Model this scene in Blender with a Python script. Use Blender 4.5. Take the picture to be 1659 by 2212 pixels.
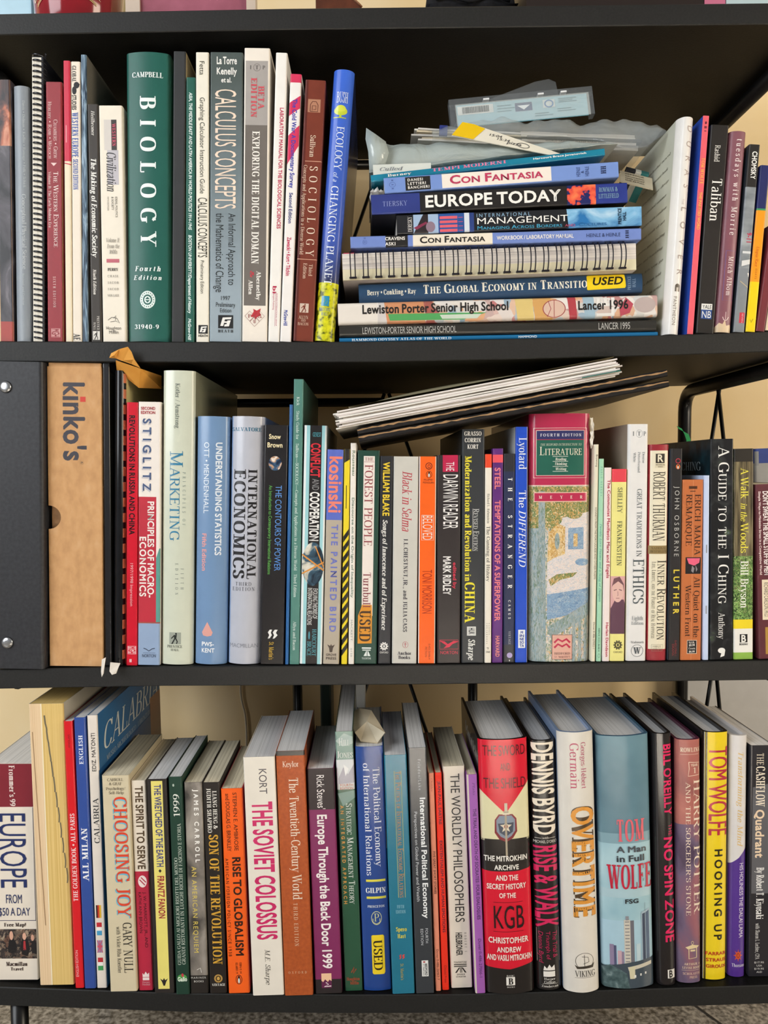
import bpy, math, random
from mathutils import Matrix, Vector
random.seed(7)
for _o in list(bpy.data.objects): bpy.data.objects.remove(_o)
SC = bpy.context.scene
COL = SC.collection
# ---------------------------------------------------------------- camera
W, H = 1659, 2212
FPX = 1650.0                     # focal length in pixels
PX0, PY0 = 800.0, 1106.0         # principal point
CAM_D, CAM_Z = 0.74, 0.0         # camera stands 0.74 m before the shelf edges; z = 0 is eye height
PITCH, ROLL = math.radians(2.95), math.radians(-0.48)
cam_data = bpy.data.cameras.new('camera'); cam = bpy.data.objects.new('camera', cam_data); COL.objects.link(cam)
cam_data.sensor_fit = 'HORIZONTAL'; cam_data.sensor_width = 36.0
cam_data.lens = FPX/W*36.0
cam_data.shift_x = (W/2-PX0)/W
cam_data.clip_start = 0.02
CAM_R = Matrix.Rotation(math.pi/2-PITCH, 3, 'X') @ Matrix.Rotation(ROLL, 3, 'Z')
cam.matrix_world = Matrix.Translation((0, -CAM_D, CAM_Z)) @ CAM_R.to_4x4()
SC.camera = cam
# ---------------------------------------------------------------- light
SC.view_settings.view_transform = 'Standard'; SC.view_settings.look = 'None'
SC.view_settings.gamma = 1.0; SC.view_settings.use_curve_mapping = False
SC.view_settings.exposure = -0.12
wd = bpy.data.worlds.new('world'); SC.world = wd; wd.use_nodes = True
bg = wd.node_tree.nodes['Background']; bg.inputs[0].default_value = (1.0, 0.97, 0.93, 1); bg.inputs[1].default_value = 0.33
def area(name, loc, target, sx, sy, power, col, spread=180):
    d = bpy.data.lights.new(name, 'AREA'); d.shape = 'RECTANGLE'; d.size = sx; d.size_y = sy
    d.energy = power; d.color = col; d.spread = math.radians(spread)
    o = bpy.data.objects.new(name, d); COL.objects.link(o); o.location = loc
    o.rotation_euler = (Vector(target)-Vector(loc)).to_track_quat('-Z', 'Y').to_euler()
    return o
area('window_daylight', (-2.0, -1.85, 0.95), (0.0, 0.15, -0.15), 1.6, 1.8, 80, (0.92, 0.96, 1.0))
area('room_lamp', (2.0, -1.0, 0.32), (0.25, 0.3, 0.0), 0.8, 0.9, 31, (1.0, 0.87, 0.68))
area('floor_glare_beam', (0.22, -1.25, 1.5), (0.22, -1.249, -0.7), 0.8, 0.9, 95, (0.97, 0.98, 1.0), 8)  # added beam, no real source: brightens the floor so lower spines catch glare
# ---------------------------------------------------------------- geometry of the picture
def P(px, py, y):
    """point seen at photo pixel (px, py) that lies on the plane Y = y"""
    d = CAM_R @ Vector(((px-PX0)/FPX, -(py-PY0)/FPX, -1.0))
    t = (y+CAM_D)/d.y
    return Vector((0, -CAM_D, CAM_Z)) + d*t
def lerp_line(pts, x):
    if x <= pts[0][0]: i = 0
    elif x >= pts[-1][0]: i = len(pts)-2
    else: i = max(k for k in range(len(pts)-1) if pts[k][0] <= x)
    (x0, y0), (x1, y1) = pts[i], pts[i+1]
    return y0+(y1-y0)*(x-x0)/(x1-x0)
# upper front edge of each board, photo pixels
EDGE = {0: [(0, 30), (620, 18), (1659, 6)],
        1: [(0, 737), (420, 738.5), (800, 738), (1100, 732), (1430, 724), (1659, 716)],
        2: [(0, 1446), (340, 1440), (760, 1438), (1150, 1434), (1659, 1427)],
        3: [(0, 2134), (380, 2147), (750, 2149.5), (1000, 2148.5), (1310, 2140), (1659, 2129)]}
THICK = 0.0193
SHX0, SHX1, SHD = -0.386, 0.428, 0.30
def shelf_z(row, X):
    px = PX0+X*FPX/CAM_D
    return P(px, lerp_line(EDGE[row], px), 0.0).z
# ---------------------------------------------------------------- materials
def lin(h):
    def c(v):
        v /= 255.0
        return v/12.92 if v <= 0.04045 else ((v+0.055)/1.055)**2.4
    return (c(int(h[0:2], 16)), c(int(h[2:4], 16)), c(int(h[4:6], 16)), 1)
MATS = {}
def nd(nt, t, **kw):
    n = nt.nodes.new(t)
    for k, v in kw.items():
        if k in n.inputs: n.inputs[k].default_value = v
        else: setattr(n, k, v)
    return n
def base_mat(name, rough=0.4):
    m = bpy.data.materials.new(name); m.use_nodes = True
    nt = m.node_tree; b = nt.nodes['Principled BSDF']; b.inputs['Roughness'].default_value = rough
    return m, nt, b
def mat(key, rough=None):
    """'rrggbb' -> printed stock of that colour with a faint mottling; other keys are named materials"""
    if key in SPECIAL:
        if key not in MATS: MATS[key] = SPECIAL[key]()
        return MATS[key]
    r = 0.38 if rough is None else rough
    k = (key, r)
    if k not in MATS:
        m, nt, b = base_mat('print_'+key, r); b.inputs['Specular IOR Level'].default_value = 0.32 if r > .27 else .55
        tc = nd(nt, 'ShaderNodeTexCoord')
        n = nd(nt, 'ShaderNodeTexNoise', Scale=60.0, Detail=3.0)
        mp = nd(nt, 'ShaderNodeMapRange'); mp.inputs[3].default_value = 0.92; mp.inputs[4].default_value = 1.06
        mx = nd(nt, 'ShaderNodeMix', data_type='RGBA', blend_type='MULTIPLY'); mx.inputs[0].default_value = 1.0
        mx.inputs[6].default_value = lin(key)
        nt.links.new(tc.outputs['Object'], n.inputs['Vector']); nt.links.new(n.outputs['Fac'], mp.inputs[0])
        nt.links.new(mp.outputs[0], mx.inputs[7]); nt.links.new(mx.outputs[2], b.inputs['Base Color'])
        MATS[k] = m
    return MATS[k]
def ramp_mat(name, cols, scale=40, stretch=(1, 1, 1), rough=0.4, detail=4, kind='noise', dist=0.0, bump=0.0, spec=.32):
    """cols: [(pos, hex)] driven by a stretched noise / voronoi / gradient in object space"""
    m, nt, b = base_mat(name, rough)
    tc = nd(nt, 'ShaderNodeTexCoord'); mp = nd(nt, 'ShaderNodeMapping'); mp.inputs['Scale'].default_value = stretch
    nt.links.new(tc.outputs['Object'], mp.inputs['Vector'])
    if kind == 'voronoi':
        t = nd(nt, 'ShaderNodeTexVoronoi', Scale=scale); out = t.outputs['Distance']
        nt.links.new(mp.outputs[0], t.inputs['Vector'])
    elif kind == 'cell':
        n0 = nd(nt, 'ShaderNodeTexNoise', Scale=scale*.6, Detail=2.0); nt.links.new(mp.outputs[0], n0.inputs['Vector'])
        av = nd(nt, 'ShaderNodeMix', data_type='VECTOR'); av.inputs[0].default_value = 0.02
        nt.links.new(mp.outputs[0], av.inputs[4]); nt.links.new(n0.outputs['Color'], av.inputs[5])
        t = nd(nt, 'ShaderNodeTexVoronoi', Scale=scale); nt.links.new(av.outputs[1], t.inputs['Vector'])
        s = nd(nt, 'ShaderNodeSeparateColor'); nt.links.new(t.outputs['Color'], s.inputs[0]); out = s.outputs[0]
    elif kind == 'grad':
        s = nd(nt, 'ShaderNodeSeparateXYZ'); nt.links.new(mp.outputs[0], s.inputs[0]); out = s.outputs['Z']
    elif kind == 'wave':
        t = nd(nt, 'ShaderNodeTexWave', Scale=scale, Distortion=dist); out = t.outputs['Fac']
        nt.links.new(mp.outputs[0], t.inputs['Vector'])
    else:
        t = nd(nt, 'ShaderNodeTexNoise', Scale=scale, Detail=float(detail), Distortion=dist); out = t.outputs['Fac']
        nt.links.new(mp.outputs[0], t.inputs['Vector'])
    b.inputs['Specular IOR Level'].default_value = spec
    cr = nd(nt, 'ShaderNodeValToRGB'); el = cr.color_ramp.elements
    el[0].position, el[0].color = cols[0][0], lin(cols[0][1]); el[1].position, el[1].color = cols[-1][0], lin(cols[-1][1])
    for p, c in cols[1:-1]:
        e = el.new(p); e.color = lin(c)
    nt.links.new(out, cr.inputs[0]); nt.links.new(cr.outputs[0], b.inputs['Base Color'])
    if bump:
        bp = nd(nt, 'ShaderNodeBump', Strength=bump, Distance=0.001)
        nt.links.new(out, bp.inputs['Height']); nt.links.new(bp.outputs[0], b.inputs['Normal'])
    return m
def plastic(name, col, alpha, rough=0.12):
    m, nt, b = base_mat(name, rough)
    tc = nd(nt, 'ShaderNodeTexCoord'); n = nd(nt, 'ShaderNodeTexNoise', Scale=35.0, Detail=4.0, Distortion=1.2)
    nt.links.new(tc.outputs['Object'], n.inputs['Vector'])
    bp = nd(nt, 'ShaderNodeBump', Strength=0.6, Distance=0.004)
    nt.links.new(n.outputs['Fac'], bp.inputs['Height']); nt.links.new(bp.outputs[0], b.inputs['Normal'])
    b.inputs['Base Color'].default_value = lin(col); b.inputs['Alpha'].default_value = alpha
    b.inputs['Specular IOR Level'].default_value = 0.9
    return m
SPECIAL = {
 'pages': lambda: ramp_mat('page_edges', [(0.3, 'c9c1b0'), (0.5, 'e6dfd0'), (0.75, 'f0eadd')], 1, (1600, 3, 3), 0.75, 2),
 'pages_cream': lambda: ramp_mat('page_edges_cream', [(0.3, 'b5a88e'), (0.5, 'e0d4b8'), (0.75, 'ece1c6')], 1, (1600, 3, 3), 0.75, 2),
 'pages_grey': lambda: ramp_mat('page_edges_grey', [(0.3, 'bcbab8'), (0.5, 'dcdad8'), (0.75, 'e8e6e4')], 1, (1600, 3, 3), 0.75, 2),
 'pages_yellow': lambda: ramp_mat('page_edges_yellow', [(0.3, 'c9a55c'), (0.5, 'd9b972'), (0.75, 'e2c582')], 1, (1400, 3, 3), 0.75, 2),
 'pages_pink': lambda: ramp_mat('page_edges_pink', [(0.3, 'cfae84'), (0.5, 'e2c49c'), (0.75, 'e8cda8')], 1, (1400, 3, 3), 0.75, 2),
 'board': lambda: ramp_mat('black_laminate', [(0.3, '0b0b0b'), (0.7, '121211')], 500, (1, 1, 1), 0.5, 2, bump=0.1, spec=.12),
 'board_lit_edge': lambda: ramp_mat('black_laminate_lit', [(0.3, '181817'), (0.7, '20201f')], 500, (1, 1, 1), 0.5, 2, bump=0.12, spec=.3),  # lighter copy of the board colour: light on the front edges painted in
 'painting_ochre': lambda: ramp_mat('daubed_ochre', [(0.0, 'b98b4a'), (0.35, 'd9b878'), (0.6, 'e4d2ae'), (0.8, 'a9803c'), (1.0, 'd8c49c')], 420, (1, 1, .8), 0.35, kind='cell'),
 'tube': lambda: ramp_mat('black_tube', [(0.3, '0c0c0d'), (0.7, '161616')], 90, (1, 1, 1), 0.3, 2),
 'wall': lambda: ramp_mat('beige_paint', [(0.3, 'ecd09c'), (0.7, 'f2daae')], 9, (1, 1, 1), 0.8, 4, bump=0.05),
 'floor': lambda: ramp_mat('granite_floor', [(0.36, '5b544a'), (0.5, '8b8378'), (0.64, 'b3aa9c')], 170, (1, 1, 1), 0.1, 5),
 'marbled': lambda: ramp_mat('marbled_paper', [(0.4, '2c3c4e'), (0.5, '5c7488'), (0.6, '9db4c6')], 55, (3, 1, .35), 0.3, 5, dist=2.0),
 'cracked': lambda: ramp_mat('ember_print', [(0.36, '211d20'), (0.47, '5a3a33'), (0.55, 'b0664a'), (0.64, 'd9a083')], 26, (1.2, 1, .8), 0.3, 6, dist=1.0),
 'cracked_dark': lambda: ramp_mat('ash_print', [(0.38, '1b191c'), (0.55, '4a464c'), (0.68, '8d8a90')], 22, (1.2, 1, .8), 0.3, 6, dist=1.2),
 'yellowgrain': lambda: ramp_mat('field_print', [(0.36, '4a5208'), (0.45, 'b9b91a'), (0.6, 'd8d620')], 190, (1, 1, 1), 0.3, 4),
 'bluefade': lambda: ramp_mat('sky_print', [(0.2, '33354e'), (0.28, '3a4c8c'), (0.36, '3c56ac'), (1.0, '3d68cf')], 1, (1, 1, 1/0.27), 0.22, kind='grad'),
 'calcgrad': lambda: ramp_mat('grey_fade_print', [(0.15, '93a1aa'), (0.5, '6e7b80'), (0.85, '47514f')], 1, (1, 1, 1/0.29), 0.4, kind='grad'),
 'painting': lambda: ramp_mat('daubed_print', [(0.0, '5a6e55'), (0.2, '8d9c88'), (0.38, 'c9bfa6'), (0.5, 'a9b3bd'), (0.62, 'd8cbb8'), (0.78, 'c49a58'), (0.9, 'e4dcd2'), (1.0, '6b86a0')], 420, (1, 1, .55), 0.35, kind='cell'),
 'painting_leaf': lambda: ramp_mat('daubed_leaves', [(0.0, '3e5f35'), (0.3, '6f7f4e'), (0.5, 'b3955a'), (0.65, '4f7a4a'), (0.8, 'd09a54'), (1.0, 'ddd0b4')], 520, (1, 1, .7), 0.35, kind='cell'),
 'painting_path': lambda: ramp_mat('daubed_path', [(0.0, 'd8c7c4'), (0.4, 'e7dcd4'), (0.65, 'b9c1cc'), (0.8, 'ead6c6'), (1.0, 'a7b4c0')], 480, (1, 1, 1.6), 0.35, kind='cell'),
 'painting_trunk': lambda: ramp_mat('daubed_trunk', [(0.0, '7d8c86'), (0.4, 'a7adab'), (0.65, '8aa0ac'), (1.0, '6b7f6a')], 420, (1.5, 1, .4), 0.35, kind='cell'),
 'painting_blue': lambda: ramp_mat('daubed_blue', [(0.0, '6d8cae'), (0.4, '8fa9bf'), (0.7, '5f7fa2'), (1.0, 'b9c3c8')], 420, (1, 1, 1.4), 0.35, kind='cell'),
 'woods': lambda: ramp_mat('foliage_print', [(0.0, '20301c'), (0.35, '4d6f36'), (0.6, '83a85e'), (0.8, '5b5b3a'), (1.0, 'a8c27c')], 420, (1, 1, 1), 0.3, kind='cell'),
 'bark': lambda: ramp_mat('bark_print', [(0.35, '2b261b'), (0.5, '5d533d'), (0.65, '857a5c')], 60, (4, 1, .35), 0.3, 5),
 'nightgarden': lambda: ramp_mat('dark_garden_print', [(0.5, '19191b'), (0.62, '2d2f30'), (0.72, '4b5a3f'), (0.8, '6d64a8')], 70, (1, 1, 1), 0.28, 5, dist=.6),
 'nightblue': lambda: ramp_mat('dark_teal_print', [(0.4, '0e1418'), (0.6, '15313a'), (0.75, '1d5666')], 40, (1, 1, 1), 0.28, 5),
 'lancer': lambda: ramp_mat('crayon_print', [(0.0, 'e8e2da'), (0.3, 'd9d3cf'), (0.45, 'd8a070'), (0.55, 'c7b7b0'), (0.7, 'b04a4f'), (0.8, 'e6dccf'), (0.9, '8ea6b8'), (1.0, 'd9d2c8')], 95, (1, 1, 1), 0.3, kind='cell'),
 'potter': lambda: ramp_mat('storm_print', [(0.33, '4b3a50'), (0.45, '6a5a72'), (0.55, '8f5c66'), (0.68, 'a8666a')], 16, (1, 1, .7), 0.28, 4, dist=.8),
 'potter_top': lambda: ramp_mat('dusk_print', [(0.35, '8a5350'), (0.5, 'a5625a'), (0.7, 'b87468')], 18, (1, 1, .7), 0.28, 4, dist=.8),
 'carroll': lambda: ramp_mat('grey_photo_print', [(0.35, '3d3a37'), (0.5, '7c756d'), (0.66, 'a9a197')], 30, (1, 1, .7), 0.35, 5, dist=.5),
 'keylor': lambda: ramp_mat('rust_cloth_print', [(0.3, '9c4a24'), (0.7, 'b0572a')], 300, (1, 1, 1), 0.33, 3),
 'cloudy': lambda: ramp_mat('blue_sky_print', [(0.3, '8fb4c0'), (0.7, 'b7d3d8')], 18, (1, 1, 1), 0.25, 3),
 'wolfe_top': lambda: ramp_mat('slate_sky_print', [(0.3, '4d6c7a'), (0.7, '6b8b97')], 14, (1, 1, 1), 0.22, 3),
 'trees': lambda: ramp_mat('dark_trees_print', [(0.35, '35494a'), (0.6, '54686a'), (0.7, '788a8a')], 200, (1, 1, 1), 0.3, 4),
 'crowdphoto': lambda: ramp_mat('street_photo_print', [(0.0, '1d1a1a'), (0.3, '3a3230'), (0.5, '7a6a5a'), (0.7, '5d4034'), (0.85, 'a4937e'), (1.0, '2a2628')], 260, (1, 1, 1), 0.3, kind='cell'),
 'kraft': lambda: ramp_mat('kraft_card', [(0.3, 'b5895c'), (0.55, 'c49767'), (0.75, 'caa074')], 120, (1, 1, .6), 0.75, 5),
 'kraft_dark': lambda: ramp_mat('kraft_card_inside', [(0.3, '7a5a3c'), (0.7, '8d6a48')], 120, (1, 1, 1), 0.8, 4),
 'manila': lambda: ramp_mat('manila_paper', [(0.3, 'd6923a'), (0.7, 'e6a850')], 30, (1, 1, 1), 0.6, 3),
 'paper': lambda: ramp_mat('white_paper', [(0.3, 'd9d4cc'), (0.7, 'ece8e0')], 50, (1, 1, 1), 0.7, 3),
 'paper_warm': lambda: ramp_mat('cream_paper', [(0.3, 'cfc0a4'), (0.7, 'e0d3b8')], 50, (1, 1, 1), 0.7, 3),
 'paperstack': lambda: ramp_mat('paper_stack_edges', [(0.3, 'a99f99'), (0.48, 'd9d0ca'), (0.7, 'efe8e3')], 1, (4, 4, 900), 0.75, 2),
 'wirepages': lambda: ramp_mat('notebook_page_edges', [(0.3, 'b5aca8'), (0.5, 'dcd3ca'), (0.7, 'ece4d8')], 1, (900, 3, 6), 0.75, 2),
 'binder': lambda: ramp_mat('black_vinyl', [(0.3, '222326'), (0.7, '2e2f33')], 300, (1, 1, 1), 0.42, 3, bump=0.1),
 'blackcard': lambda: ramp_mat('worn_black_card', [(0.3, '131212'), (0.66, '1e1c1b'), (0.78, '8c6848')], 60, (1, 1, 1), 0.5, 6),
 'blackgloss': lambda: ramp_mat('black_gloss_plastic', [(0.3, '0c0d0f'), (0.7, '15161a')], 60, (1, 1, 1), 0.13, 2),
 'steel': lambda: (lambda t: (t[2].inputs.__getitem__('Metallic').__setattr__('default_value', 1.0), t[2].inputs.__getitem__('Base Color').__setattr__('default_value', lin('b9bbbe')), t[0])[-1])(base_mat('nickel_rivet', 0.25)),
 'bagplastic': lambda: plastic('clear_bag_plastic', 'dfe6e4', 0.3),
 'bagmilky': lambda: plastic('milky_bag_plastic', 'c3ceca', 0.72, 0.22),
 'caseplastic': lambda: plastic('clear_case_plastic', '8e9498', 0.3, 0.08),
 'earth': lambda: ramp_mat('globe_print', [(0.38, '1c2733'), (0.5, '3d5a6c'), (0.56, 'c9c5b4'), (0.66, 'efece2')], 60, (1, 1, 1), 0.25, 6, dist=.7),
 'earth_small': lambda: ramp_mat('small_globe_print', [(0.4, '162238'), (0.52, '3a5a78'), (0.58, 'b88a62'), (0.68, 'efe9e0')], 130, (1, 1, 1), 0.25, 4, dist=.7),
 'flame_map': lambda: ramp_mat('orange_map_print', [(0.48, '1d2458'), (0.5, 'd84a3c'), (0.6, 'e8704a'), (0.75, 'f0965c')], 70, (1, 1, 1), 0.35, 3),
 'iceblue': lambda: ramp_mat('ice_blue_print', [(0.35, '2c6ea8'), (0.5, '7fb4d8'), (0.68, 'd7ebf4')], 26, (1, 1, 1), 0.25, 4, dist=.9),
 'chomskyphoto': lambda: ramp_mat('grey_city_print', [(0.35, '5a6066'), (0.55, '8e9498'), (0.7, 'b3b8ba')], 20, (1, 1, 2), 0.3, 4),
 'oldpage': lambda: ramp_mat('aged_jacket', [(0.3, 'c3c3b0'), (0.7, 'd8dbd0')], 12, (1, 1, 1), 0.35, 3),
 'redwood': lambda: ramp_mat('leather_brown', [(0.3, '4a2617'), (0.7, '643420')], 60, (1, 1, 1), 0.4, 4),
 'cloth': lambda: ramp_mat('black_cloth', [(0.3, '0e0e11'), (0.7, '1a1a1e')], 200, (1, 1, 1), 0.9, 3, bump=0.3),
 'pinkprint': lambda: ramp_mat('dusty_pink_print', [(0.3, '8a4a58'), (0.6, 'a86072'), (0.8, 'c79aa2')], 24, (1, 1, 1), 0.35, 4),
}
# ---------------------------------------------------------------- lettering
# roman capitals and small letters drawn as pen strokes: M/L/Q in hundredths of the cap height; t = hairline; S = foot or head serif; V = upright beak
SERIF_SRC = {
'A': (74, 'tM37 100L8 0;M37 100L66 0;tM18 36L56 36;S8 0S66 0'),
'B': (66, 'M16 0L16 100;M16 98L32 98Q54 98 54 76Q54 54 32 54L16 54;M32 54Q60 54 60 28Q60 2 32 2L16 2;S13 0S13 100'),
'C': (70, 'M62 76Q56 98 38 98Q8 98 8 50Q8 2 38 2Q58 2 64 24;V63 72 98'),
'D': (76, 'M16 0L16 100;M16 98L32 98Q68 98 68 50Q68 2 32 2L16 2;S13 0S13 100'),
'E': (62, 'M16 0L16 100;M16 98L54 98;M16 53L44 53;M16 2L57 2;S13 0S13 100;V54 80 98V57 2 22V44 43 63'),
'F': (58, 'M16 0L16 100;M16 98L52 98;M16 53L42 53;S16 0S13 100;V52 80 98V42 43 63'),
'G': (76, 'M63 78Q56 98 38 98Q8 98 8 50Q8 2 40 2Q56 2 64 8;M64 6L64 42;S64 42;V63 74 98'),
'H': (80, 'M18 0L18 100;M62 0L62 100;tM18 51L62 51;S18 0S18 100S62 0S62 100'),
'I': (36, 'M18 0L18 100;S18 0S18 100'),
'J': (44, 'M28 100L28 22Q28 -6 8 -2;S28 100'),
'K': (74, 'M18 0L18 100;tM62 100L18 42;M30 57L64 0;S18 0S18 100S62 100S66 0'),
'L': (60, 'M16 0L16 100;M16 2L55 2;S16 100S13 0;V55 2 26'),
'M': (92, 'tM16 0L16 100;M16 100L46 6;tM46 6L76 100;M76 100L76 0;S16 0S14 100S76 0S79 100'),
'N': (80, 'tM16 0L16 100;M16 100L63 0;tM63 0L63 100;S16 0S13 100S63 100'),
'O': (78, 'M39 98Q8 98 8 50Q8 2 39 2Q70 2 70 50Q70 98 39 98'),
'P': (62, 'M16 0L16 100;M16 98L32 98Q57 98 57 73Q57 47 32 47L16 47;S16 0S13 100'),
'Q': (78, 'M39 98Q8 98 8 50Q8 2 39 2Q70 2 70 50Q70 98 39 98;M40 4Q52 -18 74 -18'),
'R': (70, 'M16 0L16 100;M16 98L32 98Q56 98 56 74Q56 51 32 51L16 51;M34 51L62 0;S16 0S13 100S65 0'),
'S': (56, 'M46 78Q42 98 27 98Q10 98 10 77Q10 62 28 54Q48 45 48 25Q48 2 28 2Q12 2 8 24;V47 74 97V8 3 28'),
'T': (68, 'M34 0L34 100;M8 98L60 98;S34 0;V8 78 98V60 78 98'),
'U': (78, 'M18 100L18 32Q18 2 40 2Q62 2 62 32;tM62 30L62 100;S18 100S62 100'),
'V': (74, 'M8 100L37 0;tM37 0L66 100;S8 100S66 100'),
'W': (104, 'M8 100L32 0;tM32 0L54 100;M52 100L74 0;tM74 0L97 100;S8 100S52 100S97 100'),
'X': (74, 'M10 100L64 0;tM63 100L10 0;S10 100S63 100S10 0S64 0'),
'Y': (70, 'M8 100L35 46;tM62 100L35 46;M35 46L35 0;S8 100S62 100S35 0'),
'Z': (66, 'M10 98L56 98;M56 98L9 2;M9 2L58 2;V10 78 98V58 2 24'),
'a': (54, 'M12 54Q16 66 28 66Q40 66 40 50L40 8Q40 1 50 3;M40 40Q10 36 10 16Q10 0 22 0Q36 2 40 16'),
'b': (58, 'M14 100L14 2;M14 48Q22 66 34 66Q52 64 52 33Q52 0 32 0Q20 0 14 12;S11 100'),
'c': (50, 'M43 52Q38 66 27 66Q7 66 7 33Q7 0 28 0Q40 0 45 14'),
'd': (60, 'M46 100L46 0;M46 48Q40 66 27 66Q8 64 8 33Q8 0 27 0Q38 0 46 14;S43 100S50 0'),
'e': (52, 'M10 37L44 37Q44 66 27 66Q8 66 8 33Q8 0 28 0Q40 0 46 14'),
'f': (36, 'M16 0L16 76Q16 102 36 96;tM5 64L31 64;S16 0'),
'g': (56, 'M26 66Q10 66 10 46Q10 26 26 26Q42 26 42 46Q42 66 26 66;tM36 60L53 64;M20 27Q4 14 22 8L36 6Q52 4 50 -12Q46 -30 24 -30Q6 -28 8 -14Q10 -4 20 4'),
'h': (60, 'M15 0L15 100;M15 46Q24 66 35 66Q46 66 46 46L46 0;S15 0S12 100S46 0'),
'i': (30, 'M15 0L15 66;S15 0S12 66;M15 84L15 96'),
'j': (30, 'M17 66L17 -8Q17 -30 2 -26;S14 66;M17 84L17 96'),
'k': (58, 'M15 0L15 100;tM46 66L15 28;M25 40L50 0;S15 0S12 100S46 66S51 0'),
'l': (30, 'M15 0L15 100;S15 0S12 100'),
'm': (88, 'M15 0L15 66;M15 46Q23 66 34 66Q44 66 44 46L44 0;M44 46Q52 66 63 66Q74 66 74 46L74 0;S15 0S12 66S44 0S74 0'),
'n': (60, 'M15 0L15 66;M15 46Q24 66 35 66Q46 66 46 46L46 0;S15 0S12 66S46 0'),
'o': (56, 'M28 66Q7 66 7 33Q7 0 28 0Q49 0 49 33Q49 66 28 66'),
'p': (60, 'M14 66L14 -30;M14 48Q22 66 34 66Q53 64 53 33Q53 0 33 0Q21 0 14 14;S11 66S14 -30'),
'q': (60, 'M46 66L46 -30;M46 48Q40 66 27 66Q8 64 8 33Q8 0 27 0Q38 0 46 14;S46 -30'),
'r': (42, 'M15 0L15 66;M15 42Q22 66 38 62;S15 0S12 66'),
's': (44, 'M36 52Q34 66 21 66Q8 66 8 51Q8 41 22 36Q37 31 37 17Q37 0 22 0Q9 0 7 16'),
't': (36, 'M16 88L16 14Q16 -2 33 5;tM4 64L32 64'),
'u': (60, 'M14 66L14 20Q14 0 26 0Q38 2 45 20;M45 66L45 0;S11 66S42 66S49 0'),
'v': (56, 'M7 66L28 0;tM28 0L49 66;S7 66S49 66'),
'w': (80, 'M6 66L24 0;tM24 0L40 62;M40 62L56 0;tM56 0L74 66;S6 66S40 66S74 66'),
'x': (56, 'M8 66L48 0;tM47 66L8 0;S8 66S47 66S8 0S48 0'),
'y': (56, 'M7 66L28 2;tM49 66L26 -12Q20 -30 8 -26;S7 66S49 66'),
'z': (50, 'M8 64L42 64;M42 64L7 2;M7 2L44 2;V8 50 64V44 2 16'),
'0': (58, 'M29 98Q8 98 8 50Q8 2 29 2Q50 2 50 50Q50 98 29 98'), '1': (44, 'M24 0L24 98L9 84;S24 0'),
'2': (56, 'M9 76Q12 98 28 98Q47 98 46 74Q44 46 8 2L50 2;V50 2 18'),
'3': (54, 'M9 82Q14 98 27 98Q44 98 44 77Q44 56 24 54Q48 52 48 27Q48 2 26 2Q10 2 7 20'),
'4': (58, 'M40 0L40 98L6 28L54 28;S40 0'), '5': (54, 'M45 98L14 98L12 56Q48 66 48 32Q48 2 26 2Q10 2 7 18'),
'6': (58, 'M46 94Q10 90 9 34Q9 2 29 2Q50 2 50 31Q50 60 30 60Q12 58 9 30'), '7': (54, 'M8 96L48 96Q26 54 22 0;V8 80 97'),
'8': (56, 'M28 98Q11 98 11 77Q11 60 28 53Q48 44 48 25Q48 2 28 2Q8 2 8 25Q8 44 28 53Q45 60 45 77Q45 98 28 98'),
'9': (58, 'M12 6Q48 10 49 66Q49 98 29 98Q8 98 8 69Q8 40 28 40Q46 42 49 70'),
'&': (80, 'M74 56Q60 2 34 2Q8 2 8 26Q8 44 30 54Q50 64 48 82Q44 98 32 96Q20 92 24 74Q34 40 74 2'),
'.': (24, 'M12 0L12 9'), ',': (24, 'M14 9L14 2L8 -12'), ':': (24, 'M12 0L12 9;M12 50L12 60'), "'": (22, 'M11 98L11 74'),
'-': (36, 'M6 36L30 36'), '/': (44, 'tM6 -6L38 104'), '!': (28, 'M14 0L14 9;M14 26L14 98'), '$': (54, 'M46 78Q42 96 27 96Q10 96 10 76Q10 62 28 54Q46 45 46 25Q46 4 28 4Q12 4 8 24;tM27 108L27 -8'),
}
GLYPH = {}
def _strip(pts, a, b, V, F):
    n = len(pts); base = len(V)
    for i, (x, y) in enumerate(pts):
        p, q = pts[max(i-1, 0)], pts[min(i+1, n-1)]
        dx, dy = q[0]-p[0], q[1]-p[1]; l = math.hypot(dx, dy) or 1
        nx, ny = -dy/l, dx/l
        V.append((x+nx*a, y+ny*b)); V.append((x-nx*a, y-ny*b))
    for i in range(n-1):
        k = base+2*i; F.append((k, k+2, k+3, k+1))
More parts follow.
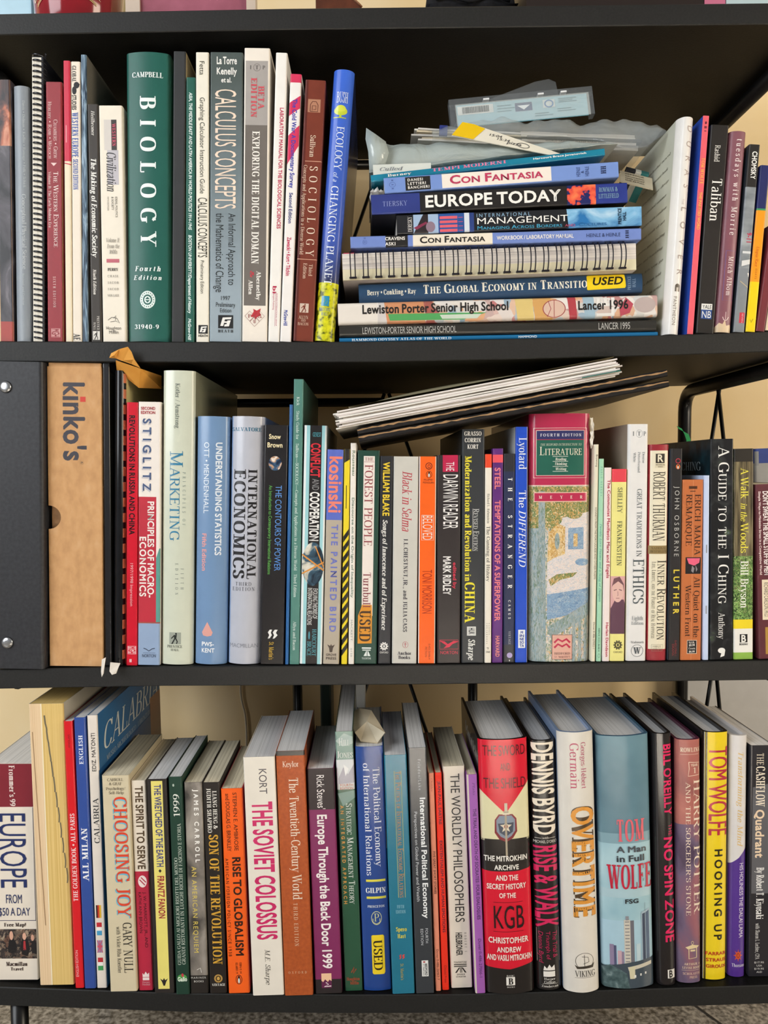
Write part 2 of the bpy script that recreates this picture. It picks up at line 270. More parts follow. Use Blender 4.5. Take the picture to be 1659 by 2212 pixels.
def serif_glyph(ch, bold):
    import re
    w, src = SERIF_SRC[ch]; V, F = [], []
    a, b = (10.5, 3.6) if bold else (6.2, 2.3)
    for st in src.split(';'):
        if st[0] in 'SV':
            for c, nums in re.findall(r'([SV])([^SV]+)', st):
                v = [float(t) for t in nums.split()]
                if c == 'S':
                    hw = a+7.5; t = 2*b*.85; y0, y1 = (v[1], v[1]+t) if v[1] <= 0 else (v[1]-t, v[1])
                    k = len(V); V += [(v[0]-hw, y0), (v[0]+hw, y0), (v[0]+hw, y1), (v[0]-hw, y1)]; F.append((k, k+1, k+2, k+3))
                else:
                    k = len(V); V += [(v[0]-b, v[1]), (v[0]+b, v[1]), (v[0]+b, v[2]), (v[0]-b, v[2])]; F.append((k, k+1, k+2, k+3))
            continue
        thin = st[0] == 't'
        if thin: st = st[1:]
        pts = []
        for c, nums in re.findall(r'([MLQ])([^MLQ]+)', st):
            v = [float(t) for t in nums.split()]
            if c in 'ML': pts.append((v[0], v[1]))
            else:
                x0, y0 = pts[-1]
                for k in range(1, 7):
                    s = k/6
                    pts.append(((1-s)**2*x0+2*s*(1-s)*v[0]+s*s*v[2], (1-s)**2*y0+2*s*(1-s)*v[1]+s*s*v[3]))
        # sharp corners become separate strips
        seg = [pts[0]]; runs = []
        for i in range(1, len(pts)):
            seg.append(pts[i])
            if i < len(pts)-1:
                ax, ay = pts[i][0]-pts[i-1][0], pts[i][1]-pts[i-1][1]; bx, by = pts[i+1][0]-pts[i][0], pts[i+1][1]-pts[i][1]
                if (ax*bx+ay*by) < .6*math.hypot(ax, ay)*math.hypot(bx, by): runs.append(seg); seg = [pts[i]]
        runs.append(seg)
        for r in runs: _strip(r, (2.4 if not bold else 3.8) if thin else a, (2.4 if not bold else 3.8) if thin else b, V, F)
    if bold: V = [(x*1.12+4, y) for x, y in V]; w = w*1.12+10
    return [(x/100+.015, y/100) for x, y in V], F, w/100+.03
_tc = bpy.data.curves.new('lettering', 'FONT'); _to = bpy.data.objects.new('lettering', _tc); COL.objects.link(_to)
_tc.resolution_u = 3; _tc.fill_mode = 'FRONT'
def _mesh_of(s):
    _tc.body = s
    bpy.context.view_layer.update()
    me = _to.evaluated_get(bpy.context.evaluated_depsgraph_get()).to_mesh()
    V = [(v.co.x, v.co.y) for v in me.vertices]; F = [tuple(p.vertices) for p in me.polygons]
    return V, F
CAPH = None
def sans_glyph(ch, bold):
    global CAPH
    _tc.offset = 0.0
    if CAPH is None:
        V, F = _mesh_of('H'); CAPH = max(v[1] for v in V)
        CAPH = (CAPH, max(v[0] for v in _mesh_of('HH')[0])-min(v[0] for v in _mesh_of('HH')[0]))
    V2, _ = _mesh_of('H'+ch+'H'); adv = max(v[0] for v in V2)-min(v[0] for v in V2)-CAPH[1]
    _tc.offset = 0.028 if bold else 0.0
    if bold and ch in 'MNWKkAVvwXxZzyY&4':                # sharp joins: thicken with shifted copies
        _tc.offset = 0.0; V0, F0 = _mesh_of(ch); V, F = [], []
        for dx, dy in ((-.03, 0), (-.012, .01), (.012, -.01), (.03, 0), (0, .018), (0, -.018)):
            k = len(V); V += [(x+dx, y+dy) for x, y in V0]; F += [tuple(k+i for i in f) for f in F0]
    else: V, F = _mesh_of(ch)
    if ch == ' ': V, F = [], []
    o = 0.02 if bold else 0
    return [(v[0]/CAPH[0]+o, v[1]/CAPH[0]) for v in V], F, adv/CAPH[0]+2*o
def glyph(ch, font):
    serif = font[0] in 'rR'; bold = font[0] in 'bR'
    k = (ch, serif, bold)
    if k not in GLYPH:
        if ch == ' ': GLYPH[k] = ([], [], .34)
        elif serif and ch in SERIF_SRC: GLYPH[k] = serif_glyph(ch, bold)
        else: GLYPH[k] = sans_glyph(ch, bold)
    return GLYPH[k]
def layout(text, font, width=None, height=None):
    """(verts, faces, length) of a line of text, cap height 1; flags: i italic, k small capitals, x spread by letter spacing"""
    V, F, x = [], [], 0.0
    items = []
    for ch in text:
        sc = 1.0
        if 'k' in font[1:] and ch.islower(): ch, sc = ch.upper(), .76
        items.append((ch, sc)); x += glyph(ch, font)[2]*sc
    track = 0.0
    if 'x' in font[1:] and width and height and len(items) > 1:
        track = max(0.0, (width/height-x)/(len(items)-1))
    x = 0.0
    for ch, sc in items:
        gv, gf, adv = glyph(ch, font); k = len(V)
        V += [(x+gx*sc, gy*sc) for gx, gy in gv]; F += [tuple(k+i for i in f) for f in gf]
        x += adv*sc+track
    x = max(x-track, .01)
    if V:
        lo = min(v[0] for v in V); hi = max(v[0] for v in V)
        V = [(v[0]-lo, v[1]) for v in V]; x = hi-lo
    if 'i' in font[1:]: V = [(a+.22*b, b) for a, b in V]
    return V, F, x
# ---------------------------------------------------------------- objects
def link(name, me, mats, parent=None, loc=None):
    o = bpy.data.objects.new(name, me); COL.objects.link(o)
    for m in mats: me.materials.append(m)
    if parent is not None: o.parent = parent
    if loc is not None: o.location = loc
    return o
def thing(name, label, cat, group=None, mtx=None):
    o = bpy.data.objects.new(name, None); COL.objects.link(o); o.empty_display_size = .02
    if mtx is not None: o.matrix_world = mtx
    return tag(o, label, cat, group)
def tag(o, label, cat, group=None):
    o['label'] = label; o['category'] = cat
    if group: o['group'] = group
    return o
class MB:
    """collects faces with one material slot per colour, then links them as one mesh"""
    def __init__(s): s.V, s.F, s.I, s.M, s.sm = [], [], [], [], []
    def slot(s, m):
        if m not in s.M: s.M.append(m)
        return s.M.index(m)
    def add(s, V, F, m, smooth=False):
        k = len(s.V); i = s.slot(m); s.V += [tuple(v) for v in V]
        for f in F: s.F.append(tuple(k+a for a in f)); s.I.append(i); s.sm.append(smooth)
        return s
    def box(s, x0, x1, y0, y1, z0, z1, m):
        V = [(x, y, z) for z in (z0, z1) for y in (y0, y1) for x in (x0, x1)]
        return s.add(V, [(0, 2, 3, 1), (4, 5, 7, 6), (0, 1, 5, 4), (2, 6, 7, 3), (0, 4, 6, 2), (1, 3, 7, 5)], m)
    def tube(s, pts, r, m, n=10, closed=False):
        pts = [Vector(p) for p in pts]; N = len(pts); V, F = [], []
        up = None
        for i, p in enumerate(pts):
            a = pts[(i-1) % N] if closed or i else p; b = pts[(i+1) % N] if closed or i < N-1 else p
            t = (b-a).normalized()
            if up is None: up = t.orthogonal().normalized()
            up = (up-t*up.dot(t)).normalized(); sd = t.cross(up)
            rr = r[i] if isinstance(r, (list, tuple)) else r
            V += [p+(up*math.cos(2*math.pi*k/n)+sd*math.sin(2*math.pi*k/n))*rr for k in range(n)]
        for i in range(N if closed else N-1):
            j = (i+1) % N
            for k in range(n): F.append((i*n+k, i*n+(k+1) % n, j*n+(k+1) % n, j*n+k))
        if not closed: F += [tuple(range(n-1, -1, -1)), tuple((N-1)*n+k for k in range(n))]
        return s.add(V, F, m, True)
    def build(s, name, parent=None, loc=None):
        me = bpy.data.meshes.new(name); me.from_pydata(s.V, [], s.F)
        me.polygons.foreach_set('material_index', s.I); me.polygons.foreach_set('use_smooth', s.sm); me.update()
        return link(name, me, s.M, parent, loc)
from mathutils.geometry import tessellate_polygon
LAYER = 0.000011
def decals(mb, w, f, design, U, Z, bulge, base=0.00005, rough=None, FX=()):
    """printed matter laid on the spine face: U(percent) -> local x, Z(photo px) -> local z, f(x) -> local depth of the face"""
    nt_x = 0
    for n, d in enumerate(design):
        k = d[0]; nt_x += k in 'vuh'; off = base+LAYER*n if k not in 'vuh' else base+LAYER*len(design)+1.6e-5*nt_x
        if k in 'vuh':
            _, text, u0, u1, y0, y1, col, font = d
            x0, x1, z0, z1 = U(u0), U(u1), Z(y0), Z(y1)
            wd_, ht = (abs(x1-x0), abs(z1-z0)) if k == 'h' else (abs(z1-z0), abs(x1-x0))
            gv, gf, ln = layout(text, font, wd_, ht)
            if k == 'v': pts = [(x0+b*(x1-x0), z0+(z1-z0)*a/ln) for a, b in gv]
            elif k == 'u': pts = [(x1-b*(x1-x0), z1+(z0-z1)*a/ln) for a, b in gv]
            else: pts = [(x0+(x1-x0)*a/ln, z1+b*(z0-z1)) for a, b in gv]
            F = gf
        elif k == 'r':
            _, u0, u1, y0, y1, col = d; x0, x1, z0, z1 = U(u0), U(u1), Z(y1), Z(y0)
            xs = sorted({x0, x1} | {x for x in FX if x0 < x < x1}); nx = len(xs)-1
            pts = [(x, z) for z in (z0, z1) for x in xs]
            F = [(i, i+1, nx+2+i, nx+1+i) for i in range(nx)]
        elif k == 'e':
            _, u0, u1, y0, y1, col = d; x0, x1, z0, z1 = U(u0), U(u1), Z(y1), Z(y0)
            pts = [((x0+x1)/2+(x1-x0)/2*math.cos(t*math.pi/14), (z0+z1)/2+(z1-z0)/2*math.sin(t*math.pi/14)) for t in range(28)]
            F = [(i, i+1, 26-i, 27-i) for i in range(13)]
        elif k == 'o':
            _, u0, u1, y0, y1, th, col = d; x0, x1, z0, z1 = U(u0), U(u1), Z(y1), Z(y0)
            pts = []
            for t in range(28):
                c, s_ = math.cos(t*math.pi/14), math.sin(t*math.pi/14)
                for q in (1, 1-th): pts.append(((x0+x1)/2+(x1-x0)/2*c*q, (z0+z1)/2+(z1-z0)/2*s_*q))
            F = [(2*i, (2*i+2) % 56, (2*i+3) % 56, 2*i+1) for i in range(28)]
        elif k == 'p':
            _, poly, col = d; pts = [(U(a), Z(b)) for a, b in poly]; F = [tuple(range(len(pts)))]
        elif k == 'l':
            _, poly, th, col = d; q = [(U(a), Z(b)) for a, b in poly]; pts, F = [], []
            _strip(q, th*U.s, th*U.s, pts, F)
        if k == 'p':
            F = [tuple(t) for t in tessellate_polygon([[Vector((a, b, 0)) for a, b in pts]])]
        V = [(x, f(x)-off, z) for x, z in pts]
        if k != 'r': V, F = split_wide(V, F, f, off, 3e-5 if k in 'vuh' else 1.5e-5)
        if k in 'vuh' or k == 'l':                          # overlapping pen strokes lie a few microns apart
            V2, F2 = [], []
            for q, fc in enumerate(F):
                m_ = len(V2); V2 += [(V[t][0], V[t][1]-(q % 20)*7e-7, V[t][2]) for t in fc]; F2.append(tuple(range(m_, m_+len(fc))))
            V, F = V2, F2
        mb.add(V, F, mat(col, rough))
def split_wide(V, F, f, off, tol):
    out = []; V = list(V); err = {}
    def e_(a, b):
        xa, xb = V[a][0], V[b][0]
        if abs(xa-xb) < 2e-4: return 0
        key = (round(xa, 5), round(xb, 5))
        if key not in err: err[key] = max(abs(f(xa+(xb-xa)*s)-(f(xa)*(1-s)+f(xb)*s)) for s in (.25, .5, .75))
        return err[key]
    st = []
    for fc in F:
        n = len(fc)
        if max(e_(fc[i], fc[j]) for i in range(n) for j in range(i)) <= tol: out.append(fc); continue
        for i in range(1, n-1): st.append((fc[0], fc[i], fc[i+1]))
    while st:
        t = st.pop()
        w, i = max((e_(t[i], t[(i+1) % 3]), i) for i in range(3))
        if w <= tol: out.append(t); continue
        i = max(range(3), key=lambda i: abs(V[t[i]][0]-V[t[(i+1) % 3]][0]))
        a, b, c = t[i], t[(i+1) % 3], t[(i+2) % 3]; x = (V[a][0]+V[b][0])/2
        V.append((x, f(x)-off, (V[a][2]+V[b][2])/2)); k = len(V)-1
        st += [(a, k, c), (k, b, c)]
    return V, out
class UMap:
    def __init__(s, w, scale): s.w, s.s = w, scale
    def __call__(s, u): return (u/100.0-.5)*s.w
def book_body(root, w, h, D, color, design, Z, scale, hard=False, bulge=0.0, r=None, side=None, pages='pages', rough=None, ptop=None, cover_print=None):
    t = .0028 if hard else .0006
    t = min(t, w*.22)
    r = (.0035 if hard else .0015) if r is None else r; r = min(r, w*.45)
    def f(x):
        y = bulge*(2*x/w)**2; a = abs(x)-(w/2-r)
        if a > 0: y += r-math.sqrt(max(r*r-min(a, r)**2, 0))
        return y
    xs = [-w/2+r*(1-math.cos(math.pi/2*i/8)) for i in range(9)]
    n = max(10, int(w/.0014)) if bulge else 2
    mid = [-w/2+r+(w-2*r)*i/n for i in range(1, n)]
    xs = xs+mid+[-x for x in reversed(xs)]
    out = [(-w/2, D)]+[(x, f(x)) for x in xs]+[(w/2, D)]
    k = (w-2*t)/w
    inn = [(-w/2+t, D)]+[(x*k, f(x)+t) for x in xs]+[(w/2-t, D)]
    N = len(out); mb = MB(); cm = mat(color, rough); sm = mat(side, rough) if side else cm
    V = [(x, y, z) for z in (0, h) for x, y in out]+[(x, y, z) for z in (0, h) for x, y in inn]
    for i in range(N-1):
        m = sm if i in (0, N-2) else cm
        mb.add([V[i], V[i+1], V[N+i+1], V[N+i]], [(0, 1, 2, 3)], m, bool(bulge) and i not in (0, N-2))
        a = 2*N
        mb.add([V[a+i], V[a+N+i], V[a+N+i+1], V[a+i+1]], [(0, 1, 2, 3)], sm)
        mb.add([V[N+i], V[N+i+1], V[a+N+i+1], V[a+N+i]], [(0, 1, 2, 3)], sm)
        mb.add([V[i], V[a+i], V[a+i+1], V[i+1]], [(0, 1, 2, 3)], sm)
    for i in (0, N-1): mb.add([V[i], V[N+i], V[3*N+i], V[2*N+i]], [(0, 1, 2, 3)], sm)
    U = UMap(w, scale)
    decals(mb, w, f, design, U, Z, bulge, rough=rough, FX=xs)
    if cover_print:
        sgn, items = cover_print          # printing on the board at x = sgn * w/2; d from spine (0) to fore edge (1), z from foot (0) to head (1)
        for n, it in enumerate(items):
            col, d0, d1, q0, q1 = it[0:5]; xo = sgn*(w/2+.0002+LAYER*n)
            if len(it) > 5:
                gv, gf, ln = layout(it[5], it[6])
                V = [(xo, D*((d0+(d1-d0)*a/ln) if sgn > 0 else (d1-(d1-d0)*a/ln)), h*(q0+(q1-q0)*b)) for a, b in gv]
                mb.add(V, gf, mat(col, rough))
            else: mb.add([(xo, D*a, h*b) for a, b in ((d0, q0), (d1, q0), (d1, q1), (d0, q1))], [(0, 1, 2, 3)], mat(col, rough))
    cov = mb.build('cover', root)
    pm = MB(); ov = .0035 if hard else .0004
    x0, x1 = -w/2+t*1.02, w/2-t*1.02; y0, y1 = f(w/2-t)+t*1.05+(.001 if hard else 0), D-(.004 if hard else .0012)
    y0 = max(y0, r*.6)
    z0, z1 = ov, h-ov
    if ptop is not None: z1 = h-ptop
    pm.box(x0, x1, y0, y1, z0, z1, mat(pages))
    pm.build('page_block', root)
    if hard and w > .012:
        hb = MB(); q = min(w*.42, .02)
        hb.tube([(x, f(x*k)+t+.0016, h-ov-.0004) for x in [(-1+2*i/8)*(w/2-t-.002) for i in range(9)]], .0015, mat('d8d2c4'), 6)
        hb.build('headband', root)
    return cov, f, U
ROWPREV = {}
def B(kind, row, xtl, xtr, xbl, xbr, yt, yb, dep, color, label, design=(), y0=None, free=False, group=None, name=None, cat='book', stickers=(), **kw):
    """standing book: photo pixels of the four spine corners"""
    if y0 is None:
        y0 = max(-.006, min(.05, .00072*(lerp_line(EDGE[3], (xbl+xbr)/2)-yb))) if row == 3 else .004
    TL, TR, BL, BR = P(xtl, yt, y0), P(xtr, yt, y0), P(xbl, yb, y0), P(xbr, yb, y0)
    zt = (TL.z+TR.z)/2; zs0 = shelf_z(row, (BL.x+BR.x)/2)
    tan = ((TL.x-BL.x)+(TR.x-BR.x))/2/(zt-zs0); a = math.atan(tan); ca = math.cos(a)
    w = ((TR.x-TL.x)+(BR.x-BL.x))/2*ca; X0 = (BL.x+BR.x)/2
    pv = ROWPREV.get(row)
    if pv and not free:
        zz = [zs0, min(zt, pv['zt'])]
        g = max(pv['X']+pv['hw']+pv['tan']*(z-pv['z'])-(X0-w/2/ca+tan*(z-zs0)) for z in zz)+.0005
        if g > 0: w -= g*ca; X0 += g/2
    zs = max(shelf_z(row, X0-w/2), shelf_z(row, X0+w/2))+.0005+abs(math.sin(a))*w/2
    h = (zt-zs)/ca
    if not free: ROWPREV[row] = dict(X=X0, hw=w/2/ca, tan=tan, z=zs0, zt=zt)
    mtx = Matrix.Translation((X0, y0, zs)) @ Matrix.Rotation(a, 4, 'Y')
    nm = name or {'p': 'paperback_book', 'h': 'hardcover_book', 't': 'textbook', 'b': 'booklet'}[kind]
    root = thing(nm, label, cat, group or GROUPS[row], mtx)
    Z = lambda py: h*(yb-py)/(yb-yt)
    sc = h/(yb-yt)
    hard = kind == 'h'
    cov, f, U = book_body(root, w, h, dep/100, color, design, Z, sc, hard=hard, **kw)
    for st in stickers:
        mb = MB(); decals(mb, w, f, st, U, Z, kw.get('bulge', 0), base=.0002); mb.build('sticker', root)
    root['_h'] = h; root['_w'] = w
    return root
GROUPS = {1: 'books standing on the upper shelf', 2: 'books standing on the middle shelf', 3: 'books standing on the bottom shelf', 4: 'books lying in the stack on the upper shelf'}
STPREV = []
def L(kind, xL, xR, yLt, yLb, yRt, yRb, dep, color, label, design=(), y0=.006, name=None, cat='book', stickers=(), grow=0, **kw):
    """book lying on the stack, spine to the front: photo px of its left and right ends"""
    TL, BL, TR, BR = P(xL, yLt, y0), P(xL, yLb, y0), P(xR, yRt, y0), P(xR, yRb, y0)
    mL, mR = (TL+BL)/2, (TR+BR)/2
    th = math.atan2(mR.z-mL.z, mR.x-mL.x); c, s = math.cos(th), math.sin(th)
    w = ((TL.z-BL.z)+(TR.z-BR.z))/2*c; h = (mR-mL).length
    ax = Vector((c, 0, s)); nx = Vector((-s, 0, c)); mid = (mL+mR)/2
    bot = lambda X: (mid.z-w/2/c)+math.tan(th)*(X-mid.x)
    need = 0
    for (xa, xb, fn) in STPREV:
        for X in (max(xa, mL.x), min(xb, mR.x)): need = max(need, fn(X)-bot(X)+.0003)
    if need > 0: w -= need*c; mid = mid+nx*(need*c/2)
    top = lambda X, m=mid.copy(), hw=w/2/c, t=math.tan(th): m.z+hw+t*(X-m.x)
    STPREV.append((mL.x, mR.x, top))
    org = mid+ax*(h/2)
    R = Matrix((nx, (0, 1, 0), -ax)).transposed().to_4x4()
    root = thing(name or {'p': 'paperback_book', 'h': 'hardcover_book', 'b': 'booklet'}[kind], label, cat, GROUPS[4], Matrix.Translation((org.x, y0, org.z)) @ R)
    Z = lambda px: h*(xR-px)/(xR-xL)
    cov, f, U = book_body(root, w, h, dep/100, color, design, Z, h/(xR-xL), hard=kind == 'h', **kw)
    for st in stickers:
        mb = MB(); decals(mb, w, f, st, U, Z, kw.get('bulge', 0), base=.0002); mb.build('sticker', root)
    root['_h'] = h; root['_w'] = w
    return root
# ---------------------------------------------------------------- room
YW = 0.36
FLZ = shelf_z(3, 0)-0.135
def struct(name, mb):
    o = mb.build(name); o['kind'] = 'structure'; return o
mb = MB(); mb.box(-2.2, 2.6, YW, YW+.1, FLZ, 1.9, mat('wall')); struct('wall_back', mb)
mb = MB(); mb.box(-2.2, 2.6, -4.0, YW, FLZ-.05, FLZ, mat('floor'))
struct('floor', mb)
mb = MB()
for a, b in (((-.62, .34), (-.36, -.03)), ((.30, .34), (.62, -.25))):      # joints between the granite slabs
    d = Vector((b[0]-a[0], b[1]-a[1], 0)).normalized(); n = Vector((-d.y, d.x, 0))*.0016
    A, C = Vector((a[0], a[1], FLZ+.0006)), Vector((b[0], b[1], FLZ+.0006))
    mb.add([A+n, A-n, C-n, C+n], [(0, 1, 2, 3)], mat('2c2722'))
struct('trim_1', mb)
# window behind the top board: pale blue panes with thin bars
mb = MB(); t = P(0, 30, YW-.004)
mb.box(-.95, -.34, YW-.012, YW-.002, shelf_z(0, 0)-.02, 1.2, mat('b4d6e6', .2))
for X in (-.735, -.585, -.46): mb.box(X-.0012, X+.0012, YW-.0135, YW-.0115, shelf_z(0, 0)-.02, 1.2, mat('4a6272'))
for zz in (.478, .62): mb.box(-.95, -.34, YW-.0135, YW-.0115, zz-.0012, zz+.0012, mat('4a6272'))
struct('window_1', mb)
# ---------------------------------------------------------------- shelving unit
unit = thing('shelving_unit', 'black open shelving unit with four boards on bent tube frames', 'shelving unit', None, Matrix.Translation((0, SHD/2, FLZ)))
def wld(o):                                              # parent to the unit, keep world coordinates
    o.parent = unit; o.matrix_parent_inverse = unit.matrix_world.inverted(); return o
bpy.context.view_layer.update()
for row in range(4):
    mb = MB(); V = []
    XS = sorted({SHX0+(SHX1-SHX0)*i/24 for i in range(25)} | {(px-PX0)*CAM_D/FPX for px, _ in EDGE[row] if SHX0 < (px-PX0)*CAM_D/FPX < SHX1}); N = len(XS)-1
    for X in XS:
        z = shelf_z(row, X)
        for y, zz in ((.0008, z), (SHD, z), (SHD, z-THICK), (.0008, z-THICK), (0, z-THICK+.0008), (0, z-.0008)): V.append((X, y, zz))
    F = [(6*i+k, 6*i+(k+1) % 6, 6*i+6+(k+1) % 6, 6*i+6+k) for i in range(N) for k in range(6)]
    F += [tuple(range(5, -1, -1)), tuple(6*N+k for k in range(6))]
    mb.add(V, F, mat('board')); e_ = mb.slot(mat('board_lit_edge'))  # front edges take the lightened board colour, undersides the dark one
    for i in range(N):
        for k in (3, 4, 5): mb.I[6*i+k] = e_
    wld(mb.build('shelf'))
RT = .0085
def bend(p, q, r_, n=6):
    """quarter bend helper: points of a smoothed corner path p[0]..p[-1]"""
    out = [Vector(p[0])]
    for i in range(1, len(p)-1):
        a, b, c = Vector(p[i-1]), Vector(p[i]), Vector(p[i+1])
        u, v = (a-b).normalized()*r_, (c-b).normalized()*r_
        for k in range(n+1):
            s = k/n; out.append((1-s)**2*(b+u)+2*s*(1-s)*b+s*s*(b+v))
    out.append(Vector(p[-1])); return out
for row in (0, 1, 2, 3):
    for X in (SHX0+.010, SHX1-.012):
        zu = shelf_z(row, X)-THICK-RT-.0005
        lo = FLZ+.001 if row == 3 else shelf_z(row+1, X)+.0005
        mb = MB(); xx = X+(.006 if X > 0 else 0)
        mb.tube(bend([(xx, .02 if X > 0 else .06, zu), (xx, SHD-.012, zu), (xx, SHD-.012, lo)], 0, .028), RT, mat('tube'), 14)
        wld(mb.build('side_frame'))
        if row == 3:
            mb = MB(); xx = SHX0+.024 if X < 0 else xx; mb.tube([(xx, .012, lo), (xx, .012, zu+RT)], RT, mat('tube'), 14); wld(mb.build('leg'))
for row, xs in ((2, (643, 1021)),):
    for px in xs:
        q = P(px, 1500, SHD-.012); mb = MB()
        mb.tube([(q.x, SHD-.012, shelf_z(3, q.x)+.0005), (q.x, SHD-.012, shelf_z(2, q.x)-THICK-.0005)], .0066, mat('tube'), 12); wld(mb.build('back_upright'))
def wire(pts, r=.0024):
    mb = MB(); mb.tube(pts, r, mat('tube'), 8); wld(mb.build('support_wire'))
XR = SHX1-.006
for row in (0, 1, 2):                                     # crossed wires hung under the side tubes
    zu = shelf_z(row, XR)-THICK-2*RT; zl = shelf_z(row+1, XR)+.001
    for X in (XR, SHX0+.006):
        zu = shelf_z(row, X)-THICK-RT-.001; zl = shelf_z(row+1, X)+.001
        wire([(X, .185, zu), (X, .235, zl+.13), (X, .262, zl)]); wire([(X, .192, zu), (X, .150, zl+.13), (X, .118, zl)])
for row in (0, 1, 2):                                     # and across the back
    zu = shelf_z(row, 0)-THICK-.001; zl = shelf_z(row+1, 0)+.001
    wire([(.02, SHD-.014, zu), (-.085, SHD-.014, zl)]); wire([(.026, SHD-.014, zu), (.13, SHD-.014, zl)])
for row in (0, 1):
    mb = MB(); za = shelf_z(row, 0)-THICK-.012; mb.tube([(SHX0+.02, SHD-.012, za), ((.05, .02)[row], SHD-.012, za)], .006, mat('tube'), 10); wld(mb.build('back_rail'))
# ---------------------------------------------------------------- upper shelf, standing books
Wt, Bk = 'eceae4', '1d1b1b'
def publisher_runner(u0, u1, y0, y1, bg_, fg):          # small square press mark with a striding figure
    c = (u0+u1)/2; w = (u1-u0); h = y1-y0; X = lambda a: u0+w*a; Y = lambda a: y0+h*a
    return [('r', u0, u1, y0, y1, bg_), ('e', X(.5), X(.66), Y(.04), Y(.2), fg),
            ('p', [(X(.38), Y(.22)), (X(.66), Y(.2)), (X(.6), Y(.56)), (X(.42), Y(.56))], fg),
            ('p', [(X(.42), Y(.52)), (X(.52), Y(.56)), (X(.3), Y(.98)), (X(.16), Y(.98))], fg),
            ('p', [(X(.5), Y(.54)), (X(.62), Y(.52)), (X(.74), Y(.78)), (X(.66), Y(.98)), (X(.58), Y(.95)), (X(.64), Y(.78))], fg),
            ('p', [(X(.38), Y(.24)), (X(.46), Y(.3)), (X(.2), Y(.56)), (X(.14), Y(.5))], fg)]
def block_h(u0, u1, y0, y1):                            # black square with a broken white H
    w, h = u1-u0, y1-y0; X = lambda a: u0+w*a; Y = lambda a: y0+h*a
    return [('r', u0, u1, y0, y1, '1e1f20'), ('p', [(X(.14), Y(.82)), (X(.3), Y(.18)), (X(.9), Y(.14)), (X(.86), Y(.3)), (X(.45), Y(.32)), (X(.34), Y(.82))], Wt),
            ('p', [(X(.62), Y(.4)), (X(.84), Y(.38)), (X(.72), Y(.84)), (X(.4), Y(.86)), (X(.43), Y(.7)), (X(.56), Y(.68))], Wt),
            ('r', X(.4), X(.7), Y(.47), Y(.58), Wt)]
def gear(u0, u1, y0, y1, fg, bg_):                      # cog wheel press mark
    w, h = u1-u0, y1-y0; c, d = (u0+u1)/2, (y0+y1)/2; out = []
    for k in range(10):
        a = k*math.pi/5; e = .16
        out.append(('p', [(c+w/2*q*math.cos(a+o), d+h/2*q*math.sin(a+o)) for q, o in ((.6, -e), (1, -e), (1, e), (.6, e))], fg))
    return out+[('o', c-w*.38, c+w*.38, d-h*.38, d+h*.38, .42, fg), ('e', c-w*.1, c+w*.1, d-h*.16, d+h*.16, fg)]
def penguin(u0, u1, y0, y1, oval, body='1a1a1a', belly='f0ece4'):
    w, h = u1-u0, y1-y0; X = lambda a: u0+w*a; Y = lambda a: y0+h*a
    return [('e', u0, u1, y0, y1, body), ('e', X(.07), X(.93), Y(.05), Y(.95), oval), ('e', X(.28), X(.72), Y(.22), Y(.9), body),
            ('e', X(.36), X(.62), Y(.36), Y(.88), belly), ('e', X(.38), X(.64), Y(.1), Y(.34), body)]
B('t', 1, -6, 20, -1, 31, 172, 733, 21, 'cracked_dark', 'worn textbook with glowing ember cracks, at the shelf end beside a grey book', [('r', 0, 100, 172, 312, 'cracked'), ('r', 0, 100, 690, 733, '9c4038'), ('r', 95, 97.5, 172, 733, '8d7360')])
B('t', 1, 26, 61, 33, 67, 185, 735, 22, '8b9299', 'smooth grey physics textbook with faint white lettering beside the spiral notebook', [
  ('v', 'Davis • Dolman • Kadler • Ramage • Folk • Schick', 62, 76, 216, 402, 'b9bec2', 'r'), ('v', 'Conceptual Physical Science', 52, 76, 416, 578, 'c6cacd', 'r'), ('v', 'Revised and Concise', 50, 62, 587, 656, 'b4b9bd', 'r')], bulge=.003)
nb = B('b', 1, 68, 94, 71, 96, 122, 733, 21, '1a1b22', 'black covered spiral bound notebook with a dark plastic coil', [('r', 4, 82, 124, 733, 'pages')], name='spiral_notebook', cat='notebook', r=.001)
mb = MB(); hN = nb['_h']; wN = nb['_w']; pts = []
for i in range(53*14+1):
    a = i/14*2*math.pi; z = .002+(hN+.003)*i/(53*14)
    pts.append((wN*.52*math.cos(a), .0045-.0062*math.sin(a), z))
mb.tube(pts, .00095, mat('14151c', .25), 6); mb.build('spiral_coil', nb)
B('t', 1, 99, 133, 102, 138, 177, 735, 21, '8a2a31', 'dark red history textbook, sixth edition, with white small capitals', [
  ('v', 'Chambers • Grew', 47, 72, 257, 340, 'e3c9c4', 'rk'), ('v', 'Herlihy • Rabb • Woloch', 15, 35, 219, 340, 'e3c9c4', 'rk'), ('p', [(28, 349), (66, 349), (47, 356)], 'e3c9c4'),
  ('v', 'The Western Experience', 45, 74, 368, 530, 'f0e3dc', 'rk'), ('v', 'Volume B: The Early Modern Era', 14, 30, 368, 488, 'e8d5cf', 'r'), ('v', 'SIXTH EDITION', 38, 54, 594, 661, 'e8d5cf', 'rx'),
  ('r', 94, 100, 300, 735, '6a4024'), ('r', 24, 80, 707, 726, 'cf9a98'), ('v', 'MGH', 28, 74, 708, 725, '8a2a31', 'b')])
B('b', 1, 136, 151, 142, 156, 131, 736, 21, 'e9dcc0', 'thin pamphlet, red above and cream below, beside the dark red textbook', [('r', 0, 100, 131, 345, 'c6324a'), ('l', [(0, 349), (100, 352)], 1.1, 'c6324a'), ('r', 30, 46, 268, 305, 'd98a92')])
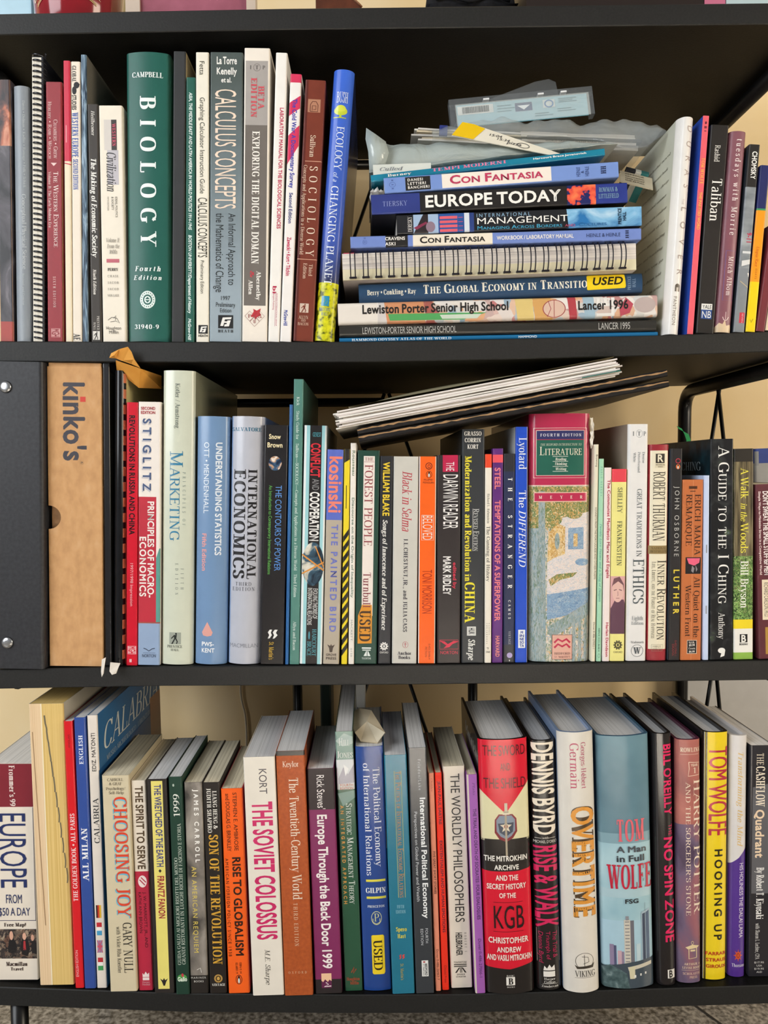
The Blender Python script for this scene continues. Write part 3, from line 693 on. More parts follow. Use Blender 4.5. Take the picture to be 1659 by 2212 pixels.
B('p', 1, 152.5, 173, 157, 177, 133, 737, 21, 'ebdfce', 'cream paperback lettered western europe in blue block capitals', [
  ('v', 'GLOBAL', 12, 56, 142, 176, Bk, 'R'), ('e', 30, 90, 176, 190, Bk), ('e', 10, 60, 186, 203, Bk), ('p', [(60, 176), (95, 181), (50, 192)], Bk), ('v', 'STUDIES', 10, 55, 204, 236, Bk, 'b'),
  ('v', 'WESTERN EUROPE', 8, 74, 241, 337, '2c56a6', 'R'), ('v', 'SECOND EDITION', 18, 70, 341, 407, '2c56a6', 'R'), ('v', 'AE', 8, 80, 719, 734, Bk, 'R')])
B('t', 1, 174, 186, 178, 191, 118, 737, 24, 'marbled', 'slim tall volume bound in marbled blue paper with dark boards', side='6f6b62', rough=.3)
B('p', 1, 187, 211, 194, 221, 225, 737, 21, '37322d', 'dark brown paperback on economic society, ninth edition, in white italics', [
  ('v', 'Heilbroner', 35, 66, 239, 291, 'f0ece4', 'ri'), ('v', 'The Making of Economic Society', 26, 74, 340, 553, 'f4f0e8', 'Ri'), ('v', 'Ninth Edition', 30, 58, 579, 634, 'e4dfd6', 'Ri'),
  ('v', 'PRENTICE', 58, 80, 681, 712, 'd5cfc5', 'r'), ('v', 'HALL', 26, 46, 695, 712, 'd5cfc5', 'r')]+publisher_runner(18, 82, 714, 733, 'd8d4cc', '2a2623'))
B('p', 1, 212, 264, 222, 272, 228, 737, 21, 'ece3d2', 'cream paperback lettered civilization with a small dark red sign', [
  ('r', 21, 52, 258, 323, 'd3ccc5'), ('r', 33, 81, 323, 397, 'bcb8bd'), ('r', 52, 75, 258, 323, '3b3735'), ('v', 'WESTERN', 56, 71, 266, 315, 'c8566a', 'Rx'), ('v', 'Civilization', 30, 70, 327, 411, '2b2a2c', 'ri'),
  ('v', 'IDEAS, POLITICS', 64, 73, 423, 467, '5a5650', 's'), ('v', '& SOCIETY', 48, 57, 423, 452, '5a5650', 's'), ('v', 'FIFTH EDITION', 30, 36, 423, 452, '6a6660', 's'),
  ('h', 'Volume II:', 20, 80, 512, 521, '8a847c', 'ri'), ('h', 'From the', 25, 78, 525, 534, '8a847c', 'ri'), ('h', '1600s', 34, 68, 537, 546, '8a847c', 'ri'), ('r', 22, 77, 557, 565, 'bb6470'),
  ('h', 'PERRY', 26, 72, 577, 583, '3a3632', 'Rx'), ('h', 'CHASE', 26, 72, 592, 597, '4a4640', 'rx'), ('h', 'JACOB', 26, 72, 606, 611, '4a4640', 'rx'), ('h', 'JACOB', 26, 72, 620, 625, '4a4640', 'rx'), ('h', 'VON LAUE', 24, 74, 634, 639, '4a4640', 'rx'),
  ('l', [(24, 690), (40, 684), (62, 686), (74, 697), (58, 692), (34, 694)], .5, '3a3632'), ('l', [(48, 686), (58, 680), (56, 690)], .5, '3a3632'), ('h', 'Houghton', 16, 80, 704, 711, '4a4640', 's'), ('h', 'Mifflin', 28, 68, 713, 720, '4a4640', 's')])
ring = [('e', 31, 66, 627, 666, 'e4eeea'), ('e', 38, 59, 635, 658, '1f574e'), ('e', 41, 56, 638.5, 654.5, 'e4eeea'), ('p', [(48.5, 640), (54, 645.5), (43, 645.5)], '1f574e'), ('p', [(48.5, 653), (54, 647.5), (43, 647.5)], '1f574e')]
ring += [('p', [(48.5+14*math.cos(a)-.9, 646.5+15.5*math.sin(a)-1.2), (48.5+14*math.cos(a)+.9, 646.5+15.5*math.sin(a)-1.2), (48.5+14*math.cos(a)+.9, 646.5+15.5*math.sin(a)+1.2), (48.5+14*math.cos(a)-.9, 646.5+15.5*math.sin(a)+1.2)], '1f574e') for a in [k*2*math.pi/18 for k in range(18)]]
B('h', 1, 264, 367, 272, 366, 112, 738, 23, '1f564d', 'thick dark green hardcover lettered biology in large white capitals', [
  ('h', 'CAMPBELL', 16, 85, 155, 166, 'e8efec', 'Rx'), ('v', 'BIOLOGY', 34, 69, 206, 531, 'eaf0ee', 'Rx'), ('h', 'Fourth', 19, 78, 573, 584, 'e8efec', 'Rix'), ('h', 'Edition', 16, 80, 593, 603, 'e8efec', 'Rix'), ('h', '31940-9', 18, 74, 701, 711, 'e8efec', 'Rx')]+ring, bulge=.004, rough=.42)
B('t', 1, 374, 402, 371, 396, 111, 738, 22, '2b2c2d', 'plain charcoal book with no lettering beside the thick green hardcover', side='93835f', rough=.5)
B('b', 1, 403, 421, 399, 420, 167, 738, 22, '20564a', 'narrow green paperback with one long line of white italic capitals', [
  ('v', 'ASIA, THE MIDDLE EAST AND LATIN AMERICA IN WORLD POLITICS 1914-1945', 34, 68, 199, 493, 'e4eeea', 'bi'), ('v', 'BOSTON UNIVERSITY/Department of History', 34, 68, 505, 675, 'e4eeea', 'bi'), ('v', 'McGraw-Hill', 34, 66, 687, 733, 'e4eeea', 'bi')])
B('p', 1, 422, 451, 423, 451, 113, 738, 21, 'ece6d6', 'white paperback calculator guide with thin black lettering', [
  ('v', 'Fetta', 30, 66, 132, 161, '3a382f', 's'), ('v', 'Graphing Calculator Instruction Guide', 32, 68, 209, 415, '3a382f', 's'), ('v', 'CALCULUS CONCEPTS', 16, 86, 424, 553, '3a382f', 's'), ('v', 'Preliminary Edition', 36, 62, 560, 632, '3a382f', 's'), ('h', 'HEATH', 18, 92, 722, 727, '2a2826', 'bx')]+block_h(18, 92, 701, 720))
B('t', 1, 454, 525, 453, 521, 113, 738, 23, 'calcgrad', 'thick grey calculus textbook with tall cream capitals', [
  ('h', 'La Torre', 20, 82, 123, 138, Wt, 'b'), ('h', 'Kenelly', 20, 82, 146, 160, Wt, 'b'), ('h', 'et al.', 34, 66, 167, 177, Wt, 'b'), ('v', 'CALCULUS CONCEPTS', 16, 80, 192, 448, 'f0d9c4', 's'),
  ('v', 'An Informal Approach to', 58, 80, 458, 614, '2d3234', 's'), ('v', 'the Mathematics of Change', 19, 43, 458, 630, '2d3234', 's'), ('h', '1997', 36, 64, 638, 647, '2d3234', 's'), ('h', 'Preliminary', 20, 80, 652, 662, '2d3234', 's'), ('h', 'Edition', 33, 68, 665, 674, '2d3234', 's'), ('h', 'HEATH', 27, 74, 712, 718, '26282a', 'Rx')]+block_h(27, 74, 680, 709))
dia = []
for cx_, cy_, t in ((30, 682, 'P'), (70, 682, 'S'), (50, 694, 'W')):
    dia += [('l', [(cx_-19, cy_), (cx_, cy_-11), (cx_+19, cy_), (cx_, cy_+11), (cx_-19, cy_)], .35, '8a4a4a'), ('h', t, cx_-7, cx_+7, cy_-4, cy_+4, '9a4448', 'r')]
B('p', 1, 527, 583, 521, 577, 104, 738, 23, 'ece3d6', 'tall cream paperback with a long brown panel on the digital domain', [
  ('r', 6, 93, 131, 659, '6a645e'), ('r', 6, 93, 131, 268, 'a49e99'), ('h', 'I', 23, 28, 141, 149, '4a4644', 'r'), ('h', 'T', 44, 56, 141, 149, '4a4644', 'r'), ('h', 'P', 72, 81, 141, 149, '4a4644', 'r'), ('o', 36, 64, 137, 153, .08, '4a4644'),
  ('v', 'BETA', 56, 79, 184, 234, 'c8505a', 'R'), ('v', 'EDITION', 28, 50, 167, 252, 'c8505a', 'R'), ('v', 'EXPLORING THE DIGITAL DOMAIN', 35, 63, 281, 568, 'f2eee6', 'R'), ('v', 'Abernethy', 56, 73, 583, 648, 'f2eee6', 'R'), ('v', '&', 30, 46, 583, 598, 'b8404a', 'R'), ('v', 'Allen', 25, 41, 603, 635, 'f2eee6', 'R'),
  ('p', [(34, 684), (46, 672), (44, 666), (58, 670), (74, 665), (70, 674), (76, 680), (60, 684), (52, 690), (48, 684)], 'b03038')]+dia)
B('p', 1, 596, 621, 579, 603, 114, 738, 22, 'efebe4', 'white laboratory manual with red capitals, leaning at the top', [
  ('v', 'LABORATORY MANUAL FOR THE BIOLOGICAL SCIENCES', 50, 82, 231, 491, 'b82f50', 'b'), ('v', 'bi', 30, 62, 616, 632, 'b02848', 'b'), ('v', 'BURGESS INTERNATIONAL GROUP', 62, 74, 632, 703, 'c0607a', 's'), ('v', 'Burgess Publishing', 34, 48, 632, 668, 'c0607a', 's'), ('r', 55, 57, 632, 704, 'c0607a')])
B('p', 1, 627, 652, 605, 628, 160, 738, 22, 'eee9e4', 'white paperback with slanted red stripes and blue lettering', [
  ('r', 0, 100, 160, 178, 'cc3459'), ('p', [(0, 222), (0, 250), (100, 232), (100, 205)], 'cc3459'), ('p', [(0, 292), (0, 354), (100, 312), (100, 268)], 'cc3459'),
  ('v', 'The Cold War: A Documentary Survey', 32, 70, 213, 404, '3b3fa0', 'b'), ('v', 'Second Edition', 34, 64, 414, 480, '3a3f78', 'b'), ('v', 'Zawacki • Kort • Tilchin', 30, 64, 510, 594, 'c03058', 'b'), ('v', 'McGraw-Hill', 28, 60, 669, 703, '3a4a9a', 'b')])
B('t', 1, 660, 704, 633, 676, 173, 739, 22, '6d3122', 'reddish brown sociology textbook, third edition, leaning beside the blue ecology book', [
  ('r', 0, 17, 173, 739, '55211a'), ('r', 18, 80, 214, 242, 'aa7a60'), ('l', [(30, 240), (30, 226), (40, 219), (58, 219), (68, 226), (68, 240), (30, 240)], .8, '5a2a20'), ('l', [(40, 238), (40, 228), (58, 228), (58, 236), (46, 236)], .8, '5a2a20'),
  ('v', 'Sullivan', 38, 64, 291, 338, 'ead9c2', 'r'), ('r', 17, 100, 346.4, 347.6, 'd0a890'), ('v', 'SOCIOLOGY', 42, 82, 358, 553, 'ecdcc6', 'rx'), ('v', 'Concepts and Applications in a Diverse World', 12, 30, 356, 550, 'dcc6b0', 'r'), ('r', 0, 100, 559, 560.2, 'd0a890'),
  ('v', 'Third', 62, 80, 570, 596, 'dcc6b0', 'r'), ('v', 'Edition', 34, 52, 568, 602, 'dcc6b0', 'r'), ('h', 'ALLYN', 22, 70, 683, 690, 'dcc6b0', 'r'), ('h', 'AND', 34, 58, 691, 696, 'dcc6b0', 'r'), ('h', 'BACON', 20, 74, 698, 704, 'dcc6b0', 'r')]+publisher_runner(26, 70, 656, 676, 'cbb8a8', '6d3122'))
B('h', 1, 721, 766, 676, 722, 150, 740, 20, 'bluefade', 'leaning blue hardcover lettered ecology with a yellow field at its foot', [
  ('r', 0, 100, 611, 740, 'yellowgrain'), ('h', 'BUSH', 24, 78, 198, 221, 'e6ecf4', 'r'), ('e', 16, 80, 229, 248, 'c3cf3a'), ('e', 24, 72, 226, 240, 'd2d84a'), ('p', [(44, 244), (52, 244), (54, 253), (42, 253)], 'b7c43a'), ('r', 14, 76, 252, 254, 'b7c43a'),
  ('v', 'ECOLOGY', 36, 72, 272, 366, 'e6ecf4', 'r'), ('v', 'of a', 36, 60, 371, 391, 'd8e4f2', 'ri'), ('v', 'CHANGING PLANET', 30, 66, 401, 616, 'e6ecf4', 'r'),
  ('r', 24, 62, 641, 663, '2a86a8'), ('l', [(36, 655), (42, 650), (38, 646)], .5, '8a9a3a'), ('l', [(44, 660), (54, 652)], .5, '8a9a3a'), ('h', 'PRENTICE', 14, 72, 667, 674, '3a6aa0', 'r'), ('h', 'HALL', 28, 60, 677, 684, '3a6aa0', 'r')], side='1b2a55', bulge=.004, rough=.2)
# the leaning group at the far end
quotes = [('6e6a5c', .12+.02*(i % 2), .62+.05*(i % 3), .86-.062*i, .872-.062*i, t, 'ri') for i, t in enumerate(['a wonderful novel', 'a beautiful, sensual book', 'one knows how deep', 'of a vanished summer', 'she writes with candour', 'a brilliant work of art', 'and so much feeling', 'spare and haunting', 'it never lets you go', 'this is a dream told', 'the mark of an artist'])]
B('h', 1, 1468, 1505, 1436, 1470, 252, 723, 15, 'e9e5df', 'white jacketed novel leaning against the stack, faded letter blocks down its spine', [
  ('v', 'DURAS', 52, 90, 271, 404, 'b3a299', 'sx'), ('v', 'THE', 50, 62, 428, 440, 'cdbfb8', 'sx'), ('v', 'LOVER', 48, 86, 446, 592, 'a5958c', 'sx'), ('e', 44, 74, 612, 622, '5a5248'), ('r', 44, 74, 618, 629, '5a5248'), ('r', 52, 66, 620, 629, 'c8bfb4'), ('v', 'PANTHEON', 40, 60, 640, 702, '8d8378', 'sx')],
  side='oldpage', bulge=.0035, r=.006, cover_print=(-1, quotes), rough=.3)
B('p', 1, 1519, 1533, 1485, 1497, 250, 721, 17, 'e5606c', 'slim coral red paperback with yellow lettering and blue covers', [
  ('v', 'TOM WOLFE', 25, 80, 340, 396, 'f0b050', 'R'), ('v', 'THE PAINTED WORD', 28, 72, 413, 494, 'f0b858', 'b'), ('e', 36, 66, 262, 268, '5a2030'), ('r', 30, 72, 272, 277, '7a2f3c'), ('r', 34, 68, 281, 284, '9a3f4c')], side='2a4ba6', r=.0008)
B('p', 1, 1536, 1576, 1505, 1541, 270, 719, 20, '252220', 'leaning black paperback with large white serif letters', [
  ('v', 'Rashid', 30, 60, 313, 349, 'e8e4dc', 'r'), ('v', 'Taliban', 28, 84, 385, 476, 'f2efe8', 'r'), ('r', 18, 80, 655, 668, 'eceae4'), ('h', 'YALE', 24, 76, 657.5, 666, Bk, 's'), ('r', 18, 80, 668, 688, '2c4a86'), ('h', 'NB', 24, 76, 671, 686, 'eceae4', 's'), ('r', 92, 95, 270, 719, '34302d')], side='1a1918')
B('h', 1, 1578, 1617, 1544, 1582, 283, 718, 18, '7e505a', 'mauve hardcover with white lower case title and a torn foot', [
  ('v', 'tuesdays with Morrie', 40, 72, 300, 506, 'f2ece8', 'rx'), ('l', [(30, 540), (88, 540), (88, 648), (30, 648), (30, 540)], .6, '6a5a8a'), ('v', 'Mitch Albom', 46, 74, 552, 637, 'eadfdc', 'rx'),
  ('l', [(54, 673), (54, 690)], .6, 'd8c4c0'), ('l', [(38, 684), (44, 690), (54, 692), (64, 690), (72, 684)], .8, 'd8c4c0'), ('p', [(0, 718), (0, 708), (22, 697), (40, 700), (52, 690), (62, 703), (84, 700), (100, 712), (100, 718)], 'd6bd9c')], bulge=.003)
B('p', 1, 1619, 1643, 1585, 1608, 312, 717, 17, 'chomskyphoto', 'small grey paperback with a black head and red numerals', [
  ('r', 0, 100, 312, 403, '282523'), ('v', 'CHOMSKY', 34, 78, 327, 386, 'f0eee8', 'b'), ('v', '9-11', 48, 90, 501, 522, 'c03a52', 'b'), ('r', 20, 100, 541, 546, 'd5d7d8'), ('p', [(20, 562), (100, 558), (100, 568), (20, 574)], 'dcdcda'), ('r', 0, 100, 578, 717, '7f8489'),
  ('p', [(80, 588), (100, 588), (100, 596), (90, 596)], 'e4e2de'), ('l', [(20, 606), (100, 620)], .8, 'c0ac88'), ('r', 40, 86, 674, 697, 'c03a48'), ('v', 'SEVEN', 62, 74, 676, 696, 'e8c8c8', 's')], side='2b3138')
B('p', 1, 1644, 1664, 1611, 1632, 357, 714, 17, '23285a', 'narrow paperback banded navy, orange and yellow', [
  ('r', 0, 100, 452, 606, 'f09a1c'), ('r', 0, 100, 606, 714, 'efd012'), ('r', 0, 100, 449, 453, '3a8a5a'), ('v', 'Utopia/Race', 30, 62, 530, 573, 'c04a1c', 'ri'), ('v', 'ESSAYS', 40, 60, 578, 600, 'b05a14', 'sx'), ('l', [(34, 688), (44, 694), (62, 686)], .5, '3a3210')])
B('p', 1, 1666, 1686, 1634, 1652, 485, 713, 16, '6c2a31', 'short dark red book beside the paperback banded navy, orange and yellow')
B('p', 1, 1688, 1712, 1654, 1676, 480, 712, 16, 'e6cdac', 'cream book just in view at the end of the upper row')
# ---------------------------------------------------------------- the stack
L('h', 733, 1421, 730, 739.3, 716, 726, 23, '1f6ea0', 'thin blue atlas lying flat at the very bottom of the stack', [('v', 'HAMMOND ODYSSEY ATLAS OF THE WORLD', 20, 74, 760, 975, 'dfe9ee', 'R'), ('v', 'HAMMOND', 20, 70, 1120, 1160, 'dfe9ee', 'b')], y0=.008)
L('h', 733, 1418, 703, 729, 690, 716, 22, '2b2a27', 'black yearbook with silver lettering lying near the bottom of the stack', [('v', 'LEWISTON-PORTER SENIOR HIGH SCHOOL', 22, 78, 783, 986, 'b5b3ae', 's'), ('v', 'LANCER 1995', 22, 80, 1293, 1361, 'b5b3ae', 's')], rough=.3)
stripe = [('p', [(0, a+6), (100, a), (100, b), (0, b+4)], c) for a, b, c in ((830, 915, 'c98a62'), (915, 935, 'a05a50'), (1112, 1150, 'd9c07a'), (1150, 1190, 'd0a060'), (1225, 1243, 'a83f46'), (1258, 1282, '9ab4c4'))]
L('h', 733, 1420, 658, 699, 632, 688, 22, 'lancer', 'colourful crayon printed yearbook lying above the black yearbook', [
  ('r', 0, 100, 730, 815, 'e4dcd2'), ('p', [(0, 815), (100, 818), (100, 832), (0, 850)], 'cfc8c4')]+stripe+[('p', [(14, 842), (44, 838), (40, 1052), (10, 1000)], '4d9a58'), ('p', [(16, 955), (34, 950), (34, 1040), (14, 1030)], 'c9d4c4'),
  ('e', 8, 88, 1172, 1222, 'd8b8a6'), ('o', 8, 88, 1172, 1222, .08, '9a4a48'), ('l', [(8, 1197), (88, 1197)], .7, '9a4a48'), ('l', [(12, 1182), (48, 1190), (84, 1184)], .7, '9a4a48'), ('p', [(6, 1340), (40, 1338), (90, 1352), (60, 1368), (20, 1360)], 'b04a58'), ('e', 20, 90, 1370, 1416, 'b8a8a4'),
  ('h', 'LE', 8, 92, 1290, 1326, 'e8e4de', 'b'), ('v', 'Lewiston Porter Senior High School', 48, 86, 783, 1098, '24211f', 'b'), ('v', 'Lancer 1996', 40, 78, 1249, 1357, '24211f', 'b')], rough=.25, r=.004)
L('p', 775, 1388, 614, 655, 588, 632, 20, '24405e', 'navy paperback on the global economy with a yellow used sticker', [('v', 'Berry • Conkling • Ray', 40, 66, 793, 899, 'e2ddcc', 'R'), ('v', 'The Global Economy in Transition', 36, 82, 915, 1282, 'ece6d4', 'Rk'), ('h', 'PRENTICE', 15, 85, 1356, 1363, '8fa3b8', 'r'), ('h', 'HALL', 28, 72, 1366, 1373, '8fa3b8', 'r')], y0=.016, bulge=.002,
  stickers=[[('p', [(22, 1270), (26, 1268), (92, 1268), (98, 1271), (98, 1347), (94, 1350), (34, 1352), (26, 1350)], 'f0d020'), ('v', 'USED', 46, 84, 1279, 1344, '201c10', 'bi')]])
wb = L('b', 740, 1374, 548, 611, 525, 588, 21, 'wirepages', 'thick wire bound notebook of white pages in the stack', [('r', 0, 40, 740, 1374, 'e2d9b8')], name='wire_bound_notebook', cat='notebook', r=.0008, y0=.006)
mb = MB(); hN, wN = wb['_h'], wb['_w']
for k in range(22):
    z = hN*(1-(.035+k*.0436))
    for dz in (-.0022, .0022): mb.tube([(wN*.5*math.cos(a)*1.03+wN*.06, .002-.009*math.sin(a), z+dz) for a in [math.pi*(.0+t/14) for t in range(15)]], .0006, mat('1b1820', .3), 6)
    mb.box(-wN*.5+wN*.04, -wN*.5+wN*.10, -.0032, -.0006, z-.0035, z+.0035, mat('1b1820', .3))
mb.build('wire_binding', wb)
mb = MB(); mb.box(wN*.47, wN*.53, .0005, .05, hN*.955, hN*.995, mat('b02848')); mb.build('index_tab', wb)
L('p', 757, 1385, 511, 536, 492, 518, 22, '7086c4', 'thin periwinkle blue workbook with a cream title panel in the stack', [('r', 0, 100, 833, 881, '22201f'), ('r', 0, 100, 892, 1064, 'ece2d0'), ('v', 'CRAVENS', 58, 84, 832, 875, 'ece8e0', 'bx'), ('v', 'ASKI', 14, 40, 832, 854, 'ece8e0', 'bx'), ('v', 'Con Fantasia', 26, 78, 907, 1048, '26221f', 'bk'),
  ('v', 'WORKBOOK / LABORATORY MANUAL', 34, 66, 1073, 1239, 'ece8e4', 'b'), ('v', 'HEINLE & HEINLE', 34, 64, 1267, 1340, '2a3458', 's'), ('h', 'HH', 15, 85, 1351, 1358, '1f2440', 'R'), ('o', 30, 66, 783, 793, .1, '4a5c96'), ('h', 'I', 74, 88, 786, 790, '4a5c96', 'r'), ('h', 'T', 40, 58, 786, 790, '4a5c96', 'r')], y0=.004)
L('p', 857, 1386, 466, 508, 443, 492, 23, '1f2024', 'black and ice blue management paperback in the stack', [('r', 0, 100, 1224, 1386, 'iceblue'), ('p', [(0, 1224), (100, 1224), (100, 1218), (0, 1228)], '1f2024'), ('r', 0, 100, 893, 947, '9fb6d2'), ('p', [(0, 893), (100, 915), (100, 925), (0, 925)], '2c2628'), ('p', [(30, 893), (60, 920), (52, 924), (20, 900)], '7a3048'), ('e', 5, 60, 920, 940, '8a7684'), ('r', 0, 100, 947, 1003, '2b4f8e')]
  +[('r', a, a+14, 950, 988, 'd8606c') for a in (4, 26, 48, 70)]+[('r', a+4, a+7, 990, 1000, 'c8506c') for a in (4, 26, 48, 70)]+[('r', 0, 100, 1003, 1014, 'd4dbe4'), ('r', 0, 100, 1014, 1024, '2c3f78'),
  ('h', 'DERESKY', 10, 88, 881, 890, 'e8e4de', 'r'), ('v', 'INTERNATIONAL', 72, 90, 1030, 1146, '8fb4d0', 'sx'), ('v', 'MANAGEMENT', 36, 68, 1031, 1227, 'f0eee8', 's'), ('v', 'Managing Across Borders', 8, 26, 1031, 1214, '4aa8cc', 'sk'), ('v', 'and', 8, 24, 1220, 1242, 'c05068', 'sk'), ('v', 'Cultures', 8, 26, 1250, 1310, '1f5a8e', 'sk'), ('h', 'PRENTICE', 10, 92, 1335, 1342, '10243c', 'b'), ('h', 'HALL', 28, 72, 1345, 1352, '10243c', 'b')], y0=.003, rough=.3)
L('p', 802, 1355, 425, 459, 389, 442, 22, '201e1d', 'black and indigo paperback with heavy white capitals naming europe', [('r', 0, 100, 802, 907, '2c3878'), ('r', 0, 100, 1225, 1287, 'flame_map'), ('r', 0, 100, 1287, 1355, '27357e'), ('v', 'TIERSKY', 38, 62, 827, 880, '8f9ac0', 'rx'), ('v', 'EUROPE TODAY', 24, 80, 919, 1212, 'f4f1ea', 'b'), ('v', 'ROWMAN &', 58, 80, 1294, 1334, '8fb4b8', 'r'), ('v', 'LITTLEFIELD', 26, 48, 1293, 1336, '8fb4b8', 'r')], y0=.004)
L('p', 830, 1336, 385, 422, 347, 389, 22, '7490cc', 'periwinkle blue textbook with a crimson title on cream in the stack', [('r', 8, 92, 876, 930, '232120'), ('r', 8, 100, 955, 1191, 'f0e6da'), ('v', 'DANESI', 66, 82, 881, 914, 'ece8e0', 'bx'), ('v', 'LETTIERI', 42, 58, 881, 920, 'ece8e0', 'bx'), ('v', 'BANCHERI', 18, 34, 881, 927, 'ece8e0', 'bx'), ('v', 'Con Fantasia', 32, 82, 972, 1173, 'b83c5c', 'bk'),
  ('h', 'HEINLE', 20, 80, 1245, 1253, '2a3a68', 's'), ('h', '&', 40, 56, 1255, 1261, '2a3a68', 's'), ('h', 'HEINLE', 20, 80, 1264, 1272, '2a3a68', 's'), ('h', 'HH', 28, 76, 1298, 1309, '1c2244', 'R'), ('o', 36, 68, 841, 855, .09, '4a5c96'), ('h', 'I', 72, 86, 846, 850, '4a5c96', 'r'), ('h', 'T', 44, 60, 846, 850, '4a5c96', 'r'), ('h', 'I', 20, 34, 846, 850, '4a5c96', 'r')], y0=.004)
L('p', 802, 1307, 379, 405, 318, 350, 21, '147894', 'teal paperback with pink slab capitals at the top of the stack', [('v', 'Burney', 44, 80, 838, 890, 'e8e6da', 'R'), ('v', 'TEMPI MODERNI', 46, 92, 935, 1094, 'd87c9c', 'R'), ('v', 'Harcourt Brace Jovanovich', 50, 74, 1153, 1267, 'f0efe8', 'b'), ('r', 6, 9, 940, 1300, '6ab0c4')], y0=.012, rough=.25)
# ---------------------------------------------------------------- middle shelf
bd = B('h', 2, -16, 92, -12, 96, 781, 1447, 28, 'binder', 'large black vinyl binder with two steel rivets at the end of the middle shelf', name='ring_binder', cat='binder', r=.004, y0=-.004)
mb = MB(); hB, wB = bd['_h'], bd['_w']
for zz in (.918, .086):
    x = wB*(30/112-.5); q = [(0, .0006), (.0045, .0006), (.0058, -.0006), (.005, -.0018), (.0025, -.0022), (0.0001, -.0022)]
    n = 18; V = [(x+a*math.cos(2*math.pi*k/n), b, zz*hB+a*math.sin(2*math.pi*k/n)) for a, b in q for k in range(n)]
    mb = MB(); mb.add(V, [(i*n+k, i*n+(k+1) % n, i*n+n+(k+1) % n, i*n+n+k) for i in range(len(q)-1) for k in range(n)], mat('steel'), True); mb.build('rivet', bd)
# kraft slip box with a thumb notch
y0 = .004; TL, BL, TR, BR = P(103, 792, y0), P(107, 1440, y0), P(217, 792, y0), P(223, 1440, y0)
zs = max(shelf_z(2, BL.x), shelf_z(2, BR.x))+.0008; hK = TL.z-zs; wK = (TR.x-TL.x+BR.x-BL.x)/2; X0 = (BL.x+BR.x)/2; tanK = ((TL.x-BL.x)+(TR.x-BR.x))/2/hK; DK = .24
kb = thing('cardboard_box', 'upright brown kraft box with a thumb notch and dark grey printed name', 'box', None, Matrix.Translation((X0, y0, zs)) @ Matrix.Rotation(math.atan(tanK), 4, 'Y'))
ROWPREV[2] = dict(X=X0, hw=wK/2, tan=tanK, z=zs, zt=TL.z)
zc = lambda py: hK*(1440-py)/(1440-792)
mb = MB(); nr = (zc(1090)-zc(1141))/2; nz = (zc(1090)+zc(1141))/2
arc = [(-wK/2+nr*1.05*math.cos(a), nz+nr*math.sin(a)) for a in [math.pi/2-math.pi*k/16 for k in range(17)]]
poly = [(-wK/2, hK), (wK/2, hK), (wK/2, 0), (-wK/2, 0)]+[(x, z) for x, z in reversed(arc)]
n = len(poly); V = [(x, 0, z) for x, z in poly]+[(x, .0016, z) for x, z in poly]
mb.add(V, [tuple(range(n)), tuple(range(2*n-1, n-1, -1))]+[(i, (i+1) % n, n+(i+1) % n, n+i) for i in range(n)], mat('kraft'))
mb.box(-wK/2, -wK/2+.0016, .0016, DK, 0, nz-nr, mat('kraft')); mb.box(-wK/2, -wK/2+.0016, .0016, DK, nz+nr, hK, mat('kraft')); mb.box(-wK/2, -wK/2+.0016, nr, DK, nz-nr, nz+nr, mat('kraft'))
mb.box(wK/2-.0016, wK/2, .0016, DK, 0, hK, mat('kraft')); mb.box(-wK/2, wK/2, .0016, DK, hK-.0016, hK, mat('kraft')); mb.box(-wK/2, wK/2, .0016, DK, 0, .0016, mat('kraft')); mb.box(-wK/2, wK/2, DK-.0016, DK, 0, hK, mat('kraft'))
UK = UMap(wK, hK/648)
decals(mb, wK, lambda x: 0.0, [('v', "kınko's", 30, 69, 826, 993, '3f3f47', 'b'), ('r', 61, 71, 856, 867, 'c4453c'), ('v', 'R', 62, 65, 996, 999, '5a5048', 'b'), ('o', 60.5, 66.5, 994.5, 1001, .1, '5a5048')], UK, zc, 0, rough=.7)
mb.build('sleeve', kb)
mb = MB(); mb.box(-wK/2+.0022, wK/2-.002, .003, DK-.002, .002, hK-.004, mat('kraft_dark')); mb.build('inner_carton', kb)
mb = MB(); mb.box(-wK/2+.001, wK/2-.0005, .001, .09, hK, hK+.0035, mat('kraft')); mb.build('lid_flap', kb)
B('b', 2, 217, 237, 224, 241, 784, 1443, 26, '141519', 'scuffed black card folder squeezed beside the brown kraft box', y0=.006, rough=.2)
rp = B('b', 2, 246, 268, 242, 268, 800, 1437, 23, 'blackgloss', 'comb bound report with a glossy black plastic spine and tan cover', [('r', 84, 100, 806+33.2*k, 826+33.2*k, 'b5694a') for k in range(19)], name='bound_report', cat='report', side='c9bd86', bulge=.004, pages='pages_cream')
B('p', 2, 273, 298, 273, 296, 869, 1442, 21, 'c4152b', 'bright red paperback with black capitals about revolutions', [('v', 'REVOLUTIONS IN RUSSIA AND CHINA', 26, 74, 897, 1155, '1d1214', 'b'), ('v', '1997/1998 Impression', 36, 62, 1217, 1311, 'e8b0b4', 's'), ('r', 14, 90, 1399, 1417, 'e8b8bc'), ('v', 'MGH', 22, 82, 1400, 1416, 'c4152b', 'b'), ('v', '1', 30, 50, 1428, 1435, 'e8b8bc', 'b')], rough=.28)
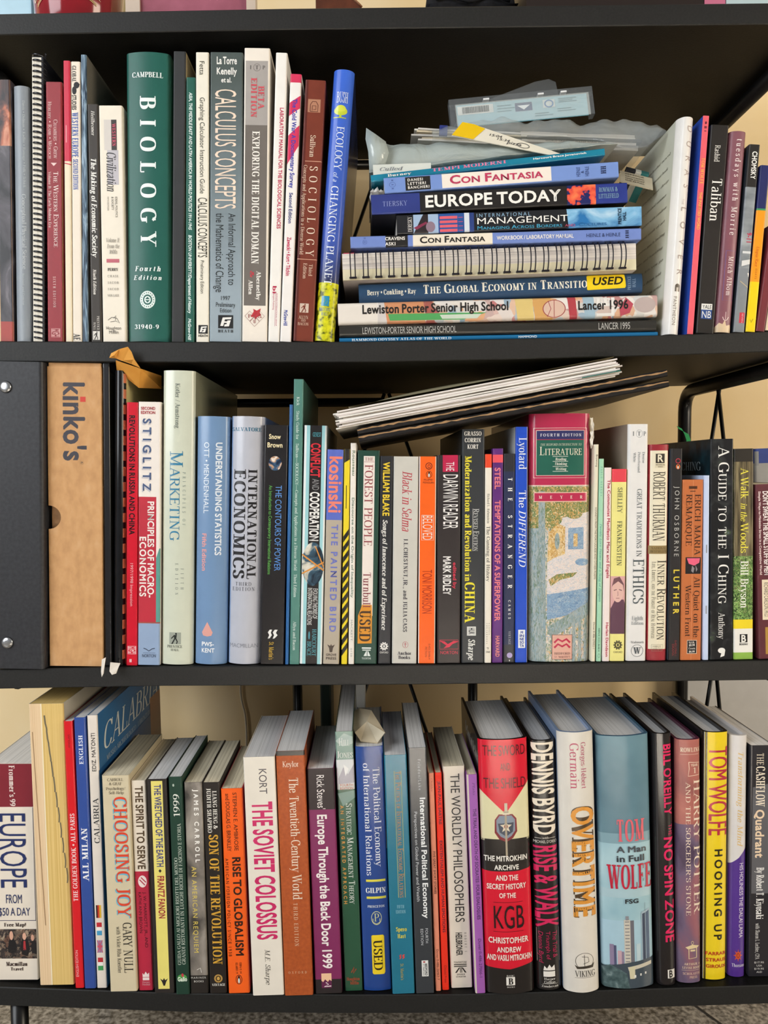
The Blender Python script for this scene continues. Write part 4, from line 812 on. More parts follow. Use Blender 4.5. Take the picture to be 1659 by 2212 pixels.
B('p', 2, 299, 347, 298, 345, 868, 1442, 23, 'ede4db', 'white and red economics paperback with spaced blue capitals', [
  ('r', 82, 100, 1185, 1349, '5a978e'), ('p', [(82, 1185), (100, 1180), (82, 1206)], 'ede4db'), ('r', 0, 82, 1073, 1349, 'b6303f'), ('r', 0, 100, 1347, 1350, '9a5048'), ('r', 0, 100, 1350, 1442, '8fa4c2'),
  ('h', 'SECOND', 12, 76, 879, 885, 'a8323e', 'bx'), ('h', 'EDITION', 12, 76, 888, 894, 'a8323e', 'bx'), ('v', 'STIGLITZ', 18, 53, 907, 1063, 'c2bfc4', 'bx'), ('v', 'STIGLITZ', 22, 57, 904, 1060, '44567a', 'bx'),
  ('v', 'PRINCIPLES OF MACRO-', 44, 72, 1083, 1293, 'f0e6e0', 'b'), ('v', 'ECONOMICS', 8, 36, 1160, 1291, 'f0e6e0', 'bx'), ('l', [(26, 1405), (38, 1407), (50, 1411), (66, 1406), (78, 1405)], .9, '3a4456'), ('r', 24, 80, 1415, 1415.6, '3a4456'), ('h', 'NORTON', 20, 82, 1418, 1425, '3a4456', 's')], rough=.25)
B('h', 2, 350, 420, 347, 415, 800, 1440, 24, 'cdd1be', 'thick speckled pale grey hardcover lettered marketing in teal', [
  ('v', 'Kotler / Armstrong', 42, 56, 828, 924, '44504c', 'r'), ('v', 'Marketing', 26, 66, 973, 1168, '357a9c', 'rk'), ('v', 'PRINCIPLES OF', 66, 75, 1018, 1134, '7a8a86', 'rx'), ('v', 'FIFTH', 62, 71, 1228, 1274, '66726e', 'rx'), ('v', 'EDITION', 45, 54, 1217, 1286, '66726e', 'rx'),
  ('h', 'PRENTICE', 20, 68, 1397, 1403, '3c4440', 'r'), ('h', 'HALL', 32, 58, 1405, 1410, '3c4440', 'r')]+publisher_runner(27, 64, 1369, 1395, '9aa094', '2a2e2c'), side='8f9078', bulge=.0035, rough=.2)
B('h', 2, 424, 494, 418, 488, 899, 1438, 24, '6c8bb0', 'slate blue statistics hardcover with a salmon drop near its foot', [
  ('v', 'UNDERSTANDING STATISTICS', 62, 80, 955, 1199, 'e8ecf0', 'b'), ('v', 'OTT • MENDENHALL', 25, 41, 955, 1108, 'e0e6ec', 's'), ('v', 'Fifth Edition', 22, 35, 1152, 1233, 'dc9a96', 'b'),
  ('p', [(41, 1345), (50, 1357), (58, 1368), (54, 1375), (41, 1377), (28, 1375), (24, 1368), (32, 1357)], 'dca096'), ('h', 'PWS-', 24, 62, 1389, 1398, 'f0f2f4', 'b'), ('h', 'KENT', 24, 64, 1403, 1412, 'f0f2f4', 'b')], bulge=.005, rough=.26)
B('h', 2, 498, 571, 491, 560, 899, 1438, 24, 'b6b8c2', 'silver grey economics hardcover with heavy black slab capitals', [
  ('r', 0, 5, 899, 1438, '88a4cc'), ('h', 'SALVATORE', 2, 92, 923, 931, '26647e', 'R'), ('v', 'INTERNATIONAL', 56, 82, 1013, 1251, '1e1d20', 'R'), ('v', 'ECONOMICS', 12, 48, 1013, 1251, '1e1d20', 'R'),  # bluish strip on the left edge is a window highlight put into colour
  ('h', 'THIRD', 22, 70, 1258, 1266, '44464c', 'rx'), ('h', 'EDITION', 12, 80, 1269, 1277, '44464c', 'rx'), ('h', 'MACMILLAN', 6, 92, 1393, 1402, '8c8f98', 's')], bulge=.006, rough=.24, side='93a2b8')
wave = lambda a, b, c, d, col: [('p', [(a+(c-a)*s, b+(d-b)*t) for s, t in q], col) for q in ([(.0, .3), (.2, 0), (.42, 0), (.3, .35), (.42, .6), (.2, .95), (0, 1), (.14, .6)], [(.5, .3), (.7, 0), (1, 0), (.82, .35), (1, .6), (.7, .95), (.5, 1), (.64, .6)])]
B('p', 2, 572, 622, 562, 613, 918, 1438, 23, '1b191b', 'black paperback with a small globe and thin blue title', [
  ('h', 'Snow', 20, 70, 938, 948, 'ecdcb0', 'b'), ('h', 'Brown', 14, 78, 956, 966, 'ecdcb0', 'b'), ('e', 20, 76, 985, 1016, 'earth_small'), ('v', 'THE CONTOURS OF POWER', 52, 78, 1048, 1233, '5a8ed2', 's'), ('v', 'An Introduction to Contemporary International Relations', 24, 38, 1048, 1241, '66b456', 's'),
  ('v', 'St. Martin\'s', 36, 56, 1389, 1428, 'd8b040', 'r')]+wave(30, 1362, 72, 1382, 'ecebe6'), rough=.22)
B('b', 2, 625, 633, 616, 623, 874, 1438, 21, '2a5e96', 'very thin blue booklet beside the green study guide')
B('b', 2, 634, 656, 625, 646, 819, 1438, 21, '4d7c72', 'tall narrow green study guide rising above its neighbours', [('v', 'Kick', 34, 62, 857, 876, 'dce6e0', 'r'), ('v', 'Study Guide for', 32, 62, 887, 948, 'dce6e0', 'r'), ('v', 'Sullivan—SOCIOLOGY—Concepts and Applications in a Diverse World', 32, 62, 957, 1232, 'dce6e0', 'r'), ('v', 'Third Edition', 32, 62, 1240, 1290, 'dce6e0', 'r'), ('v', 'Allyn and Bacon', 32, 62, 1343, 1407, 'dce6e0', 'r')], side='33584f')
B('p', 2, 657, 707, 647, 695, 919, 1438, 23, 'e6eae8', 'white and black paperback with a large globe on its spine', [
  ('r', 11, 100, 919, 1438, '9ccdd2'), ('r', 92, 100, 919, 1438, 'e6eae8'), ('r', 26, 78, 919, 1438, '1b1718'), ('h', 'GENEST', 38, 74, 934, 943, '5ab4c0', 'r'), ('v', 'CONFLICT', 32, 72, 957, 1030, 'cc2c38', 'b'), ('v', 'AND', 40, 70, 1034, 1058, '8a8a8c', 's'), ('v', 'COOPERATION', 32, 72, 1062, 1168, 'eceae6', 'b'),
  ('e', 1, 99, 1171, 1266, 'earth'), ('l', [(1, 1198), (99, 1232)], 1.6, 'd08a3a'), ('l', [(1, 1240), (99, 1214)], 1.6, 'd08a3a'), ('l', [(60, 1180), (99, 1226)], 1.2, 'd08a3a'),
  ('v', 'EVOLVING THEORIES OF', 54, 74, 1272, 1338, 'e0e0dc', 's'), ('v', 'INTERNATIONAL RELATIONS', 30, 50, 1271, 1352, 'e0e0dc', 's'), ('v', 'HARCOURT', 54, 72, 1361, 1420, '5aa8b4', 'r'), ('v', 'BRACE', 32, 50, 1388, 1420, '5aa8b4', 'r'), ('e', 36, 44, 1366, 1384, '4a8a98')], side='8a8d88')
B('p', 2, 708, 742, 697, 733, 971, 1438, 20, 'b0a594', 'tan paperback with a blue head and salmon lower case letters', [
  ('r', 0, 100, 971, 1123, '5768ba'), ('v', 'kosinski', 16, 92, 986, 1107, 'e8836f', 'bx'), ('v', 'THE PAINTED BIRD', 36, 74, 1133, 1367, '6b73ba', 'bx'), ('p', [(24, 1395), (42, 1398), (48, 1394), (54, 1398), (72, 1395), (60, 1403), (56, 1412), (40, 1412), (36, 1403)], '4a4038'), ('h', 'GROVE', 18, 82, 1415, 1420, '3c342c', 'b'), ('h', 'PRESS', 18, 82, 1423, 1428, '3c342c', 'b')])
st = [('p', [(0, y+9), (100, y-9), (100, y+4), (0, y+22)], '1c1a18') for y in [1150+22.5*k for k in range(12)]]
B('b', 2, 743, 756, 736, 750, 970, 1437, 20, 'e9d12c', 'thin yellow book with black hazard stripes down its lower half', [('p', [(0, 970), (100, 970), (100, 992), (0, 1000)], '26231e'), ('r', 40, 52, 1048, 1098, '26231e')]+st)
B('b', 2, 757, 770, 752, 765, 957, 1437, 20, 'ece5db', 'narrow white paperback on inequality with grey green lettering', [('v', 'Rousseau', 34, 78, 973, 1027, '84907f', 'b'), ('v', 'Discourse on the Origin of Inequality', 34, 72, 1074, 1292, '7f8d80', 'b'), ('v', 'HACKETT', 34, 66, 1340, 1386, '8a8f88', 's'), ('v', '0150', 34, 62, 1402, 1421, 'a0a49c', 's')])
B('p', 2, 772, 821, 766, 813, 973, 1435, 20, '1d3f34', 'dark green paperback with a white title strip and an orange used sticker', [
  ('r', 28, 78, 985, 1330, 'ece2d8'), ('h', 'THE', 33, 72, 988, 995, '8a3a40', 'r'), ('r', 30, 76, 997, 997.8, '8a3a40'), ('v', 'FOREST PEOPLE', 34, 70, 1003, 1178, '8a3a40', 'r'), ('v', 'Turnbull', 34, 68, 1236, 1312, '7a3038', 'r'), ('r', 32, 74, 1399, 1402, 'e0e6e2'), ('p', [(34, 1404), (72, 1404), (72, 1406), (34, 1406)], 'e0e6e2'),
  ('p', [(40, 1418), (52, 1407), (55, 1407), (55, 1418)], 'e0e6e2'), ('p', [(58, 1418), (58, 1407), (61, 1407), (72, 1418)], 'e0e6e2'), ('h', 'TOUCHSTONE', 32, 74, 1421, 1425, 'e0e6e2', 's')],
  stickers=[[('p', [(30, 1306), (74, 1306), (76, 1330), (76, 1390), (12, 1391), (12, 1330), (22, 1318)], 'd38f30'), ('v', 'USED', 20, 70, 1318, 1386, '3a2410', 'R')]])
B('p', 2, 822, 849, 816, 844, 985, 1437, 19, '23252a', 'black poetry paperback with yellow bold capitals and white italics', [('v', 'WILLIAM BLAKE', 24, 74, 998, 1114, 'e6c838', 'b'), ('v', 'Songs of Innocence and of Experience', 26, 62, 1122, 1362, 'e4e2dc', 'Ri'), ('h', 'OXFORD', 14, 80, 1410, 1414, 'e4e2dc', 's')]+gear(14, 80, 1389, 1408, 'e4e2dc', '23252a'))
B('p', 2, 851, 904, 846, 900, 986, 1434, 21, 'c9c6bd', 'light grey paperback with a red script title', [('v', 'Black in Selma', 36, 74, 1017, 1146, 'b2444e', 'ri'), ('v', 'J.L.CHESTNUT,JR., and JULIA CASS', 44, 60, 1163, 1365, '34323a', 'Rx'), ('o', 42, 66, 1386, 1400, .09, 'b2444e'), ('r', 53, 55, 1388, 1398, 'b2444e'), ('r', 48, 60, 1391, 1391.8, 'b2444e'), ('h', 'Anchor', 22, 78, 1408, 1415, '34323a', 'R'), ('h', 'Books', 26, 74, 1417, 1424, '34323a', 'R')])
B('p', 2, 906, 943, 903, 940, 986, 1434, 20, 'f2641a', 'bright orange paperback with white and dark narrow capitals', [
  ('r', 0, 5, 986, 1434, 'e8e2d8'), ('r', 94, 100, 986, 1434, 'd8d2c8'), ('o', 36, 76, 999, 1014, .2, '5a1c14'), ('o', 48, 66, 1003, 1011, .3, '5a1c14'), ('h', 'PLUME/', 28, 80, 1034, 1038, '8a3a18', 's'), ('h', 'PENGUIN', 22, 86, 1040, 1044, '8a3a18', 's'), ('v', 'BELOVED', 22, 78, 1113, 1165, 'f0d8c8', 's'), ('l', [(16, 1112), (84, 1112), (84, 1166), (16, 1166), (16, 1112)], .5, 'f0c8b0'),
  ('v', 'TONI MORRISON', 22, 78, 1230, 1325, 'a83210', 's'), ('v', '0-452-26446-4', 60, 72, 1391, 1425, '9a4018', 's'), ('v', 'FICTION', 40, 52, 1398, 1420, '9a4018', 's')]+penguin(40, 74, 1017, 1032, 'f2641a'), rough=.25)
B('p', 2, 944, 995, 943, 995, 983, 1436, 23, '2e2929', 'black reader with a dark red head and tall white capitals', [
  ('r', 24, 88, 983, 1019, 'b3264a'), ('v', 'THE', 38, 72, 998, 1017, 'eee8e6', 's'), ('v', 'DARWIN READER', 26, 88, 1025, 1142, 'eeeae6', 's'), ('v', 'edited by', 68, 82, 1215, 1273, 'c23a4e', 'b'), ('v', 'MARK RIDLEY', 26, 58, 1202, 1286, 'eeeae6', 'b'),
  ('l', [(12, 1385), (90, 1385), (90, 1405), (12, 1405), (12, 1385)], .5, 'cc3a50'), ('p', [(8, 1386), (32, 1388), (46, 1394), (70, 1387), (94, 1388), (66, 1394), (52, 1401), (28, 1403), (40, 1397)], 'cc3a50'), ('h', 'NORTON', 14, 88, 1409, 1416, 'cc3a50', 's')], rough=.3)
B('p', 2, 998, 1047, 997, 1045, 927, 1435, 23, '2d3033', 'charcoal paperback with yellow title on modernization in china', [
  ('h', 'GRASSO', 10, 86, 932, 941, 'e8e4da', 'R'), ('h', 'CORRIN', 12, 84, 946, 955, 'e8e4da', 'R'), ('h', 'KORT', 24, 72, 960, 969, 'e8e4da', 'R'), ('v', 'Modernization and Revolution in', 14, 42, 984, 1256, 'e2d53e', 'R'), ('v', 'CHINA', 14, 58, 1258, 1347, 'e8dc3a', 'R'), ('v', 'Revised Edition', 52, 76, 1098, 1190, 'd0d0cc', 'rk'), ('r', 48, 49.5, 1098, 1190, 'd0d0cc'),
  ('r', 24, 64, 1355, 1375, 'dcdcd6'), ('v', 'HUK', 32, 58, 1358, 1372, '2d3033', 'b'), ('v', 'Sharpe', 30, 60, 1382, 1428, 'e0e0da', 'Ri')])
B('p', 2, 1048, 1063, 1047, 1061, 981, 1434, 18, 'ebe3d3', 'narrow cream paperback with an orange red head', [('r', 0, 100, 981, 1010, 'e2492a'), ('v', 'Richard L. Rubenstein', 32, 66, 1066, 1130, '4a4844', 'r'), ('v', 'The Cunning of History', 24, 74, 1136, 1257, '2a2826', 'r'), ('v', 'HARPER', 58, 74, 1347, 1372, '3a3834', 'sx'), ('v', 'TORCHBOOKS', 24, 40, 1347, 1392, '3a3834', 'sx'), ('h', 'TB', 30, 60, 1400, 1404, '3a3834', 's'), ('h', '2068', 18, 78, 1408, 1412, '3a3834', 's')])
B('p', 2, 1065, 1087, 1063, 1086, 969, 1434, 20, '58286f', 'purple paperback with a coral band and salmon capitals', [('r', 0, 100, 982, 999, 'e0535e'), ('v', 'STEEL', 20, 72, 1010, 1056, 'e07c80', 'b'), ('v', 'TEMPTATIONS OF A SUPERPOWER', 22, 72, 1080, 1343, 'e07c80', 'b'), ('v', 'HARVARD', 32, 68, 1375, 1421, 'e08a80', 'b')])
B('p', 2, 1088, 1113, 1088, 1111, 980, 1434, 18, '232a47', 'navy paperback with widely spaced white serif capitals', [('r', 0, 100, 980, 1018, '26272c'), ('r', 0, 100, 1395, 1434, '2b2c30'), ('v', 'THE STRANGER', 38, 76, 1032, 1272, 'eeece6', 'Rx'), ('v', 'CAMUS', 42, 64, 1297, 1338, 'dcdad6', 'Rx'), ('v', 'VINTAGE', 44, 64, 1365, 1394, 'c8c8c8', 'rx'), ('e', 30, 80, 1412, 1424, 'ad9fc8'), ('p', [(48, 1428), (60, 1428), (54, 1432)], 'dcdad6')])
B('p', 2, 1114, 1140, 1113, 1139, 922, 1434, 21, '1d48b6', 'royal blue paperback with white serif lettering and a white label', [('v', 'Lyotard', 28, 90, 945, 1014, 'eef0f2', 'r'), ('v', 'The', 28, 86, 1059, 1096, 'eef0f2', 'r'), ('v', 'DIFFEREND', 28, 84, 1101, 1222, 'eef0f2', 'ri'), ('r', 24, 82, 1362, 1402, 'eceef0'), ('r', 96, 100, 922, 1434, 'd8dce2')]
  +[('h', t, 44 if i == 0 else 36, 64 if i == 0 else 72, 1365+7.3*i, 1370.5+7.3*i, '1d3c96', 'b') for i, t in enumerate(('M', 'IN', 'NE', 'SO', 'TA'))], side='b4b7ba')
litr = B('t', 2, 1145, 1281, 1146, 1274, 893, 1432, 24, 'ae284c', 'very thick crimson literature anthology with a painted garden scene and torn corner', [
  ('r', 0, 100, 1048, 1432, 'painting'), ('r', 0, 100, 1046.5, 1048.5, 'e0c4b4'), ('r', 0, 100, 1050, 1140, 'painting_leaf'), ('r', 0, 14, 1140, 1432, 'painting_trunk'), ('p', [(14, 1060), (24, 1060), (27, 1432), (14, 1432)], 'painting_trunk'), ('p', [(50, 1118), (100, 1104), (100, 1290), (28, 1290), (28, 1180)], 'painting_path'),
  ('p', [(62, 1140), (88, 1138), (88, 1186), (62, 1186)], 'painting_blue'), ('r', 71, 78, 1152, 1180, 'painting_ochre'), ('p', [(28, 1214), (40, 1204), (57, 1196), (57, 1136), (44, 1130), (30, 1150)], 'painting_ochre'), ('e', 40, 48, 1150, 1186, 'painting_trunk'), ('p', [(30, 1252), (44, 1240), (60, 1238), (78, 1236), (70, 1246), (50, 1252), (34, 1266)], 'painting_leaf'), ('e', 58, 86, 1096, 1120, 'painting_leaf'), ('e', 30, 52, 1104, 1134, 'painting_leaf'), ('e', 74, 98, 1206, 1222, 'painting_blue'), ('e', 46, 66, 1216, 1230, 'painting_path'), ('p', [(28, 1284), (100, 1270), (100, 1300), (60, 1330), (28, 1340)], 'painting_blue'),
  ('p', [(28, 1356), (100, 1300), (100, 1330), (34, 1380)], 'painting_trunk')]+[('p', [(a, 1375-a*.4), (a+5, 1373-a*.4), (a+5, 1432), (a, 1432)], 'painting_trunk') for a in (70, 80, 90)]+[
  ('l', [(6, 924), (92, 924), (92, 1031), (6, 1031), (6, 924)], .55, 'e4cfc0'), ('l', [(10, 929), (88, 929), (88, 1026), (10, 1026), (10, 929)], .7, 'e4cfc0'), ('r', 10.5, 87.5, 930, 948, '2c2d5c'), ('r', 10.5, 87.5, 949.5, 1025, '1e5849'), ('h', 'FOURTH EDITION', 16, 83, 936, 942, 'd8d6da', 'Rx'),
  ('h', 'THE BEDFORD INTRODUCTION TO', 16, 83, 957, 962, 'c4cdb8', 'ri'), ('h', 'Literature', 15, 84, 964, 982, 'e8dfc8', 'rk'), ('h', 'Reading', 40, 58, 988, 993.5, 'd8d8cc', 'Ri'), ('h', 'Thinking', 39, 59, 998, 1003.5, 'd8d8cc', 'Ri'), ('h', 'Writing', 40, 58, 1009, 1014.5, 'd8d8cc', 'Ri')]
  +[('r', 36, 61, y, y+1, 'd8d8cc') for y in (984.5, 995, 1006, 1016.5)]+[('r', 6.5, 93.5, 1062, 1083, 'e0b8a8'), ('r', 7.5, 92.5, 1064, 1081, 'b02a4c'), ('h', 'MEYER', 14, 86, 1069.5, 1076, 'ead4c4', 'Rx'), ('r', 36, 70, 1372, 1427, '5a3a34'), ('r', 36.8, 69.2, 1373, 1426, 'dcaa98')]
  +[('l', [(40+d, y+8), (46+d, y), (53, y+5), (60, y), (66-d*0, y+8)], 2.2, 'b02444') for d, y in ((0, 1382), (0, 1393))]+[('h', 'BEDFORD', 40, 66, 1411, 1416, '4a2a2c', 'r'), ('h', 'ST. MARTIN\'S', 40, 66, 1419, 1423, '6a3a3c', 'r')], bulge=.004, r=.006, rough=.24, side='7d1a34')
mb = MB(); hL, wL = litr['_h'], litr['_w']; V = []
rr = random.Random(3); cols = 4
for i in range(9):
    z = hL*.985-i*.0038
    for k in range(cols): V.append((wL*.5-.0012+.0014*k+rr.uniform(-.0006, .0006)-(.0008*max(0, i-5) if k == 3 else 0), .003+rr.uniform(-.0022, .001)+.001*k, z+rr.uniform(-.001, .001)))
mb.add(V, [(i*cols+k, i*cols+k+1, (i+1)*cols+k+1, (i+1)*cols+k) for i in range(8) for k in range(cols-1)], mat('paper')); mb.build('torn_paper', litr)
B('b', 2, 1283, 1294, 1275, 1286, 960, 1431, 20, 'e3dcc4', 'thin cream pamphlet of sonnets beside the crimson anthology', [('v', 'Browning', 36, 76, 982, 1008, '4a463e', 's'), ('v', 'SONNETS FROM THE PORTUGUESE AND OTHER POEMS', 36, 76, 1095, 1251, '4a463e', 's'), ('v', 'Dover 0-486-27052-1', 36, 76, 1345, 1403, '4a463e', 's'), ('r', 90, 100, 960, 1431, 'a89c80')])
B('b', 2, 1294, 1305, 1287, 1299, 991, 1431, 18, 'a2d2b2', 'thin mint green poetry paperback with small teal lettering', [('v', 'PABLO NERUDA', 32, 68, 1008, 1071, '4a8a84', 'rx'), ('v', 'Twenty Love Poems and a Song of Despair', 32, 72, 1130, 1300, '4a8f8c', 'ri'), ('v', 'ISBN 0 14 01.8648 4', 30, 62, 1358, 1409, '2a4a40', 's'), ('o', 28, 72, 1414, 1423, .15, '2a4a40')])
B('b', 2, 1306, 1321, 1300, 1317, 1010, 1431, 19, 'ecdeda', 'narrow pale pink paperback with crimson manifesto title', [('v', 'The Communist Manifesto Marx and Engels', 44, 84, 1036, 1249, 'aa3248', 'b'), ('v', 'Harlan Davidson', 44, 78, 1346, 1421, 'aa3248', 'b')])
B('p', 2, 1322, 1355, 1318, 1348, 1013, 1431, 19, 'e8e08c', 'yellow paperback with a red head and a painted portrait on its spine', [
  ('r', 0, 100, 1013, 1041, 'dc4652'), ('r', 0, 100, 1245, 1371, 'd2a2a0'), ('p', [(0, 1316), (30, 1296), (88, 1296), (100, 1306), (100, 1371), (0, 1371)], '573848'), ('e', 8, 88, 1250, 1302, 'dcb4aa'), ('p', [(6, 1268), (20, 1250), (60, 1246), (88, 1262), (90, 1280), (82, 1264), (50, 1256), (16, 1264)], '6a4a50'),
  ('l', [(20, 1276), (40, 1274)], .8, '5a3a40'), ('l', [(56, 1274), (76, 1276)], .8, '5a3a40'), ('l', [(48, 1278), (50, 1287), (44, 1288)], .5, '8a6060'), ('l', [(36, 1293), (60, 1293)], .6, '7a4a4c'), ('v', 'SHELLEY', 38, 70, 1053, 1108, '3a4438', 'r'), ('v', 'FRANKENSTEIN', 38, 70, 1125, 1222, '3a4438', 'r'), ('h', 'OXFORD', 22, 84, 1409, 1413, '4a4630', 's')]+gear(22, 84, 1385, 1406, '4a4630', 'e8e08c'))
B('h', 2, 1358, 1401, 1352, 1396, 916, 1432, 23, 'e4e2df', 'tall white ethics hardcover with grey serif lettering', [
  ('h', 'I', 22, 28, 932, 941, '5a6064', 'r'), ('h', 'T', 46, 60, 932, 941, '5a6064', 'r'), ('h', 'P', 74, 86, 932, 941, '5a6064', 'r'), ('o', 38, 70, 928, 945, .07, '7a8084'), ('v', 'Denise', 70, 82, 976, 1000, '6a7074', 'r'), ('v', 'Peterfreund', 48, 60, 976, 1021, '6a7074', 'r'), ('v', 'White', 26, 38, 977, 998, '6a7074', 'r'),
  ('v', 'GREAT TRADITIONS IN', 46, 70, 1056, 1203, '4a5256', 'r'), ('v', 'ETHICS', 30, 84, 1208, 1306, '3f484c', 'r'), ('h', 'Eighth', 26, 82, 1333, 1342, '7a8084', 'r'), ('h', 'Edition', 24, 84, 1345, 1352, '7a8084', 'r'), ('h', 'Wadsworth', 22, 86, 1388, 1393, '4a5054', 'r'), ('o', 24, 84, 1396, 1423, .06, '4a5054'), ('h', 'W', 34, 74, 1402, 1416, '4a5054', 'R')], side='94887a', r=.003)
B('h', 2, 1402, 1449, 1398, 1441, 960, 1429, 20, '8e2831', 'maroon hardcover with a cream title panel and a bestseller band', [
  ('r', 8, 92, 973, 1404, 'e7dec4'), ('r', 4, 97, 1178, 1196, '8c774c'), ('h', 'NATIONAL', 16, 88, 1181, 1186, '4a3a22', 'r'), ('h', 'BESTSELLER', 12, 92, 1188, 1193, '4a3a22', 'r'), ('r', 28, 78, 979, 1010, 'd8ceb2'), ('r', 32, 74, 980, 1000, '26221e'), ('h', 'R', 40, 68, 982, 997, 'e7dec4', 'b'), ('h', 'RIVERHEAD', 32, 74, 1002, 1005, '4a4236', 'r'), ('h', 'BOOKS', 42, 66, 1006.5, 1009, '4a4236', 'r'),
  ('v', 'ROBERT THURMAN', 22, 78, 1018, 1168, '3a352c', 'r'), ('v', 'Inner Revolution', 46, 90, 1210, 1384, '3a352c', 'rk'), ('v', 'Life, Liberty, and the Pursuit of Real Happiness', 20, 38, 1213, 1380, '4a453c', 'rk'), ('l', [(22, 1394), (76, 1394), (76, 1408), (22, 1408), (22, 1394)], .3, '8a8270'), ('h', '14.00 U.S.', 28, 68, 1396, 1400, '6a6250', 's'), ('h', '(19.99 CAN)', 26, 72, 1402, 1406, '6a6250', 's')], bulge=.002)
B('p', 2, 1450, 1475, 1444, 1468, 969, 1430, 19, '222021', 'black play paperback with yellow spaced capitals', [('v', 'JOHN OSBORNE', 36, 76, 1050, 1202, 'b8b6b0', 'sx'), ('v', 'LUTHER', 36, 84, 1231, 1328, 'd9c23f', 'bx'), ('o', 38, 84, 990, 1001, .3, 'a83440'), ('v', '0-452-27045-1', 52, 70, 1386, 1420, '8a2c30', 's'), ('v', 'DRAMA', 30, 46, 1394, 1420, '8a2c30', 's')]+penguin(40, 82, 1002, 1014, 'd8703a'), side='434f58')
B('p', 2, 1475, 1520, 1470, 1514, 1036, 1429, 18, 'b96a3c', 'short rust brown paperback with black serif letters and a small war picture', [
  ('r', 50, 51.5, 1036, 1429, 'cf9068'), ('r', 30, 70, 1050, 1056, '4a2a18'), ('r', 36, 62, 1060, 1062, '5a3420'), ('v', 'ERICH MARIA', 60, 88, 1067, 1200, '2a1c14', 'r'), ('v', 'REMARQUE', 18, 46, 1067, 1179, '2a1c14', 'r'), ('r', 18, 92, 1204, 1240, '1d1a1c'), ('p', [(24, 1206), (88, 1206), (84, 1216), (60, 1222), (34, 1218)], 'e0607e'), ('p', [(50, 1222), (62, 1228), (56, 1238), (46, 1234)], '8a8488'), ('p', [(66, 1220), (76, 1230), (70, 1236)], '8a8488'),
  ('v', 'All Quiet on the', 60, 88, 1246, 1379, '2a1c14', 'r'), ('v', 'Western Front', 20, 46, 1264, 1377, '2a1c14', 'r'), ('r', 30, 78, 1385, 1415, 'd8cab8'), ('r', 32, 76, 1386, 1414, '1c1a1a'), ('h', 'U.S.', 40, 68, 1388, 1392, 'e0dcd4', 'b'), ('h', '$5.99', 40, 68, 1394, 1398, 'e0dcd4', 'b'), ('h', 'Canada', 38, 70, 1401, 1405, 'e0dcd4', 's'), ('h', '$6.99', 40, 68, 1408, 1412, 'e0dcd4', 'b')])
B('b', 2, 1520, 1533, 1517, 1531, 1027, 1432, 20, 'c3d0ec', 'thin pale blue booklet with staples in its fold', [('r', 40, 60, 1178, 1196, '8a8f98'), ('r', 40, 60, 1312, 1330, '8a8f98')])
ich = B('p', 2, 1535, 1585, 1534, 1583, 948, 1430, 22, 'nightgarden', 'dark flower strewn paperback guide with a green ribbon in it', [('v', 'A Guide to the I Ching', 34, 80, 963, 1307, 'eceae4', 'rk'), ('v', 'Anthony', 36, 64, 1326, 1385, 'e4e2dc', 'r'), ('e', 34, 66, 1404, 1416, 'eceae4'), ('p', [(50, 1414), (66, 1410), (62, 1422), (44, 1425)], 'eceae4')], side='nightblue', cover_print=(-1, [('9aa6ac', .1, .5, .86, .9, 'THE I CHING', 'rx'), ('6a7a82', .06, .5, .8, .812, 'an interpretation of the classic', 'ri')]), rough=.25)
mb = MB(); hI, wI = ich['_h'], ich['_w']; V = []
for i, (dx, dz) in enumerate(((-.004, -.02), (-.0035, .002), (-.0055, .008), (-.0095, .0125), (-.015, .0155))):
    V += [(dx-.0022*(1 if i < 3 else .5), .07, hI+dz+(.0016 if i > 2 else 0)), (dx+.0022*(1 if i < 3 else .5), .07, hI+dz-(.0016 if i > 2 else 0))]
V += [(x, y+.0004, z) for x, y, z in V]
mb.add(V, [(2*i, 2*i+1, 2*i+3, 2*i+2) for i in range(4)]+[(10+2*i, 10+2*i+2, 10+2*i+3, 10+2*i+1) for i in range(4)], mat('2f9a56')); mb.build('ribbon_bookmark', ich)
B('p', 2, 1586, 1628, 1585, 1627, 969, 1425, 20, 'woods', 'woodland printed paperback with yellow title and green foot', [
  ('r', 0, 100, 969, 997, '27231e'), ('r', 0, 100, 997, 1200, 'bark'), ('r', 0, 100, 1338, 1358, 'e8d02c'), ('r', 0, 100, 1358, 1410, 'e9e6de'), ('r', 0, 100, 1410, 1425, '86ac4a'), ('v', 'A Walk', 34, 72, 1010, 1077, 'e6dc4c', 'r'), ('v', 'in the', 34, 66, 1085, 1124, 'e6dc4c', 'ri'), ('v', 'Woods', 34, 72, 1128, 1193, 'e6dc4c', 'r'), ('v', 'Bill Bryson', 34, 74, 1210, 1313, 'f0eee8', 'r'),
  ('r', 30, 70, 1370, 1388, '1d1b1a'), ('h', 'B', 38, 62, 1372, 1387, 'e9e6de', 'b'), ('h', 'BROADWAY', 28, 72, 1390, 1394, '2a2826', 'b')])
B('p', 2, 1632, 1700, 1640, 1706, 1045, 1418, 19, '56282f', 'maroon paperback with white capitals and a cream name panel at the shelf end', [
  ('v', 'DON\'T SWEAT THE SMALL STUFF for MEN', 22, 38, 1060, 1238, 'f0e8e4', 'b'), ('v', 'Simple Ways to Minimize Stress in a Competitive World', 8, 15, 1060, 1237, 'e0cfcc', 'b'), ('r', 14, 60, 1248, 1334, 'e6d8bc'), ('v', 'RICHARD CARLSON, Ph.D.', 20, 34, 1254, 1328, '4a3a34', 's'), ('r', 22, 70, 1350, 1408, 'a8843c')])
